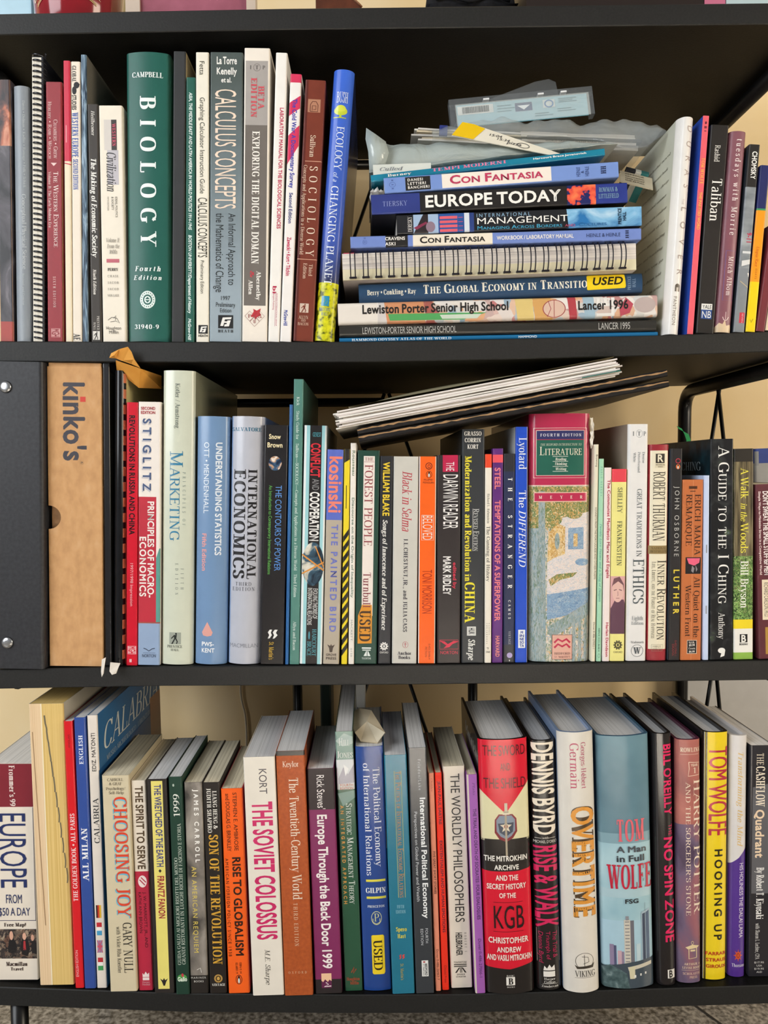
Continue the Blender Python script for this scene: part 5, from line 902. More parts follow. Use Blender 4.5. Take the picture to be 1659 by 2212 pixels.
B('h', 2, 1628, 1700, 1634, 1702, 968, 1420, 12, '2b3f86', 'blue binder standing at the back behind the maroon paperback', [('r', 0, 100, 1006, 1420, '9a9a98'), ('r', 2, 14, 975, 1012, '8a8c8e')], y0=.205-.02, free=True, group='books standing on the middle shelf', name='ring_binder', cat='binder')
# ---------------------------------------------------------------- bottom shelf
B('p', 3, -30, 70, -17, 84, 1650, 2122, 10.5, 'e6dbcb', 'thick europe travel guide, dark red head over cream with a street photo', [
  ('r', 0, 100, 1650, 1743, '7b2530'), ('v', 'Frommer\'s 99', 49, 61, 1653, 1741, 'ead8d0', 'R'), ('v', 'EUROPE', 25, 81, 1757, 1919, '232f5e', 's'), ('h', 'FROM', 35, 69, 1934, 1953, '232f5e', 's'), ('h', '$50 A DAY', 19, 86, 1963, 1980, '232f5e', 's'), ('r', 0, 97, 1990.5, 1991.8, '3a3450'), ('r', 97, 98, 1744, 1992, '3a3450'),
  ('h', 'Free Map!', 29, 76, 1996, 2004, '3a2a28', 'R'), ('r', 0, 98, 2010, 2075, 'crowdphoto'), ('p', [(64, 2050), (66, 2034), (72, 2024), (80, 2034), (84, 2054), (78, 2070), (66, 2066)], '1c1819'), ('e', 68, 76, 2018, 2034, 'd8a890'), ('p', [(70, 2036), (74, 2036), (75, 2056), (69, 2056)], 'a83438'), ('p', [(86, 2056), (88, 2038), (94, 2034), (98, 2042), (98, 2066), (88, 2062)], '201c1c'), ('e', 86, 93, 2022, 2036, 'd2a088'), ('p', [(36, 2060), (38, 2036), (46, 2026), (54, 2040), (54, 2060), (44, 2064)], '1a1718'), ('e', 40, 48, 2014, 2034, 'd6a68e'),
  ('o', 60, 76, 2052, 2074, .1, '2a2628'), ('o', 40, 54, 2056, 2075, .1, '2a2628'), ('h', 'Macmillan', 31, 77, 2082, 2091, '3a2a28', 'R'), ('h', 'Travel', 41, 68, 2094, 2101, '3a2a28', 'R')], pages='pages_grey', rough=.33)
tel = B('t', 3, 60, 137, 86, 160, 1520, 2132, 21, 'pages_yellow', 'telephone directory shelved fore edge out, yellow pages with a dark thumb index', [
  ('r', 0, 36, 1520, 2132, 'pages_pink'), ('r', 34, 37, 1520, 2132, 'efe2c4')]+
  [('l', [(44+i*5.0-max(0, i-6)*.6, 1545+i*33), (46+i*5.0-max(0, i-6)*.6, 1562+i*33), (49+i*4.4, 1572+i*33), (49.5+i*4.2, 1578+i*33)], 1.7-.05*i, '6d6450') for i in range(11)]+[('l', [(8+i*2.2, 1580+i*60), (9+i*2.2, 1604+i*60), (10.5+i*2.2, 1640+i*60)], .7, '9a7a58') for i in range(7)],
  side='b9b2a2', pages='pages_yellow', name='telephone_directory', rough=.8)
B('p', 3, 133, 157, 160, 181, 1558, 2137, 20, 'd3141f', 'red guidebook lettered all paris reading upward', [('u', 'THE GOLDEN BOOK • ALL PARIS', 26, 76, 1756, 1946, 'f2d0d0', 'R'), ('u', 'ENGLISH EDITION', 20, 48, 2054, 2112, 'eeb8b8', 's'), ('u', 'ANGLAIS', 42, 62, 1586, 1615, '6a1018', 's')], rough=.25, pages='pages_grey')
B('p', 3, 159, 184, 183, 207, 1550, 2138, 20, '2c4a94', 'dark blue guidebook lettered all milan reading upward', [('u', 'ALL MILAN', 26, 78, 1787, 1903, 'eceef2', 'R'), ('u', 'ENGLISH', 34, 70, 1588, 1650, 'dfe4ee', 'R')], rough=.25, pages='pages_grey')
B('p', 3, 187, 210, 210, 231, 1545, 2137, 22, 'e2d8cc', 'white guidebook of calabria with flags on the spine and blue cover', [
  ('u', 'EDIZ. MATONTI', 34, 72, 1583, 1665, '2c2a2a', 's'), ('u', 'CALABRIA', 30, 82, 1722, 1820, '26292e', 'r'),
  ('r', 20, 34, 1955, 1983, '1c1a1a'), ('r', 34, 52, 1955, 1983, 'c2402e'), ('r', 52, 70, 1955, 1983, 'e0b030'), ('r', 20, 70, 1993, 2003, 'bf3038'), ('r', 20, 70, 2003, 2011, 'f0ece6'), ('r', 20, 70, 2011, 2021, '4a9ac4'), ('r', 20, 70, 2032, 2059, '8a8fb0'), ('l', [(20, 2032), (70, 2059)], .9, 'c8506a'), ('l', [(70, 2032), (20, 2059)], .9, 'c8506a'), ('r', 41, 49, 2032, 2059, 'c8506a'), ('r', 20, 70, 2043, 2048, 'c8506a'),
  ('r', 20, 70, 2070, 2080, 'b83038'), ('r', 20, 70, 2080, 2088, 'f0ece6'), ('r', 20, 70, 2088, 2098, '3f9a58')], side='2a6596',
  cover_print=(1, [('1f4f80', 0, 1, 0, .80), ('d8dcd8', .06, .96, .85, .945, 'CALABRIA', 'ri'), ('a9b6c2', .1, .92, .805, .825, 'MUSEO ARCHEOLOGICO - I BRONZI DI RIACE', 'r'), ('9a6a4a', .8, 1, .5, .87)]), pages='pages_grey', rough=.3)
cj = [('v', 'CHOOSING', 36, 84, 1723, 1908, '6cb4cc', 'R'), ('v', 'JOY', 36, 84, 1921, 1985, '6cb4cc', 'R'), ('v', 'CHOOSING', 40, 88, 1721, 1906, 'd8482e', 'r'), ('v', 'CHOOSING', 41, 88, 1722, 1907, 'd8482e', 'r'), ('v', 'JOY', 40, 88, 1919, 1983, 'd8482e', 'r'), ('v', 'JOY', 41, 88, 1920, 1984, 'd8482e', 'r')]
B('p', 3, 219, 279, 239, 296, 1675, 2145, 12, 'd2c5a6', 'thick cream self help paperback with shadowed red choosing joy lettering', [('h', 'CARROLL', 20, 78, 1681, 1687, '5a5448', 'r'), ('h', '& GRAF', 26, 72, 1690, 1696, '5a5448', 'r'), ('h', 'Psychology/', 14, 86, 1700, 1706, '5a5448', 'r'), ('h', 'Self-Help', 24, 78, 1709, 1715, '5a5448', 'r')]+cj+
  [('v', 'GARY NULL', 56, 88, 1994, 2104, '2c2824', 'r'), ('v', 'with Vickie Riba Koestler', 32, 46, 2002, 2104, '3a3630', 'r')], pages='pages_cream')
B('p', 3, 280, 315, 300, 330, 1686, 2142, 12, 'e6dac8', 'small paperback, white above and crimson below, titled the spirit to serve', [('r', 0, 100, 1882, 2142, 'b32840'), ('v', 'THE SPIRIT TO SERVE', 28, 78, 1698, 1877, '54422e', 'b'), ('e', 24, 84, 1891, 1917, 'e8d8d4'), ('l', [(34, 1900), (70, 1912)], 1.1, 'b32840'), ('l', [(44, 1895), (78, 1906)], 1.1, 'b32840'), ('v', 'J. W. MARRIOTT, JR., AND', 56, 76, 1927, 2048, '3a141a', 's'), ('v', 'KATHI ANN BROWN', 22, 42, 1927, 2016, '3a141a', 's'),
  ('p', [(30, 2113), (30, 2104), (40, 2108), (52, 2101), (64, 2107), (76, 2103), (76, 2113)], 'e8d8d4'), ('r', 30, 76, 2114, 2120, 'e8d8d4'), ('h', 'Harper', 28, 78, 2122, 2126, 'd8a8b0', 'r'), ('h', 'Perennial', 26, 80, 2127, 2131, 'd8a8b0', 'r')], pages='pages_cream')
B('p', 3, 316, 361, 335, 376, 1683, 2148, 12, '2a2523', 'black paperback with a long yellow spine panel', [('r', 20, 77, 1687, 2139, 'e6d976'), ('v', 'THE WRETCHED OF THE EARTH', 36, 68, 1695, 1872, '4a4c7a', 'b'), ('p', [(50, 1877), (58, 1881), (50, 1885), (42, 1881)], '2a2523'), ('v', 'FRANTZ FANON', 36, 68, 1892, 1984, 'a03038', 'b'), ('p', [(30, 2116), (44, 2120), (50, 2115), (56, 2120), (70, 2116), (60, 2124), (54, 2132), (46, 2132), (40, 2124)], '2a2523')], pages='pages_grey')
B('p', 3, 363, 393, 381, 409, 1678, 2150, 12, '1c3a2e', 'narrow dark green restaurant guide dated 1999 reading upward', [('u', '1999', 30, 76, 1715, 1763, 'e6e6dc', 'r'), ('e', 28, 42, 1693, 1699, 'b8c0b4'), ('u', 'GUIDA GALLO AI MIGLIORI RISOTTI DEL MONDO', 22, 46, 1852, 2085, 'cdd4c6', 'r'), ('u', 'GRANDI RISTORANTI IN LUOGHI RICCHI DI FASCINO E STORIA', 54, 80, 1778, 2084, 'cdd4c6', 'r'),
  ('e', 14, 86, 2106, 2122, '4a9a4a'), ('e', 44, 62, 2104, 2112, 'c03a48'), ('h', 'Gallo', 16, 86, 2112, 2121, 'eceee4', 'b')], pages='pages_grey')
B('p', 3, 397, 436, 411, 450, 1690, 2147, 12, 'carroll', 'grey photographic paperback with white and yellow spaced capitals', [('v', 'JAMES CARROLL', 52, 76, 1705, 1862, 'f6f3ec', 'bx'), ('v', 'AN AMERICAN REQUIEM', 28, 54, 1871, 2058, 'dcc55c', 'sx'), ('r', 0, 100, 2108, 2147, '26221f'), ('l', [(40, 2096), (60, 2092), (66, 2102)], .6, 'e6e2da'), ('h', 'MARINER', 6, 90, 2111, 2115, 'd8d4cc', 'sx'), ('h', 'BOOKS', 22, 76, 2119, 2123, 'd8d4cc', 'sx')], pages='pages_cream')
B('p', 3, 437, 474, 453, 490, 1690, 2147, 12, '241f1c', 'black paperback with gold revolution lettering', [('v', 'LIANG HENG &', 56, 80, 1708, 1790, 'e0dcd2', 'R'), ('v', 'JUDITH SHAPIRO', 22, 46, 1703, 1798, 'e0dcd2', 'R'), ('v', 'SON OF THE REVOLUTION', 26, 80, 1802, 2084, 'cf9f38', 'R'), ('e', 28, 78, 2106, 2124, 'b08a48'), ('e', 38, 68, 2109, 2121, '2a2018'), ('e', 44, 62, 2111, 2119, 'c8a050'), ('h', 'VINTAGE', 14, 92, 2126, 2131, 'e0dcd2', 'R')], pages='pages_cream')
B('p', 3, 477, 523, 494, 540, 1703, 2147, 12, 'f0611c', 'bright orange paperback on globalism with black capitals', [('v', 'STEPHEN E. AMBROSE', 54, 72, 1712, 1837, '3a1c10', 's'), ('v', 'and DOUGLAS G. BRINKLEY', 20, 38, 1714, 1838, '3a1c10', 's'), ('v', 'RISE TO GLOBALISM', 42, 78, 1851, 2065, '2c1810', 'b'), ('v', 'AMERICAN FOREIGN POLICY SINCE 1938', 8, 22, 1853, 2066, '3a1c10', 'sx'), ('v', 'ISBN 0 14', 56, 66, 2080, 2104, '3a1c10', 's'), ('v', '02.6831 9', 38, 48, 2080, 2104, '3a1c10', 's')]+penguin(36, 66, 2107, 2128, 'd8571c'), side='a8283a', pages='pages_cream')
B('p', 3, 525, 593, 546, 614, 1635, 2152, 13, 'e8e0d2', 'thick white paperback with tall magenta capitals on the soviet colossus', [('v', 'KORT', 48, 72, 1661, 1714, '4a4448', 's'), ('v', 'THE SOVIET COLOSSUS', 24, 84, 1731, 2030, 'c82a64', 'b'), ('v', 'M.E. Sharpe', 44, 60, 2051, 2128, '5a544c', 'ri')], rough=.24, pages='pages_grey')
B('p', 3, 595, 658, 616, 676, 1622, 2152, 13, 'keylor', 'rust orange history paperback with white roman title', [('r', 0, 100, 1622, 1632, '2a2624'), ('h', 'Keylor', 22, 78, 1644, 1656, 'f0dcc8', 'r'), ('v', 'The Twentieth-Century World', 42, 74, 1680, 1943, 'ecdcc8', 'r'), ('v', 'THIRD EDITION', 42, 56, 1950, 2044, 'e0c4a8', 'rx'), ('h', 'OXFORD', 16, 80, 2099, 2104, 'e0c0a0', 'rx')], rough=.24, pages='pages_grey')
B('p', 3, 664, 720, 681, 740, 1660, 2148, 13, '7c2a58', 'plum travel paperback, black head, white bold title, dated 1999', [('r', 0, 100, 1660, 1748, '2f2628'), ('r', 0, 100, 2117, 2148, '2a2425'), ('v', 'Rick Steves\'', 34, 62, 1674, 1747, 'efe8e4', 's'), ('v', 'Europe Through the Back Door 1999', 32, 66, 1759, 2093, 'f2ebe6', 'b'), ('r', 24, 62, 2104, 2136, '5f2248'), ('p', [(24, 2104), (62, 2104), (62, 2121), (54, 2118), (48, 2123), (38, 2117), (30, 2123), (24, 2120)], 'ecc09a'), ('l', [(40, 2124), (50, 2128), (34, 2133), (60, 2132)], 1.0, 'f0e8e4')], pages='pages_grey')
B('p', 3, 723, 762, 746, 783, 1580, 2142, 17, '27503a', 'tall dark green management textbook with a silvery head', [('r', 0, 100, 1580, 1640, '6f8a80'), ('p', [(0, 1600), (50, 1584), (100, 1592), (100, 1606), (40, 1612)], '9fb0aa'), ('r', 0, 100, 1640, 1692, 'd4d6d6'), ('p', [(10, 1680), (40, 1656), (64, 1672), (100, 1650), (100, 1690), (10, 1692)], 'a8a4ac'), ('p', [(40, 1650), (70, 1660), (50, 1676)], 'ecebe8'), ('r', 0, 100, 1692, 1704, 'c9cdc8'), ('h', 'FOURTH', 18, 90, 1692, 1697, 'b8583c', 'sx'), ('h', 'EDITION', 18, 90, 1699, 1704, 'b8583c', 'sx'), ('p', [(0, 1712), (100, 1706), (100, 1722), (30, 1740)], '6f8a80'),
  ('h', 'Hill', 20, 80, 1594, 1610, 'eceee8', 'rk'), ('h', 'Jones', 8, 96, 1622, 1636, 'eceee8', 'rk'), ('v', 'Strategic Management Theory', 46, 80, 1734, 1952, 'dfe4dc', 'rk'), ('v', 'AN INTEGRATED APPROACH', 14, 32, 1738, 1951, 'c89248', 'bx'), ('l', [(40, 2102), (56, 2090), (52, 2104), (68, 2094)], .9, 'b8482e'), ('h', 'Houghton', 12, 86, 2112, 2119, 'b8482e', 'r'), ('h', 'Mifflin', 30, 80, 2121, 2128, 'b8482e', 'r')], side='1c3a2c', rough=.2, pages='pages_grey')
B('p', 3, 766, 828, 787, 845, 1613, 2142, 13, '1e4186', 'blue international relations paperback with a yellow used sticker near its foot', [('v', 'The Political Economy', 60, 84, 1658, 1872, 'e2e6ea', 'r'), ('v', 'of International Relations', 26, 48, 1648, 1890, 'e2e6ea', 'r'), ('r', 22, 92, 1899, 1904, 'dcd24a'), ('r', 22, 92, 1936, 1941, 'dcd24a'), ('h', 'GILPIN', 20, 92, 1917, 1928, 'eceee8', 'R'), ('h', 'PRINCETON', 24, 86, 1955, 1960, 'd0d8e0', 'Rx'), ('o', 36, 74, 1968, 1998, .1, 'c9cc98'), ('h', 'P', 46, 64, 1973, 1990, 'c9cc98', 'r'), ('l', [(42, 1984), (42, 1992), (55, 1996), (67, 1992), (67, 1984)], .7, 'c9cc98')],
  stickers=[[('p', [(34, 2022), (38, 2020), (76, 2020), (80, 2023), (80, 2102), (76, 2106), (38, 2106), (34, 2103)], 'e8cb2a'), ('v', 'USED', 40, 72, 2031, 2096, '2a2410', 'r'), ('v', 'USED', 41, 72, 2032, 2097, '2a2410', 'r')]], bulge=.002, rough=.22, pages='pages_grey')
B('p', 3, 829, 878, 848, 896, 1631, 2148, 14, '1d6e87', 'teal paperback on economic relations with orange capitals and gold rules', [('r', 42, 44, 1665, 1938, 'b8b05a'), ('r', 72, 74, 1665, 1938, 'b8b05a'), ('v', 'The Politics of International Economic Relations', 48, 70, 1666, 1938, 'c2853e', 'rk'), ('h', 'FIFTH', 34, 66, 1954, 1961, '7fb4c4', 'R'), ('h', 'EDITION', 28, 72, 1965, 1972, '7fb4c4', 'R'), ('h', 'Spero', 26, 74, 2002, 2011, 'dcd24e', 'R'), ('h', 'Hart', 32, 68, 2017, 2026, 'dcd24e', 'R'), ('v', 'St. Martin\'s', 40, 54, 2082, 2118, 'b8a84a', 'r')]+wave(36, 2062, 62, 2072, 'c84a48'), rough=.22, pages='pages_grey')
B('p', 3, 881, 921, 899, 938, 1615, 2147, 15, '33373c', 'charcoal paperback on political economy with white bold lettering', [('v', 'Frieden/Lake', 50, 66, 1640, 1706, 'b8bcc0', 'sx'), ('v', 'International Political Economy', 56, 84, 1722, 1983, 'eceeee', 'b'), ('v', 'Perspectives on Global Power and Wealth', 22, 38, 1752, 1946, 'c4c8cc', 's'), ('v', 'FOURTH', 62, 76, 2005, 2037, 'c8ccd0', 'sx'), ('v', 'EDITION', 36, 50, 2006, 2041, 'c8ccd0', 'sx'), ('r', 36, 72, 2075, 2110, 'e2e2de'), ('r', 44, 56, 2077, 2080, 'a83a40'), ('v', 'BEDFORD', 54, 66, 2082, 2108, '3a3c40', 'b'), ('v', 'ST. MARTIN\'S', 42, 50, 2082, 2108, '3a3c40', 's')], rough=.2, side='2b2f36', pages='pages_grey')
B('b', 3, 925, 937, 941, 953, 1670, 2142, 12, 'dc8a6e', 'thin salmon pink paperback of short stories', [('v', 'Chekhov', 40, 72, 1681, 1710, 'a8523c', 'ri'), ('v', 'FIVE GREAT SHORT STORIES', 38, 76, 1838, 1930, '5a3024', 'b'), ('v', 'Dover 0-486-26463-7', 38, 76, 2051, 2118, '5a3024', 's')], pages='pages_cream')
B('b', 3, 939, 954, 956, 970, 1669, 2140, 12, 'e2301c', 'thin scarlet paperback on existentialism with dark capitals', [('v', 'JEAN-PAUL SARTRE', 36, 76, 1687, 1780, '5a2030', 'b'), ('v', 'EXISTENTIALISM AND HUMAN EMOTIONS', 36, 76, 1815, 2014, '5a2030', 'b'), ('v', 'Citadel Press', 38, 70, 2086, 2124, '8a2418', 's')], pages='pages_cream')
B('p', 3, 957, 1003, 975, 1021, 1655, 2136, 12, 'dfd4c4', 'cream paperback with black capitals naming worldly philosophers', [('v', 'THE WORLDLY PHILOSOPHERS', 32, 74, 1671, 1992, '2c2826', 's'), ('v', 'HEILBRONER', 30, 58, 2015, 2065, '2c2826', 'b'), ('v', 'ROBERT L.', 70, 80, 2015, 2062, '5a544c', 'rx'), ('h', 'TOUCHSTONE', 16, 76, 2078, 2082, '3a3632', 's'), ('r', 16, 76, 2084, 2086, '2c2826'), ('r', 16, 76, 2088, 2090, '2c2826'), ('p', [(20, 2103), (38, 2092), (44, 2092), (28, 2103)], '2c2826'), ('p', [(74, 2103), (58, 2092), (52, 2092), (66, 2103)], '2c2826'), ('r', 44, 47, 2091, 2103, '2c2826'), ('r', 50, 53, 2091, 2103, '2c2826'), ('h', 'SIMON &', 28, 66, 2105, 2108, '3a3632', 's'), ('h', 'SCHUSTER', 24, 70, 2110, 2113, '3a3632', 's')], pages='pages_cream')
B('b', 3, 1008, 1030, 1027, 1049, 1673, 2147, 12, '9a5aa8', 'thin purple paperback on the trial of socrates', [('r', 0, 16, 1673, 2147, 'd2c8b8'), ('v', 'Plato', 52, 76, 1690, 1716, '6a3a78', 'ri'), ('v', 'THE TRIAL AND DEATH OF SOCRATES: FOUR DIALOGUES', 48, 78, 1746, 1986, '4f2a5c', 'b'), ('v', 'Dover 0-486-27066-1', 48, 76, 2028, 2112, '4f2a5c', 's')], pages='pages_cream')
swd = [('r', 0, 100, 1598, 2150, 'd0162f'), ('p', [(0, 1705), (50, 1757), (100, 1690), (100, 1816), (0, 1816)], 'ddd6ac'), ('r', 0, 100, 1812, 1882, '25211f'), ('p', [(0, 1880), (50, 1886), (100, 1878), (100, 1888), (0, 1888)], 'd0162f'), ('p', [(0, 2092), (50, 2096), (100, 2086), (100, 2150), (0, 2150)], '1f1b1a'),
  ('h', 'THE SWORD', 8, 94, 1610, 1632, '4a0f18', 's'), ('h', 'AND', 42, 62, 1648, 1664, '5a121c', 's'), ('h', 'THE SHIELD', 8, 94, 1680, 1702, '5a121c', 's'),
  ('p', [(28, 1770), (36, 1758), (64, 1758), (72, 1768), (73, 1796), (64, 1810), (50, 1818), (36, 1812), (27, 1798)], '7a2a30'), ('p', [(31, 1771), (38, 1761), (62, 1761), (69, 1770), (69, 1794), (61, 1805), (50, 1812), (39, 1806), (31, 1795)], '7f8a98'), ('p', [(34, 1778), (66, 1776), (64, 1796), (50, 1806), (37, 1797)], '3a4250'), ('p', [(50, 1770), (53, 1780), (62, 1781), (55, 1787), (58, 1796), (50, 1791), (42, 1796), (45, 1787), (38, 1781), (47, 1780)], 'dcd0b8'), ('e', 46, 54, 1780, 1789, '9a5a4a'),
  ('p', [(46, 1751), (56, 1751), (56, 1758), (52, 1758), (52, 1846), (50, 1852), (48, 1846), (48, 1758), (46, 1758)], 'a89a84'), ('r', 48, 54, 1734, 1752, 'c8bfa8'), ('r', 44, 58, 1755, 1759, 'e0d4bc'),
  ('h', 'THE MITROKHIN', 4, 92, 1848, 1859, 'ece6dc', 'b'), ('h', 'ARCHIVE', 24, 74, 1868, 1878, 'ece6dc', 'b'), ('h', 'AND THE', 26, 72, 1890, 1901, 'f0dcd4', 'b'), ('h', 'SECRET HISTORY', 8, 88, 1909, 1920, 'f0dcd4', 'b'), ('h', 'OF THE', 32, 66, 1929, 1939, 'f0dcd4', 'b'), ('r', 20, 80, 1949, 1950, '5a1018'), ('h', 'KGB', 20, 82, 1957, 2006, '230f12', 's'), ('r', 18, 80, 2013, 2014, '5a1018'),
  ('h', 'CHRISTOPHER', 8, 90, 2026, 2038, 'f0dcd4', 'b'), ('h', 'ANDREW', 24, 74, 2047, 2058, 'f0dcd4', 'b'), ('h', 'AND VASILI MITROKHIN', 4, 96, 2064, 2076, 'f0dcd4', 'b'), ('h', 'BASIC', 42, 58, 2108, 2112, 'd8d4cc', 'r'), ('r', 41, 59, 2113, 2131, 'e8e4dc'), ('h', 'B', 45, 55, 2115, 2129, '1f1b1a', 'R'), ('h', 'BOOKS', 42, 58, 2133, 2136, 'd8d4cc', 'r')]
B('h', 3, 1032, 1142, 1053, 1155, 1598, 2150, 14.5, 'd0162f', 'thick red and black jacketed history with a sword and shield emblem', swd, side='1b1818', bulge=.005, rough=.2, pages='pages_grey', cover_print=(-1, [('b8b4ac', .05, .75, .9, .945, 'The Sword and the Shield', 'ri'), ('8a8680', .05, .6, .84, .855, 'the secret history', 's')]))
B('h', 3, 1145, 1200, 1161, 1216, 1600, 2141, 14.5, '1d1a1a', 'black jacketed hardcover with stacked white and magenta block capitals', [('v', 'DENNIS BYRD', 8, 88, 1604, 1802, 'ece0cc', 'b'), ('h', 'with', 36, 62, 1806, 1811, 'd8d0c4', 's'), ('r', 8, 34, 1809, 1809.8, 'd8d0c4'), ('r', 64, 90, 1809, 1809.8, 'd8d0c4'), ('h', 'MICHAEL D\'ORSO', 4, 94, 1814, 1820, 'e0d8cc', 's'), ('v', 'RISE & WALK', 6, 92, 1826, 2004, 'cc2458', 'b'), ('v', 'The Trial &', 66, 84, 2012, 2070, 'b02450', 's'), ('v', 'Triumph of', 40, 56, 2012, 2074, 'b02450', 's'), ('v', 'Dennis Byrd', 12, 28, 2012, 2080, 'b02450', 'si'), ('r', 92, 93, 2006, 2080, 'c8c0b8'), ('r', 5, 6, 2006, 2080, 'c8c0b8'),
  ('p', [(26, 2098), (30, 2088), (40, 2094), (50, 2085), (58, 2092), (70, 2086), (72, 2098)], 'e6e2da'), ('r', 26, 72, 2100, 2112, 'e6e2da'), ('h', 'Harper', 28, 72, 2114, 2119, 'e6e2da', 'r'), ('h', 'Collins', 28, 72, 2121, 2126, 'e6e2da', 'r'), ('r', 22, 80, 2127.4, 2128, 'e6e2da'), ('h', 'Zondervan', 18, 84, 2130, 2135, 'e6e2da', 'r')], bulge=.004, rough=.2, pages='pages_grey')
ov = [('v', 'OVERTIME', 30, 92, 1741, 1982, '4a3824', 'R'), ('v', 'OVERTIME', 31, 91, 1742, 1981, 'd8933a', 'b')]
B('h', 3, 1206, 1285, 1222, 1299, 1582, 2147, 14.5, 'dcd6cb', 'pale grey jacketed hardcover with amber overtime lettering', [('v', 'Georges-Hébert', 60, 74, 1604, 1703, 'b0506a', 'r'), ('v', 'Germain', 30, 54, 1605, 1703, 'a83a58', 'r')]+ov+
  [('o', 30, 82, 2060, 2096, .05, '4a443c'), ('r', 28, 84, 2092, 2097, 'dcd6cb'), ('p', [(28, 2086), (36, 2090), (76, 2088), (84, 2083), (80, 2094), (34, 2095)], '3a342c'), ('l', [(56, 2090), (55, 2064)], .5, '3a342c'), ('l', [(48, 2068), (66, 2070), (68, 2080), (52, 2084)], .5, '3a342c'), ('h', 'VIKING', 28, 86, 2099, 2112, '2e2a26', 'r'), ('r', 28, 84, 2114, 2114.6, '3a342c')], side='8094b4', bulge=.006, rough=.22, pages='pages_grey')
def tower(u0, u1, y0, y1, c1, c2, bands=0):
    m = u0+(u1-u0)*.62; out = [('r', u0, m, y0, y1, c1), ('r', m, u1, y0+2, y1, c2)]
    for k in range(bands): out.append(('r', u0+(m-u0)*.15, u0+(m-u0)*.85, y0+4+k*(y1-y0-8)/bands, y0+4+k*(y1-y0-8)/bands+1.6, c2))
    return out
B('h', 3, 1290, 1406, 1306, 1417, 1590, 2139, 14.5, 'cloudy', 'very thick slate blue jacketed novel with a skyline of towers on its spine', [('r', 0, 100, 1590, 1800, 'wolfe_top'), ('r', 0, 100, 1800, 1822, '7f9faa'), ('r', 0, 100, 1920, 1940, 'a8c4cc'), ('r', 0, 100, 1990, 2090, 'a6c6d4'),
  ('h', 'TOM', 32, 86, 1770, 1817, 'd8626c', 'R'), ('h', 'A Man', 30, 88, 1828, 1841, '4a4e54', 'b'), ('h', 'in Full', 30, 84, 1848, 1861, '3a3e44', 'b'), ('h', 'WOLFE', 12, 98, 1868, 1920, 'b8243c', 'R'), ('v', 'A novel', 80, 84, 1900, 1906, '2a2a2e', 's'), ('h', 'FSG', 44, 70, 1943, 1952, '2a2c30', 'b')]
  +tower(14, 26, 2043, 2105, '8a7c98', '4f5270')+tower(28, 40, 2056, 2105, 'c0a0a8', '8a7a90')+tower(41, 60, 1988, 2105, 'c9c2b4', '6a6a72', 15)+[('r', 44, 50, 1980, 1989, '8a8a90'), ('r', 64, 72, 2042, 2100, 'b8ccd2')]+[('p', [(75, 1974), (92, 1968), (92, 2090), (75, 2090)], '9fb4c0'), ('p', [(77, 1978), (83, 1976), (83, 2088), (77, 2088)], '2c3a52'), ('p', [(84, 1976), (91, 1972), (91, 2088), (84, 2088)], '475a74'), ('r', 82.6, 83.2, 1954, 1974, '6a7a84')]
  +[('p', [(0, 2092), (50, 2082), (100, 2076), (100, 2139), (0, 2139)], '3e4a54'), ('p', [(46, 2092), (94, 2084), (94, 2092), (48, 2100)], 'c9c2b0'), ('p', [(48, 2092), (60, 2090), (60, 2118), (50, 2118)], 'cfc8a8'), ('p', [(0, 2096), (14, 2088), (30, 2096), (44, 2106), (50, 2139), (0, 2139)], 'trees'), ('r', 58, 62, 2110, 2116, 'e2e0d8'), ('r', 70, 73, 2108, 2113, 'e2e0d8'), ('r', 80, 83, 2106, 2111, 'e2e0d8')], side='44647c', bulge=.006, rough=.14, pages='pages_grey')
B('h', 3, 1409, 1455, 1425, 1461, 1585, 2131, 14, '1f1b1c', 'black jacketed hardcover with hot pink capitals about a spin zone', [('v', 'BILL O\'REILLY', 50, 92, 1608, 1760, 'd8245c', 'b'), ('v', 'THE', 70, 90, 1780, 1804, 'd8245c', 's'), ('v', 'NO SPIN ZONE', 44, 94, 1808, 2036, 'd8245c', 'b'), ('r', 50, 90, 2097, 2116, 'e0dcd4'), ('h', 'B', 58, 78, 2099, 2114, '1f1b1c', 'b')], bulge=.003, rough=.16, pages='pages_grey')
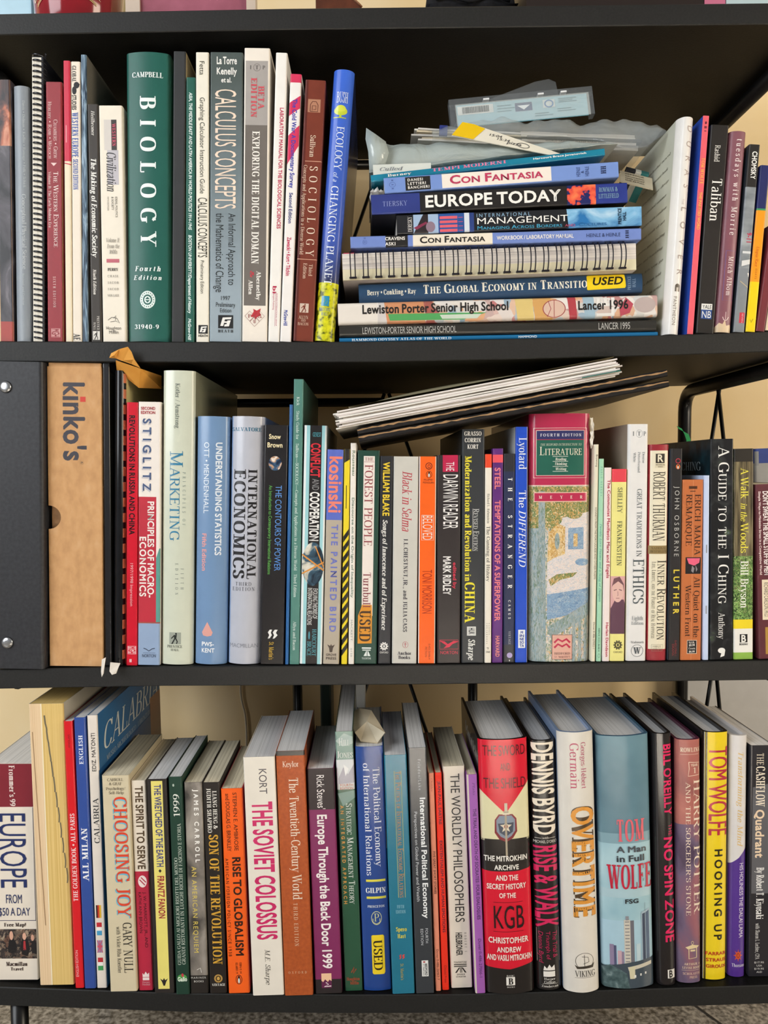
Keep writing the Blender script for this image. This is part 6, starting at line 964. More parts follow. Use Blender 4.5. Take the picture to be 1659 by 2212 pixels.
B('h', 3, 1461, 1516, 1464, 1517, 1598, 2126, 14, 'potter', 'dusky purple jacketed fantasy novel with a gold lantern mark', [('r', 0, 100, 1598, 1780, 'potter_top'), ('h', 'ROWLING', 16, 100, 1615, 1624, 'e6d2bc', 'R'), ('r', 16, 90, 1629, 1629.8, 'dcc4ae'), ('l', [(48, 1646), (94, 1648), (90, 1660), (94, 1674), (46, 1676), (50, 1660), (48, 1646)], .7, 'e6d2bc'), ('h', 'YEAR', 56, 86, 1650, 1655, 'e6d2bc', 'b'), ('h', '1', 66, 78, 1658, 1670, 'e6d2bc', 'r'),
  ('v', 'HARRY POTTER', 68, 98, 1684, 1976, 'e8d6c0', 'r'), ('v', 'AND THE SORCERER\'S STONE', 36, 54, 1688, 1978, 'e8d6c0', 'r'), ('p', [(32, 2048), (60, 2042), (90, 2046), (80, 2050), (42, 2052)], 'dcc89c'), ('l', [(46, 2052), (46, 2073), (78, 2071), (78, 2050)], .9, 'dcc89c'), ('o', 55, 66, 2034, 2042, .3, 'dcc89c'), ('r', 52, 72, 2053, 2057, 'dcc89c'), ('h', 'ARTHUR A.', 26, 96, 2082, 2087, 'dcc4ac', 'R'), ('h', 'LEVINE BOOKS', 20, 98, 2090, 2095, 'dcc4ac', 'R'), ('r', 18, 94, 2098, 2098.6, 'dcc4ac'), ('h', 'SCHOLASTIC', 22, 96, 2103, 2108, 'd4b4a4', 'R'), ('h', 'PRESS', 48, 80, 2111, 2116, 'd4b4a4', 'R')], bulge=.003, rough=.24, pages='pages_grey', side='5a2a40')
B('h', 3, 1519, 1578, 1518, 1570, 1582, 2119, 14, 'e8cb22', 'yellow and black jacketed hardcover with crimson deco lettering', [('r', 0, 17, 1582, 2119, '1d1a18'), ('r', 6, 8, 1582, 2119, 'e0d8b8'), ('r', 9.5, 10.5, 1582, 2119, 'e8cb22'), ('r', 15, 16, 1582, 2119, 'e8cb22'), ('v', 'TOM WOLFE', 22, 96, 1614, 1804, 'a8243a', 's'), ('v', 'TOM WOLFE', 23, 97, 1613, 1803, 'b02a40', 's'), ('v', 'HOOKING UP', 46, 76, 1834, 2032, '24200f', 'bx'), ('h', 'FARRAR', 14, 96, 2058, 2065, 'b8341c', 'b'), ('h', 'STRAUS', 16, 96, 2072, 2079, 'b8341c', 'b'), ('h', 'GIROUX', 16, 96, 2086, 2093, 'b8341c', 'b'), ('r', 97, 98, 1582, 2119, '1d1a18')], bulge=.003, rough=.2, side='1b1a1c', pages='pages_grey')
B('h', 3, 1580, 1618, 1574, 1613, 1589, 2113, 13.5, 'd8d4d2', 'white jacketed hardcover with a purple lower spine and orange sun', [('p', [(0, 1868), (50, 1852), (100, 1828), (100, 2113), (0, 2113)], '4f2f86'), ('v', 'Transforming the Mind', 40, 70, 1622, 1826, 'd8b878', 'ri'), ('v', 'HIS HOLINESS THE DALAI LAMA', 54, 76, 1864, 2027, 'd8cfe0', 'sx'), ('e', 36, 66, 2058, 2074, 'c8522e')]+[('p', [(51+26*math.cos(a), 2066+14*math.sin(a)), (51+15*math.cos(a+.22), 2066+8*math.sin(a+.22)), (51+15*math.cos(a-.22), 2066+8*math.sin(a-.22))], 'c8522e') for a in [k*math.pi/4 for k in range(8)]]
  +[('o', 42, 60, 2061, 2071, .25, '8a2a1c'), ('h', 'Thorsons', 18, 90, 2084, 2091, 'e0dce6', 'r')], bulge=.003, rough=.18, pages='pages_grey', side='d8d4d2')
B('p', 3, 1622, 1672, 1617, 1666, 1610, 2112, 13, '26252a', 'black finance paperback with white condensed title at the end of the bottom row', [('p', [(10, 1700), (100, 1690), (100, 1930), (8, 1930)], '5a5a5e'), ('v', 'THE', 26, 56, 1627, 1652, 'e6d8c0', 'r'), ('v', 'CASHFLOW', 24, 62, 1655, 1742, 'e8dcc8', 'R'), ('v', 'Quadrant', 24, 60, 1748, 1852, 'e8cfb0', 'b'), ('v', 'By Robert T. Kiyosaki', 30, 62, 1873, 1986, 'eceae6', 'R'), ('v', 'with Sharon L. Lechter, CPA', 28, 46, 1995, 2074, 'd8d6d2', 'r'), ('h', '$17.95', 24, 66, 2079, 2083, 'd0ceca', 's'), ('h', 'USA', 34, 58, 2086, 2090, 'd0ceca', 's'), ('h', '$19.95', 24, 66, 2093, 2097, 'd0ceca', 's'), ('h', 'AUD', 34, 58, 2100, 2104, 'd0ceca', 's')], rough=.18, pages='pages_grey')
B('p', 3, 1674, 1700, 1655, 1682, 1700, 2110, 13, 'c08a54', 'book banded in orange and turquoise just in view beside the finance paperback', [('r', 0, 100, 1956, 2008, '7a7f88'), ('r', 0, 100, 2008, 2040, 'd08a4a'), ('r', 0, 100, 2066, 2110, '1f9ab0'), ('r', 0, 100, 2040, 2066, 'c87a48')])
# ---------------------------------------------------------------- things on the top board
def ztop(px): return shelf_z(0, P(px, 20, 0).x)
c = P(170, 20, .075); z0 = ztop(170)+.0005
mug = thing('plastic_cup', 'shiny red cup with gold arched university lettering on the top board', 'cup', None, Matrix.Translation((c.x, .075, z0)))
rb, hm = .0385, .12; n = 40
prof = [(0, .002), (rb-.004, 0), (rb, .003), (rb+.013, hm), (rb+.0105, hm), (rb-.003, .006), (0, .006)]
mb = MB(); V = [(r*math.cos(2*math.pi*k/n), r*math.sin(2*math.pi*k/n), z) for r, z in prof for k in range(n)]
mb.add(V, [(i*n+k, i*n+(k+1) % n, i*n+n+(k+1) % n, i*n+n+k) for i in range(len(prof)-1) for k in range(n)], mat('8e1420', .12), True)
def on_cup(pts, F, col, off=.0005):
    V = []
    for s, z in pts:
        r = rb+.013*z/hm+off; a = -math.pi/2+s/r; V.append((r*math.cos(a), r*math.sin(a), z))
    mb.add(V, F, mat(col))
gv, gf, ln = layout('UNIVERSITY', 'r')
pts = []
for a, b in gv:
    s_ = (a/ln-.5)*.080; pts.append((s_, .0475-.0095*(s_/.034)**2+.0105*b))
on_cup(pts, gf, 'e6d8b8')
for dz in (0, .0016):
    q = [(s_*.0019, .0405+dz-.0105*(s_*.0019/.034)**2) for s_ in range(-17, 18)]; pp, ff = [], []; _strip(q, .00035, .00035, pp, ff); on_cup(pp, ff, 'e0c890')
mb.build('cup_body', mug)
def slab(name, label, cat, x0, x1, yd, h, depth, m, parts, tilt=0):
    a, b = P(x0, 20, yd), P(x1, 20, yd); z = max(ztop(x0), ztop(x1))+.0006
    root = thing(name, label, cat, None, Matrix.Translation(((a.x+b.x)/2, yd, z)) @ Matrix.Rotation(tilt, 4, 'X'))
    w = b.x-a.x
    for nm, (u0, u1, v0, v1, d0, d1, mm) in parts:
        mb = MB(); mb.box(-w/2+w*u0, -w/2+w*u1, d0, d1, h*v0, h*v1, mat(mm)); mb.build(nm, root)
    return root, w
slab('picture_frame', 'picture in a wide pale beige frame standing on the top board', 'picture', 271, 552, .05, .2, .014, None, [('frame', (0, .11, 0, 1, 0, .014, 'cbb9a8')), ('frame', (.93, 1, 0, 1, 0, .014, 'cbb9a8')), ('frame', (.11, .93, .93, 1, 0, .014, 'cbb9a8')), ('frame', (.11, .93, 0, .005, 0, .014, 'cbb9a8')), ('print', (.11, .93, .005, .93, .003, .012, 'pinkprint'))])
a, b = P(682, 15, .06), P(782, 15, .06); z = ztop(730)+.0006; w = b.x-a.x
br = thing('leather_case', 'brown leather case with a rounded end on the top board', 'case', None, Matrix.Translation(((a.x+b.x)/2, .06, z)))
mb = MB(); prof2 = [(-.5, 0), (.5, 0), (.5, .034), (.44, .037), (.3, .043), (.1, .06), (-.1, .07), (-.4, .07), (-.5, .06)]
V = [(w*x, y, zz) for y in (0, .07) for x, zz in prof2]; k = len(prof2)
mb.add(V, [tuple(range(k)), tuple(range(2*k-1, k-1, -1))]+[(i, (i+1) % k, k+(i+1) % k, k+i) for i in range(k)], mat('redwood')); mb.build('leather_body', br)
mb = MB(); mb.tube([(w*x*1.0, -.0006, zz+.001) for x, zz in prof2[2:8]], .0009, mat('8a5a3a'), 6); mb.build('stitching', br)
def blob(mb, x0, x1, y0, y1, z0, z1, m, nx=26, ny=10, amp=.003, seed=1, pinch=.5, thick=None):
    """soft crumpled pillow"""
    rr = random.Random(seed); V, F = [], []; ph = [rr.uniform(0, 6.28) for _ in range(8)]
    for s in (0, 1):
        for j in range(ny+1):
            for i in range(nx+1):
                u, v = i/nx, j/ny
                e = (max(0, 4*u*(1-u)))**pinch*(max(0, 4*v*(1-v)))**pinch
                wob = amp*(math.sin(u*17+ph[0]+v*5)+math.sin(u*31+ph[1]-v*9)*.6+math.sin(v*14+ph[2]+u*7)*.7+math.sin(u*53+v*21+ph[3])*.35)
                zc_ = z0+(z1-z0)*(.5+(.5*e if s else -.5*e))
                V.append((x0+(x1-x0)*u+amp*.6*math.sin(v*9+ph[4]), y0+(y1-y0)*v+amp*.6*math.sin(u*13+ph[5]), zc_+wob*(e+.15)*(1 if s else .35)))
    N = (nx+1)*(ny+1)
    for s in (0, 1):
        for j in range(ny):
            for i in range(nx):
                q = s*N+j*(nx+1)+i; f = (q, q+1, q+nx+2, q+nx+1); F.append(f if s else f[::-1])
    mb.add(V, F, m, True)
a, b = P(922, 12, .07), P(1120, 12, .07); z = ztop(1020)+.001
bag = thing('cloth_bag', 'folded black cloth bag lying on the top board', 'bag', None, Matrix.Translation(((a.x+b.x)/2, .07, z))); w = b.x-a.x
mb = MB(); blob(mb, -w/2, w/2, 0, .1, .001, .085, mat('cloth'), amp=.0018, pinch=.22); mb.build('cloth_body', bag)
mb = MB(); mb.tube([(w*(-.4+.8*k/12), -.003+.002*math.sin(k), .046+.0035*math.sin(k*.9)) for k in range(13)], .0018, mat('cloth'), 8); mb.build('strap', bag)
slab('storage_box', 'long dark brown box standing on the top board', 'box', 1137, 1520, .05, .13, .1, None, [('box_body', (0, 1, 0, .8, 0, .1, '2a211e')), ('lid', (-.004, 1.004, .8, 1, -.001, .101, '332824'))])
slab('storage_box', 'pink and pale blue printed box at the far end of the top board', 'box', 1522, 1735, .05, .12, .1, None, [('box_body', (.22, 1, 0, 1, 0, .1, 'b9cdd0')), ('side_panel', (0, .21, 0, 1, 0, .1, 'c8708c'))])
# ---------------------------------------------------------------- bags and papers on top of the stack
def topz(X): return max([fn(X) for xa, xb, fn in STPREV if xa-.005 <= X <= xb+.005] or [-9])
A = P(800, 385, .02)
def pillow(name, label, px0, px1, pya, pyb, y0, dep, m, tilt, cat, seed, amp, group=None, pinch=.35, parts='film'):
    a, b = P(px0, (pya+pyb)/2, y0), P(px1, (pya+pyb)/2, y0); h = P(px0, pya, y0).z-P(px0, pyb, y0).z
    root = thing(name, label, cat, group, Matrix.Translation(((a.x+b.x)/2, y0, (a.z+b.z)/2-h/2)) @ Matrix.Rotation(math.radians(tilt), 4, 'Y'))
    w = b.x-a.x; mb = MB(); blob(mb, -w/2, w/2, 0, dep, 0, h, m, nx=60, ny=12, amp=amp, seed=seed, pinch=pinch); mb.build(parts, root)
    return root, w, h
def sheets(root, n, w, x0, y0, dep, z0, dz, m, jit, seed, name='sheet'):
    rr = random.Random(seed)
    for k in range(n):
        mb = MB(); dx, dy = rr.uniform(-jit, jit), rr.uniform(-jit*.6, jit*.6); nx = 10; wav = rr.uniform(-.0012, .0012)
        top = [(x0+dx+w*i/nx, z0+dz*k+wav*math.sin(i*.9)*.4) for i in range(nx+1)]
        V = [(x, y0+dy+yy, z+o) for yy in (0, dep) for o in (0, dz*.96) for x, z in top]; q = nx+1
        F = []
        for i in range(nx): F += [(i, i+1, q+i+1, q+i), (2*q+i, 3*q+i, 3*q+i+1, 2*q+i+1), (q+i, q+i+1, 3*q+i+1, 3*q+i), (i, 2*q+i, 2*q+i+1, i+1)]
        F += [(0, q, 3*q, 2*q), (nx, 2*q+nx, 3*q+nx, q+nx)]
        mb.add(V, F, mat(m if isinstance(m, str) else m[k % len(m)])); mb.build(name, root)
def film(name, label, upper, lower, y0, dep, m, seed, amp, nx=70, ny=14, rise=6):
    """bag between two outlines: soft puffed sheet, deepest in the middle of its depth"""
    o = P(lower[0][0], lower[0][1], y0); root = thing(name, label, 'bag', None, Matrix.Translation(o))
    rr = random.Random(seed); ph = [rr.uniform(0, 6.28) for _ in range(8)]; V, F = [], []
    xa, xb = lower[0][0], lower[-1][0]
    for s in (0, 1):
        for j in range(ny+1):
            for i in range(nx+1):
                u, v = i/nx, (j/ny)**1.8; px = xa+(xb-xa)*u
                up, lo = P(px, lerp_line(upper, px)-rise, y0).z, P(px, lerp_line(lower, px), y0).z
                e_ = min(1, v/.07)**.5*min(1, (1-v)/.3)**.6; wob = amp*e_*(math.sin(u*23+ph[0]+v*6)+.7*math.sin(u*47-v*11+ph[1])+.5*math.sin(u*83+v*17+ph[2])+.6*math.sin(v*15+u*9+ph[3]))
                z = lo+(up-lo)*(.12+.88*e_)*(1-.12*v)+wob if s else lo+(up-lo)*.12*(1-e_)+abs(wob)*.3+.004*v
                V.append(Vector((P(px, 300, y0).x, y0+dep*v+amp*math.sin(u*31+ph[4])*(1-v), z))-o)
    N = (nx+1)*(ny+1)
    for s in (0, 1):
        for j in range(ny):
            for i in range(nx):
                q = s*N+j*(nx+1)+i; f = (q, q+1, q+nx+2, q+nx+1); F.append(f if s else f[::-1])
    for i in range(nx): F.append((i, N+i, N+i+1, i+1))
    mb = MB(); mb.add(V, F, m, True); mb.build('film', root); return root, o
r1, o1 = film('plastic_bag', 'milky plastic bag wrapped round cream papers on the teal paperback', [(795, 304), (830, 302), (900, 304), (1000, 302), (1100, 304), (1180, 304), (1260, 302), (1335, 310)], [(797, 374), (830, 370), (900, 364), (1000, 352), (1100, 339), (1200, 326), (1290, 315), (1335, 312)], .020, .16, mat('bagmilky'), 4, .0011)
mb = MB(); V = []; nx = 26
for i in range(nx+1):
    px = 838+(1290-838)*i/nx; lo = P(px, lerp_line([(800, 368), (1335, 312)], px), .028).z; up = P(px, lerp_line([(838, 312), (1290, 313)], px), .028).z
    for t in range(13):
        s = t/12*math.pi; V.append(Vector((P(px, 340, .028).x, .028+.09*(1-math.cos(s))/2, lo+(up-lo)*(.12+.7*math.sin(s))))-o1)
mb.add(V, [(i*13+t, i*13+t+1, i*13+14+t, i*13+13+t) for i in range(nx) for t in range(12)], mat('paper_warm'), True); mb.build('paper_roll', r1)
mb = MB(); V = []; c_ = [(792, 276), (790, 300), (795, 330), (800, 372), (830, 368), (838, 330), (832, 306), (812, 292)]; rr = random.Random(3)
for d in (0, .004, .012):
    for x_, y_ in c_: V.append(P(x_+rr.uniform(-2, 2), y_+rr.uniform(-2, 2), .0155+d)-o1)
cen = P(812, 328, .013)-o1; V.append(cen)
mb.add(V, [(i, (i+1) % 8, 24) for i in range(8)]+[(a*8+i, a*8+8+i, a*8+8+(i+1) % 8, a*8+(i+1) % 8) for a in (0, 1) for i in range(8)], mat('bagmilky'), True); mb.build('gathered_corner', r1)
lt = P(842, 378, .014)
nt_ = thing('paper_sheet', 'handwritten note inside the milky plastic bag', 'paper', None, Matrix.Translation((lt.x, .0135, lt.z)) @ Matrix.Rotation(math.radians(-1.5), 4, 'Y'))
mb = MB(); mb.box(-.016, .040, 0, .0006, 0, .010, mat('d0d4cc')); gv, gf, ln = layout('Culled', 'ri'); mb.add([(-.010+.022*p/ln, -.0003, .004+.0032*q) for p, q in gv], gf, mat('7a7f86')); mb.build('sheet', nt_)
# papers and clear bag above it
rp2 = thing('paper_stack', 'loose stack of papers sliding off the milky bag', 'papers', None, Matrix.Translation((P(900, 298, .05).x, .05, P(900, 301, .05).z)) @ Matrix.Rotation(math.radians(3.2), 4, 'Y'))
sheets(rp2, 7, .15, 0, 0, .14, .0, .0017, ['paper', 'paper_warm', 'c8c4be'], .006, 5)
mb = MB(); mb.box(.022, .030, -.0075, -.0045, .002, .0118, mat('2a3474')); mb.build('blue_strip', rp2)
en = P(975, 296, .02); env = thing('envelope', 'cream envelope with a broad yellow band and pen notes', 'envelope', None, Matrix.Translation((en.x, .016, en.z)) @ Matrix.Rotation(math.radians(11.5), 4, 'Y') @ Matrix.Rotation(math.radians(-28), 4, 'X'))
we = .115; he = .021
mb = MB(); mb.add([(x, y, z) for y in (0, .0008) for x, z in ((0, 0), (we, 0), (we, .003), (.02, he), (.008, he))], [(0, 1, 2, 3, 4), (9, 8, 7, 6, 5), (0, 5, 6, 1), (1, 6, 7, 2), (2, 7, 8, 3), (3, 8, 9, 4), (4, 9, 5, 0)], mat('e8e2d0'))
mb.add([(x, -.0003, z) for x, z in ((.0, .0), (.021, .0), (.031, he-.003), (.02, he), (.008, he))], [(0, 1, 2, 3, 4)], mat('eec41c'))
for t, x, z, s, wd2 in (('15:04', .036, .0095, .0032, .012), ('15:34', .044, .006, .0032, .012), ('pizza', .054, .0035, .004, .014)):
    gv, gf, ln = layout(t, 'si'); mb.add([(x+wd2*p/ln, -.0003, z+s*q) for p, q in gv], gf, mat('3a3a40'))
pp, ff = [], []; _strip([(.070+.006*math.cos(k*.45), .005+.0032*math.sin(k*.45)) for k in range(15)], .0003, .0003, pp, ff); mb.add([(x, -.0003, z) for x, z in pp], ff, mat('3a3a40'))
mb.build('envelope_body', env)
r2, o2 = film('plastic_bag', 'clear crinkled plastic bag of magazines reaching toward the white novel', [(935, 284), (990, 268), (1080, 259), (1200, 260), (1300, 259), (1395, 261), (1425, 272), (1440, 284)], [(935, 296), (1000, 298), (1100, 298), (1200, 298), (1290, 308), (1350, 326), (1400, 324), (1440, 288)], .03, .16, mat('bagplastic'), 8, .0018, rise=12)
mag = thing('magazine_stack', 'magazines folded inside the clear plastic bag', 'magazines', None, Matrix.Translation((P(1130, 312, .05).x, .045, P(1130, 322, .05).z)) @ Matrix.Rotation(math.radians(2.5), 4, 'Y'))
sheets(mag, 6, .115, 0, 0, .13, 0, .0027, ['b8b2a8', '8a847c', 'd0cabf', '4a4744', 'c4beb2', 'a8a298'], .004, 11)
mb = MB(); gv, gf, ln = layout('WORLD DRINKING WATER WIRED PIPES', 's'); mb.add([(.02+.06*p/ln, -.0052, .0042+.0014*q) for p, q in gv], gf, mat('3a3836')); mb.build('printed_line', mag)
cd_ = thing('card_packet', 'torn cream card with printed lines lying beside the stack top', 'card', None, Matrix.Translation((P(1345, 395, .05).x, .045, P(1345, 398, .05).z)) @ Matrix.Rotation(math.radians(14), 4, 'Y') @ Matrix.Rotation(math.radians(-40), 4, 'X'))
mb = MB(); mb.box(-.004, .03, 0, .001, 0, .022, mat('paper_warm'))
for t, z in (('OFFICE', .017), ('information', .0125), ('newly printed', .0085), ('DUE IN FULL', .0045)):
    gv, gf, ln = layout(t, 'b'); mb.add([(.001+.02*p/ln, -.0004, z+.0022*q) for p, q in gv], gf, mat('7a7060'))
mb.build('card', cd_)
mb = MB(); mb.box(.002, .012, -.002, .03, .0235, .0285, mat('24242a')); mb.box(.012, .018, -.002, .03, .0235, .0285, mat('d8d4c8')); mb.box(.018, .026, -.002, .03, .0235, .0285, mat('2a6a6a')); mb.build('colour_strip', cd_)
# jewel case
A_, B_, C_, D_ = P(966, 213, .045), P(1277, 183, .045), P(1268, 268, .045), P(975, 275, .045)
ang = math.atan2(B_.z-A_.z, B_.x-A_.x); wc = (B_-A_).length; hc = (A_-D_).length*1.02
jc = thing('jewel_case', 'upturned clear jewel case with a pale blue insert and barcode on the pile', 'case', None, Matrix.Translation((D_.x, .045, D_.z)) @ Matrix.Rotation(-ang, 4, 'Y') @ Matrix.Rotation(math.radians(-7), 4, 'X'))
mb = MB()
for x0, x1, z0, z1 in ((0, wc, hc*.80, hc), (0, .006, 0, hc*.8), (wc-.004, wc, 0, hc*.8)): mb.box(x0, x1, 0, .0095, z0, z1, mat('caseplastic'))
mb.box(.006, wc-.004, 0, .0008, 0, hc*.8, mat('bagplastic')); mb.build('case_shell', jc)
mb = MB(); mb.box(.007, wc-.006, .0012, .0022, .0, hc*.78, mat('86c0d2'))
mb.box(.008, .044, .0008, .0011, hc*.42, hc*.72, mat('e4e6e4')); rr = random.Random(2); x = .013
while x < .040: bw = rr.choice((.0003, .0006, .0009)); mb.box(x, x+bw, .0005, .0007, hc*.46, hc*.68, mat('1d1d20')); x += bw+rr.choice((.0004, .0007))
mb.box(.066, .083, .0008, .0011, hc*.36, hc*.66, mat('2c4680')); mb.add([(.068, .0006, hc*.56), (.081, .0006, hc*.56), (.0745, .0006, hc*.40)], [(0, 1, 2)], mat('dfe6ea'))
mb.box(.094, .106, .0008, .0011, hc*.40, hc*.68, mat('dce4e4')); pp, ff = [], []; _strip([(.1+.004*math.cos(k*.33), hc*.53+.0035*math.sin(k*.33)) for k in range(20)], .0006, .0006, pp, ff); mb.add([(x, .0006, z) for x, z in pp], ff, mat('4a7ab0'))
for i, (x0, z) in enumerate(((.048, .6), (.048, .5), (.048, .4), (.110, .66), (.110, .6), (.110, .54), (.108, .3), (.108, .22), (.085, .2), (.085, .12))):
    mb.box(x0, x0+.014+.004*(i % 2), .0008, .0010, hc*z, hc*z+.0009, mat('5a8a9a'))
mb.build('paper_insert', jc)
mb = MB()
for u in (.24, .62, .78): mb.box(wc*u, wc*u+.006, -.0006, .004, hc*.86, hc*.92, mat('e2e4e6', .1))
mb.build('hinge_tab', jc)
sl = thing('plastic_sleeve', 'grey translucent plastic sleeve behind the jewel case', 'sleeve', None, Matrix.Translation((P(1140, 258, .064).x, .064, P(1140, 258, .064).z)) @ Matrix.Rotation(math.radians(-14), 4, 'Y') @ Matrix.Rotation(math.radians(-7), 4, 'X'))
mb = MB(); mb.add([(x, y, z) for y in (0, .001) for x, z in ((-.09, -.002), (.036, 0), (.038, .031), (.032, .036), (.018, .037), (-.06, .028))], [(0, 1, 2, 3, 4, 5), (11, 10, 9, 8, 7, 6)]+[(i, (i+1) % 6, 6+(i+1) % 6, 6+i) for i in range(6)], mat('caseplastic')); mb.build('sleeve_film', sl)
mb = MB(); mb.add([(-.05+.02*u+.0, -.001+.0, .024+.006*v) for u, v in ((0, 0), (1, .2), (.9, 1), (.1, .9))], [(0, 1, 2, 3)], mat('1a1a1c')); mb.build('hang_slot', sl)
# crumpled paper poking out between two books of the stack
q = P(815, 428, .012); cp = thing('crumpled_paper', 'crumpled white paper squeezed in beside the black and indigo paperback', 'paper', None, Matrix.Translation((q.x, .010, q.z)))
mb = MB(); blob(mb, -.007, .006, 0, .03, 0, .011, mat('paper'), nx=12, ny=6, amp=.0012, seed=6, pinch=.4); mb.build('sheet', cp)
# ---------------------------------------------------------------- middle shelf extras
# brown envelope rising behind the comb bound report
y0 = .02; TLp = P(246, 786, y0)
ev = thing('manila_envelope', 'crumpled orange manila envelope sticking up over the board edge', 'envelope', None, Matrix.Translation((P(262, 800, -.004).x, -.004, P(262, 815, -.004).z)))
pt = lambda x, y, d: P(x, y, d)-Vector((P(262, 800, -.004).x, -.004, P(262, 815, -.004).z))
mb = MB(); V = [pt(236, 773, -.006), pt(240, 763, -.007), pt(258, 754, -.010), pt(276, 749, -.012), pt(284, 760, -.011), pt(290, 776, -.009), pt(303, 795, -.006), pt(285, 787, -.002), pt(262, 779, -.004), pt(247, 767, -.010), pt(250, 774, -.005)]
V2 = [v+Vector((0, .0007, 0)) for v in V]
F = [(0, 1, 9), (1, 2, 9), (9, 2, 10), (10, 2, 3, 8), (8, 3, 4, 5, 7), (7, 5, 6), (0, 9, 10)]
mb.add(V+V2, F+[tuple(i+11 for i in f[::-1]) for f in F], mat('manila')); mb.build('flap', ev)
mb = MB(); a = pt(262, 779, -.004); V = [pt(250, 778, -.003), pt(303, 796, -.003), pt(349, 812, .05), pt(349, 840, .05), pt(300, 838, .015), pt(252, 800, .012)]; V = [v for v in V]; V2 = [v+Vector((0, .0007, 0)) for v in V]
mb.add(V[:2]+[V[2], V[3], V[4], V[5]], [(0, 1, 4, 5), (1, 2, 3, 4)], mat('manila'))
mb.build('envelope_body', ev)
for px, py, s in ((228, 1448, 0), (252, 1449, 1)):
    q = P(px, py, -.001); t = thing('paper_scrap', ('torn white paper scrap under the scuffed black folder', 'torn white paper scrap under the comb bound report')[s], 'paper', None, Matrix.Translation((q.x, -.004, shelf_z(2, q.x)+.0004)))
    mb = MB(); w = (.003, .0075)[s]
    V = [(-w*.6, 0, .009-.003*s), (w*.7, 0, .011-.006*s), (w*.5, -.002, .004-.003*s), (w*.3, -.004, -.004), (-w*.2, -.005, -.007+.002*s), (-w*.6, -.003, -.002)]
    mb.add([(x, y-.0015, z) for x, y, z in V]+[(x, y-.0007, z) for x, y, z in V], [tuple(range(6)), tuple(range(11, 5, -1))]+[(i, (i+1) % 6, 6+(i+1) % 6, 6+i) for i in range(6)], mat('d2c8ba')); mb.build('sheet', t)
# sloping pile of papers on a worn black portfolio
def lean(p, q_, y): a, b = P(*p, y), P(*q_, y); return a, math.atan2(b.z-a.z, b.x-a.x), (b-a).length
a, th, ln_ = lean((776, 955), (1446, 835), -.012)
pf = thing('portfolio', 'worn black card portfolio sloping across the book tops', 'portfolio', None, Matrix.Translation((a.x, -.012, a.z)) @ Matrix.Rotation(-th, 4, 'Y'))
S = ln_
def worn_edge(mb, y, z, seed, hh):
    rr = random.Random(seed); k = 60; V = [(S*i/k, y-.0004, z+hh*(.2+.5*rr.random())) for i in range(k+1)]+[(S*i/k, y-.0004, z-hh*(.2+.5*rr.random())) for i in range(k+1)]
    mb.add(V, [(i, i+1, k+2+i, k+1+i) for i in range(k)], mat('a5835c'))
def panel(name, zc1, zc2, t, gap):
    mb = MB(); k = 24; V = []
    for i in range(k+1):
        u = i/k; z = zc1+(zc2-zc1)*u
        V += [(S*u, .001, z), (S*u, 0, z+.001), (S*u, 0, z+t-.001), (S*u, .001, z+t), (S*u, .235, z+t), (S*u, .235, z)]
    mb.add(V, [(6*i+j, 6*i+(j+1) % 6, 6*i+6+(j+1) % 6, 6*i+6+j) for i in range(k) for j in range(6)]+[tuple(range(5, -1, -1)), tuple(6*k+j for j in range(6))], mat('141212', .45))
    rr = random.Random(int(t*1e5)); V = []
    for s in (1, -1): V += [(S*i/60, -.0004, zc1+(zc2-zc1)*i/60+t*.5+s*.0011*(.15+rr.random())+t*.18) for i in range(61)]
    mb.add(V, [(i, i+1, 62+i, 61+i) for i in range(60)], mat('9c7a55', .8)); mb.build(name, pf)
panel('lower_flap', 0, 0.0, .0065, 0); panel('upper_flap', .0068, .0098, .0066, 0)
sh = thing('paper_stack', 'thick sloping stack of white papers lying on the black portfolio', 'papers', None, Matrix.Translation((P(738, 938, .014).x, .014, 0)) @ Matrix.Rotation(-th, 4, 'Y'))
a2 = P(742, 930, .014); base = a+Vector((math.cos(th), 0, math.sin(th)))*(-.016)+Vector((-math.sin(th), 0, math.cos(th)))*.0152
sh.matrix_world = Matrix.Translation((base.x, -.014, base.z)) @ Matrix.Rotation(-th-.009, 4, 'Y')
sheets(sh, 12, S*.9, 0, 0, .215, .0003, .0014, ['paper', 'e2dad4', 'paper', 'd4cac4', 'ece6e0'], .005, 21)
mb = MB(); n_ = 10; k = 14
V = []
for i in range(13):
    u = i/12; x = .012+S*.86*u; lift = .0085*math.sin(math.pi*min(1, u*1.15))**.7*(1-.55*u)
    V += [(x, .004, .0192), (x, .055, .0196+lift), (x, .21, .0196), (x, .004, .0196), (x, .055, .0202+lift), (x, .21, .0201)]
mb.add(V, [(6*i+a, 6*i+b, 6*i+6+b, 6*i+6+a) for i in range(12) for a, b in ((0, 1), (1, 2), (4, 3), (5, 4))], mat('c2b894')); mb.build('manila_folder', sh)
mb = MB(); mb.box(S*.78, S*.90, -.006, .1, .0045, .0052, mat('1f6a62')); mb.build('teal_sheet', sh)
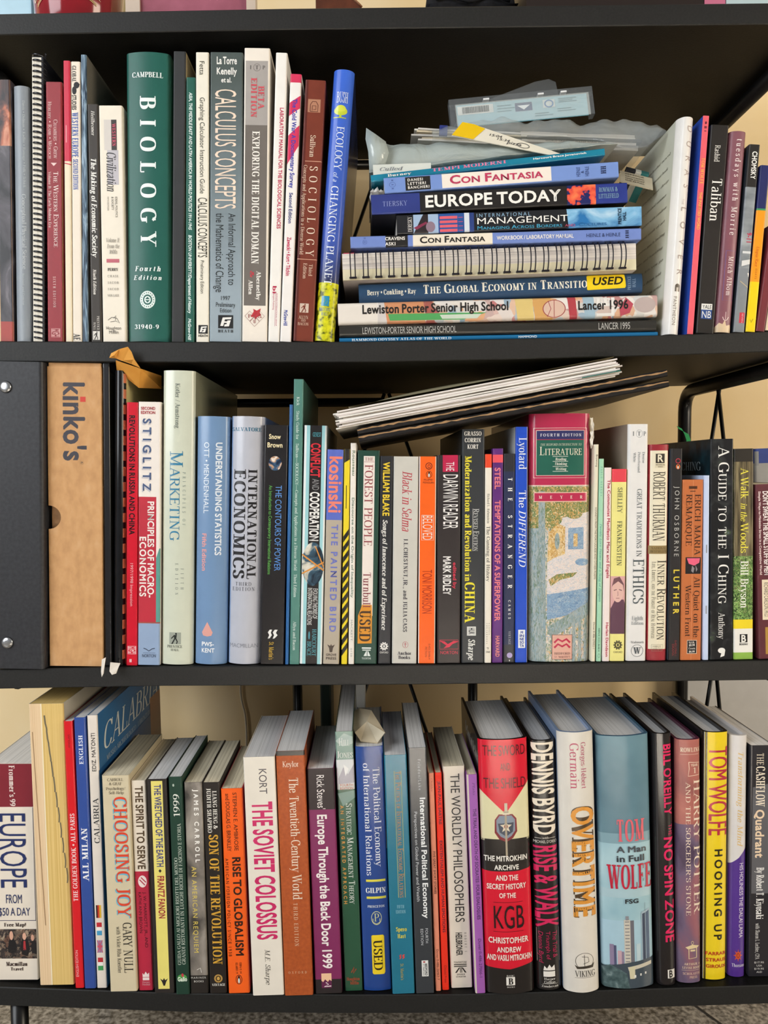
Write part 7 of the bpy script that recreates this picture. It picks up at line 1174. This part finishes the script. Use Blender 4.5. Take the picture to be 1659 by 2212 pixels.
# ---------------------------------------------------------------- bottom shelf extras
XB = P(1474, 1560, .33).x; zt_ = shelf_z(2, SHX1).__float__()-.06
mb = MB(); mb.box(XB, XB+.5, .33, .352, FLZ+.001, zt_, mat('c4c3c1'))
tag(mb.build('white_board'), 'pale grey board standing against the wall beyond the end of the bottom shelf', 'board')
q = P(703, 1560, .2); zz = shelf_z(3, q.x)+.0008
B('h', 3, 690, 716, 700, 722, 1478, 2120, 6, '14201b', 'dark green black binder standing behind the tall green management textbook', y0=.215, free=True, name='ring_binder', cat='binder')
B('p', 3, 758, 790, 760, 790, 1478, 2120, 5, 'c9c8c2', 'pale plastic folder standing at the back above the blue used paperback', y0=.225, free=True, name='plastic_folder', cat='folder')
B('p', 3, -10, 62, -4, 66, 1640, 2110, 8, 'c2bfba', 'grey book standing hidden behind the europe travel guide', y0=.14, free=True, pages='pages_grey')
# crumpled wrapper on the blue paperback
q = P(800, 1604, .03); zt = P(797, 1613, .006).z
cw = thing('paper_scrap', 'folded translucent paper scrap lying on top of the blue used paperback', 'paper', None, Matrix.Translation((q.x, .03, zt+.0006)) @ Matrix.Rotation(math.radians(10), 4, 'Z'))
mb = MB(); V = [(-.012, -.012, .001), (.004, -.018, .0), (.013, -.012, .008), (.016, .0, .003), (.010, .05, .012), (-.002, .06, .012), (-.014, .05, .009), (-.016, .0, .006), (0, .02, .010)]
mb.add(V+[(x, y, z+.0006) for x, y, z in V], [(0, 1, 8), (1, 2, 8), (2, 3, 8), (3, 4, 8), (4, 5, 8), (5, 6, 8), (6, 7, 8), (7, 0, 8)]+[(10, 9, 17), (11, 10, 17), (12, 11, 17), (13, 12, 17), (14, 13, 17), (15, 14, 17), (16, 15, 17), (9, 16, 17)], mat('paper_warm')); mb.build('sheet', cw)
# cable on the wall
a, b = P(528, 1482, YW-.004), P(520, 1610, YW-.004)
cb = MB(); cb.tube([(a.x-.006*math.sin(t*2.2)*(1 if t < 1.4 else .3), YW-.0035, a.z+.03+(b.z-.06-a.z)*t/3) for t in [k*3/18 for k in range(19)]], .0016, mat('d8ccb4'), 8)
tag(cb.build('wall_cable'), 'thin cream cable running down the wall behind the orange paperback', 'cable')
bpy.data.objects.remove(_to)
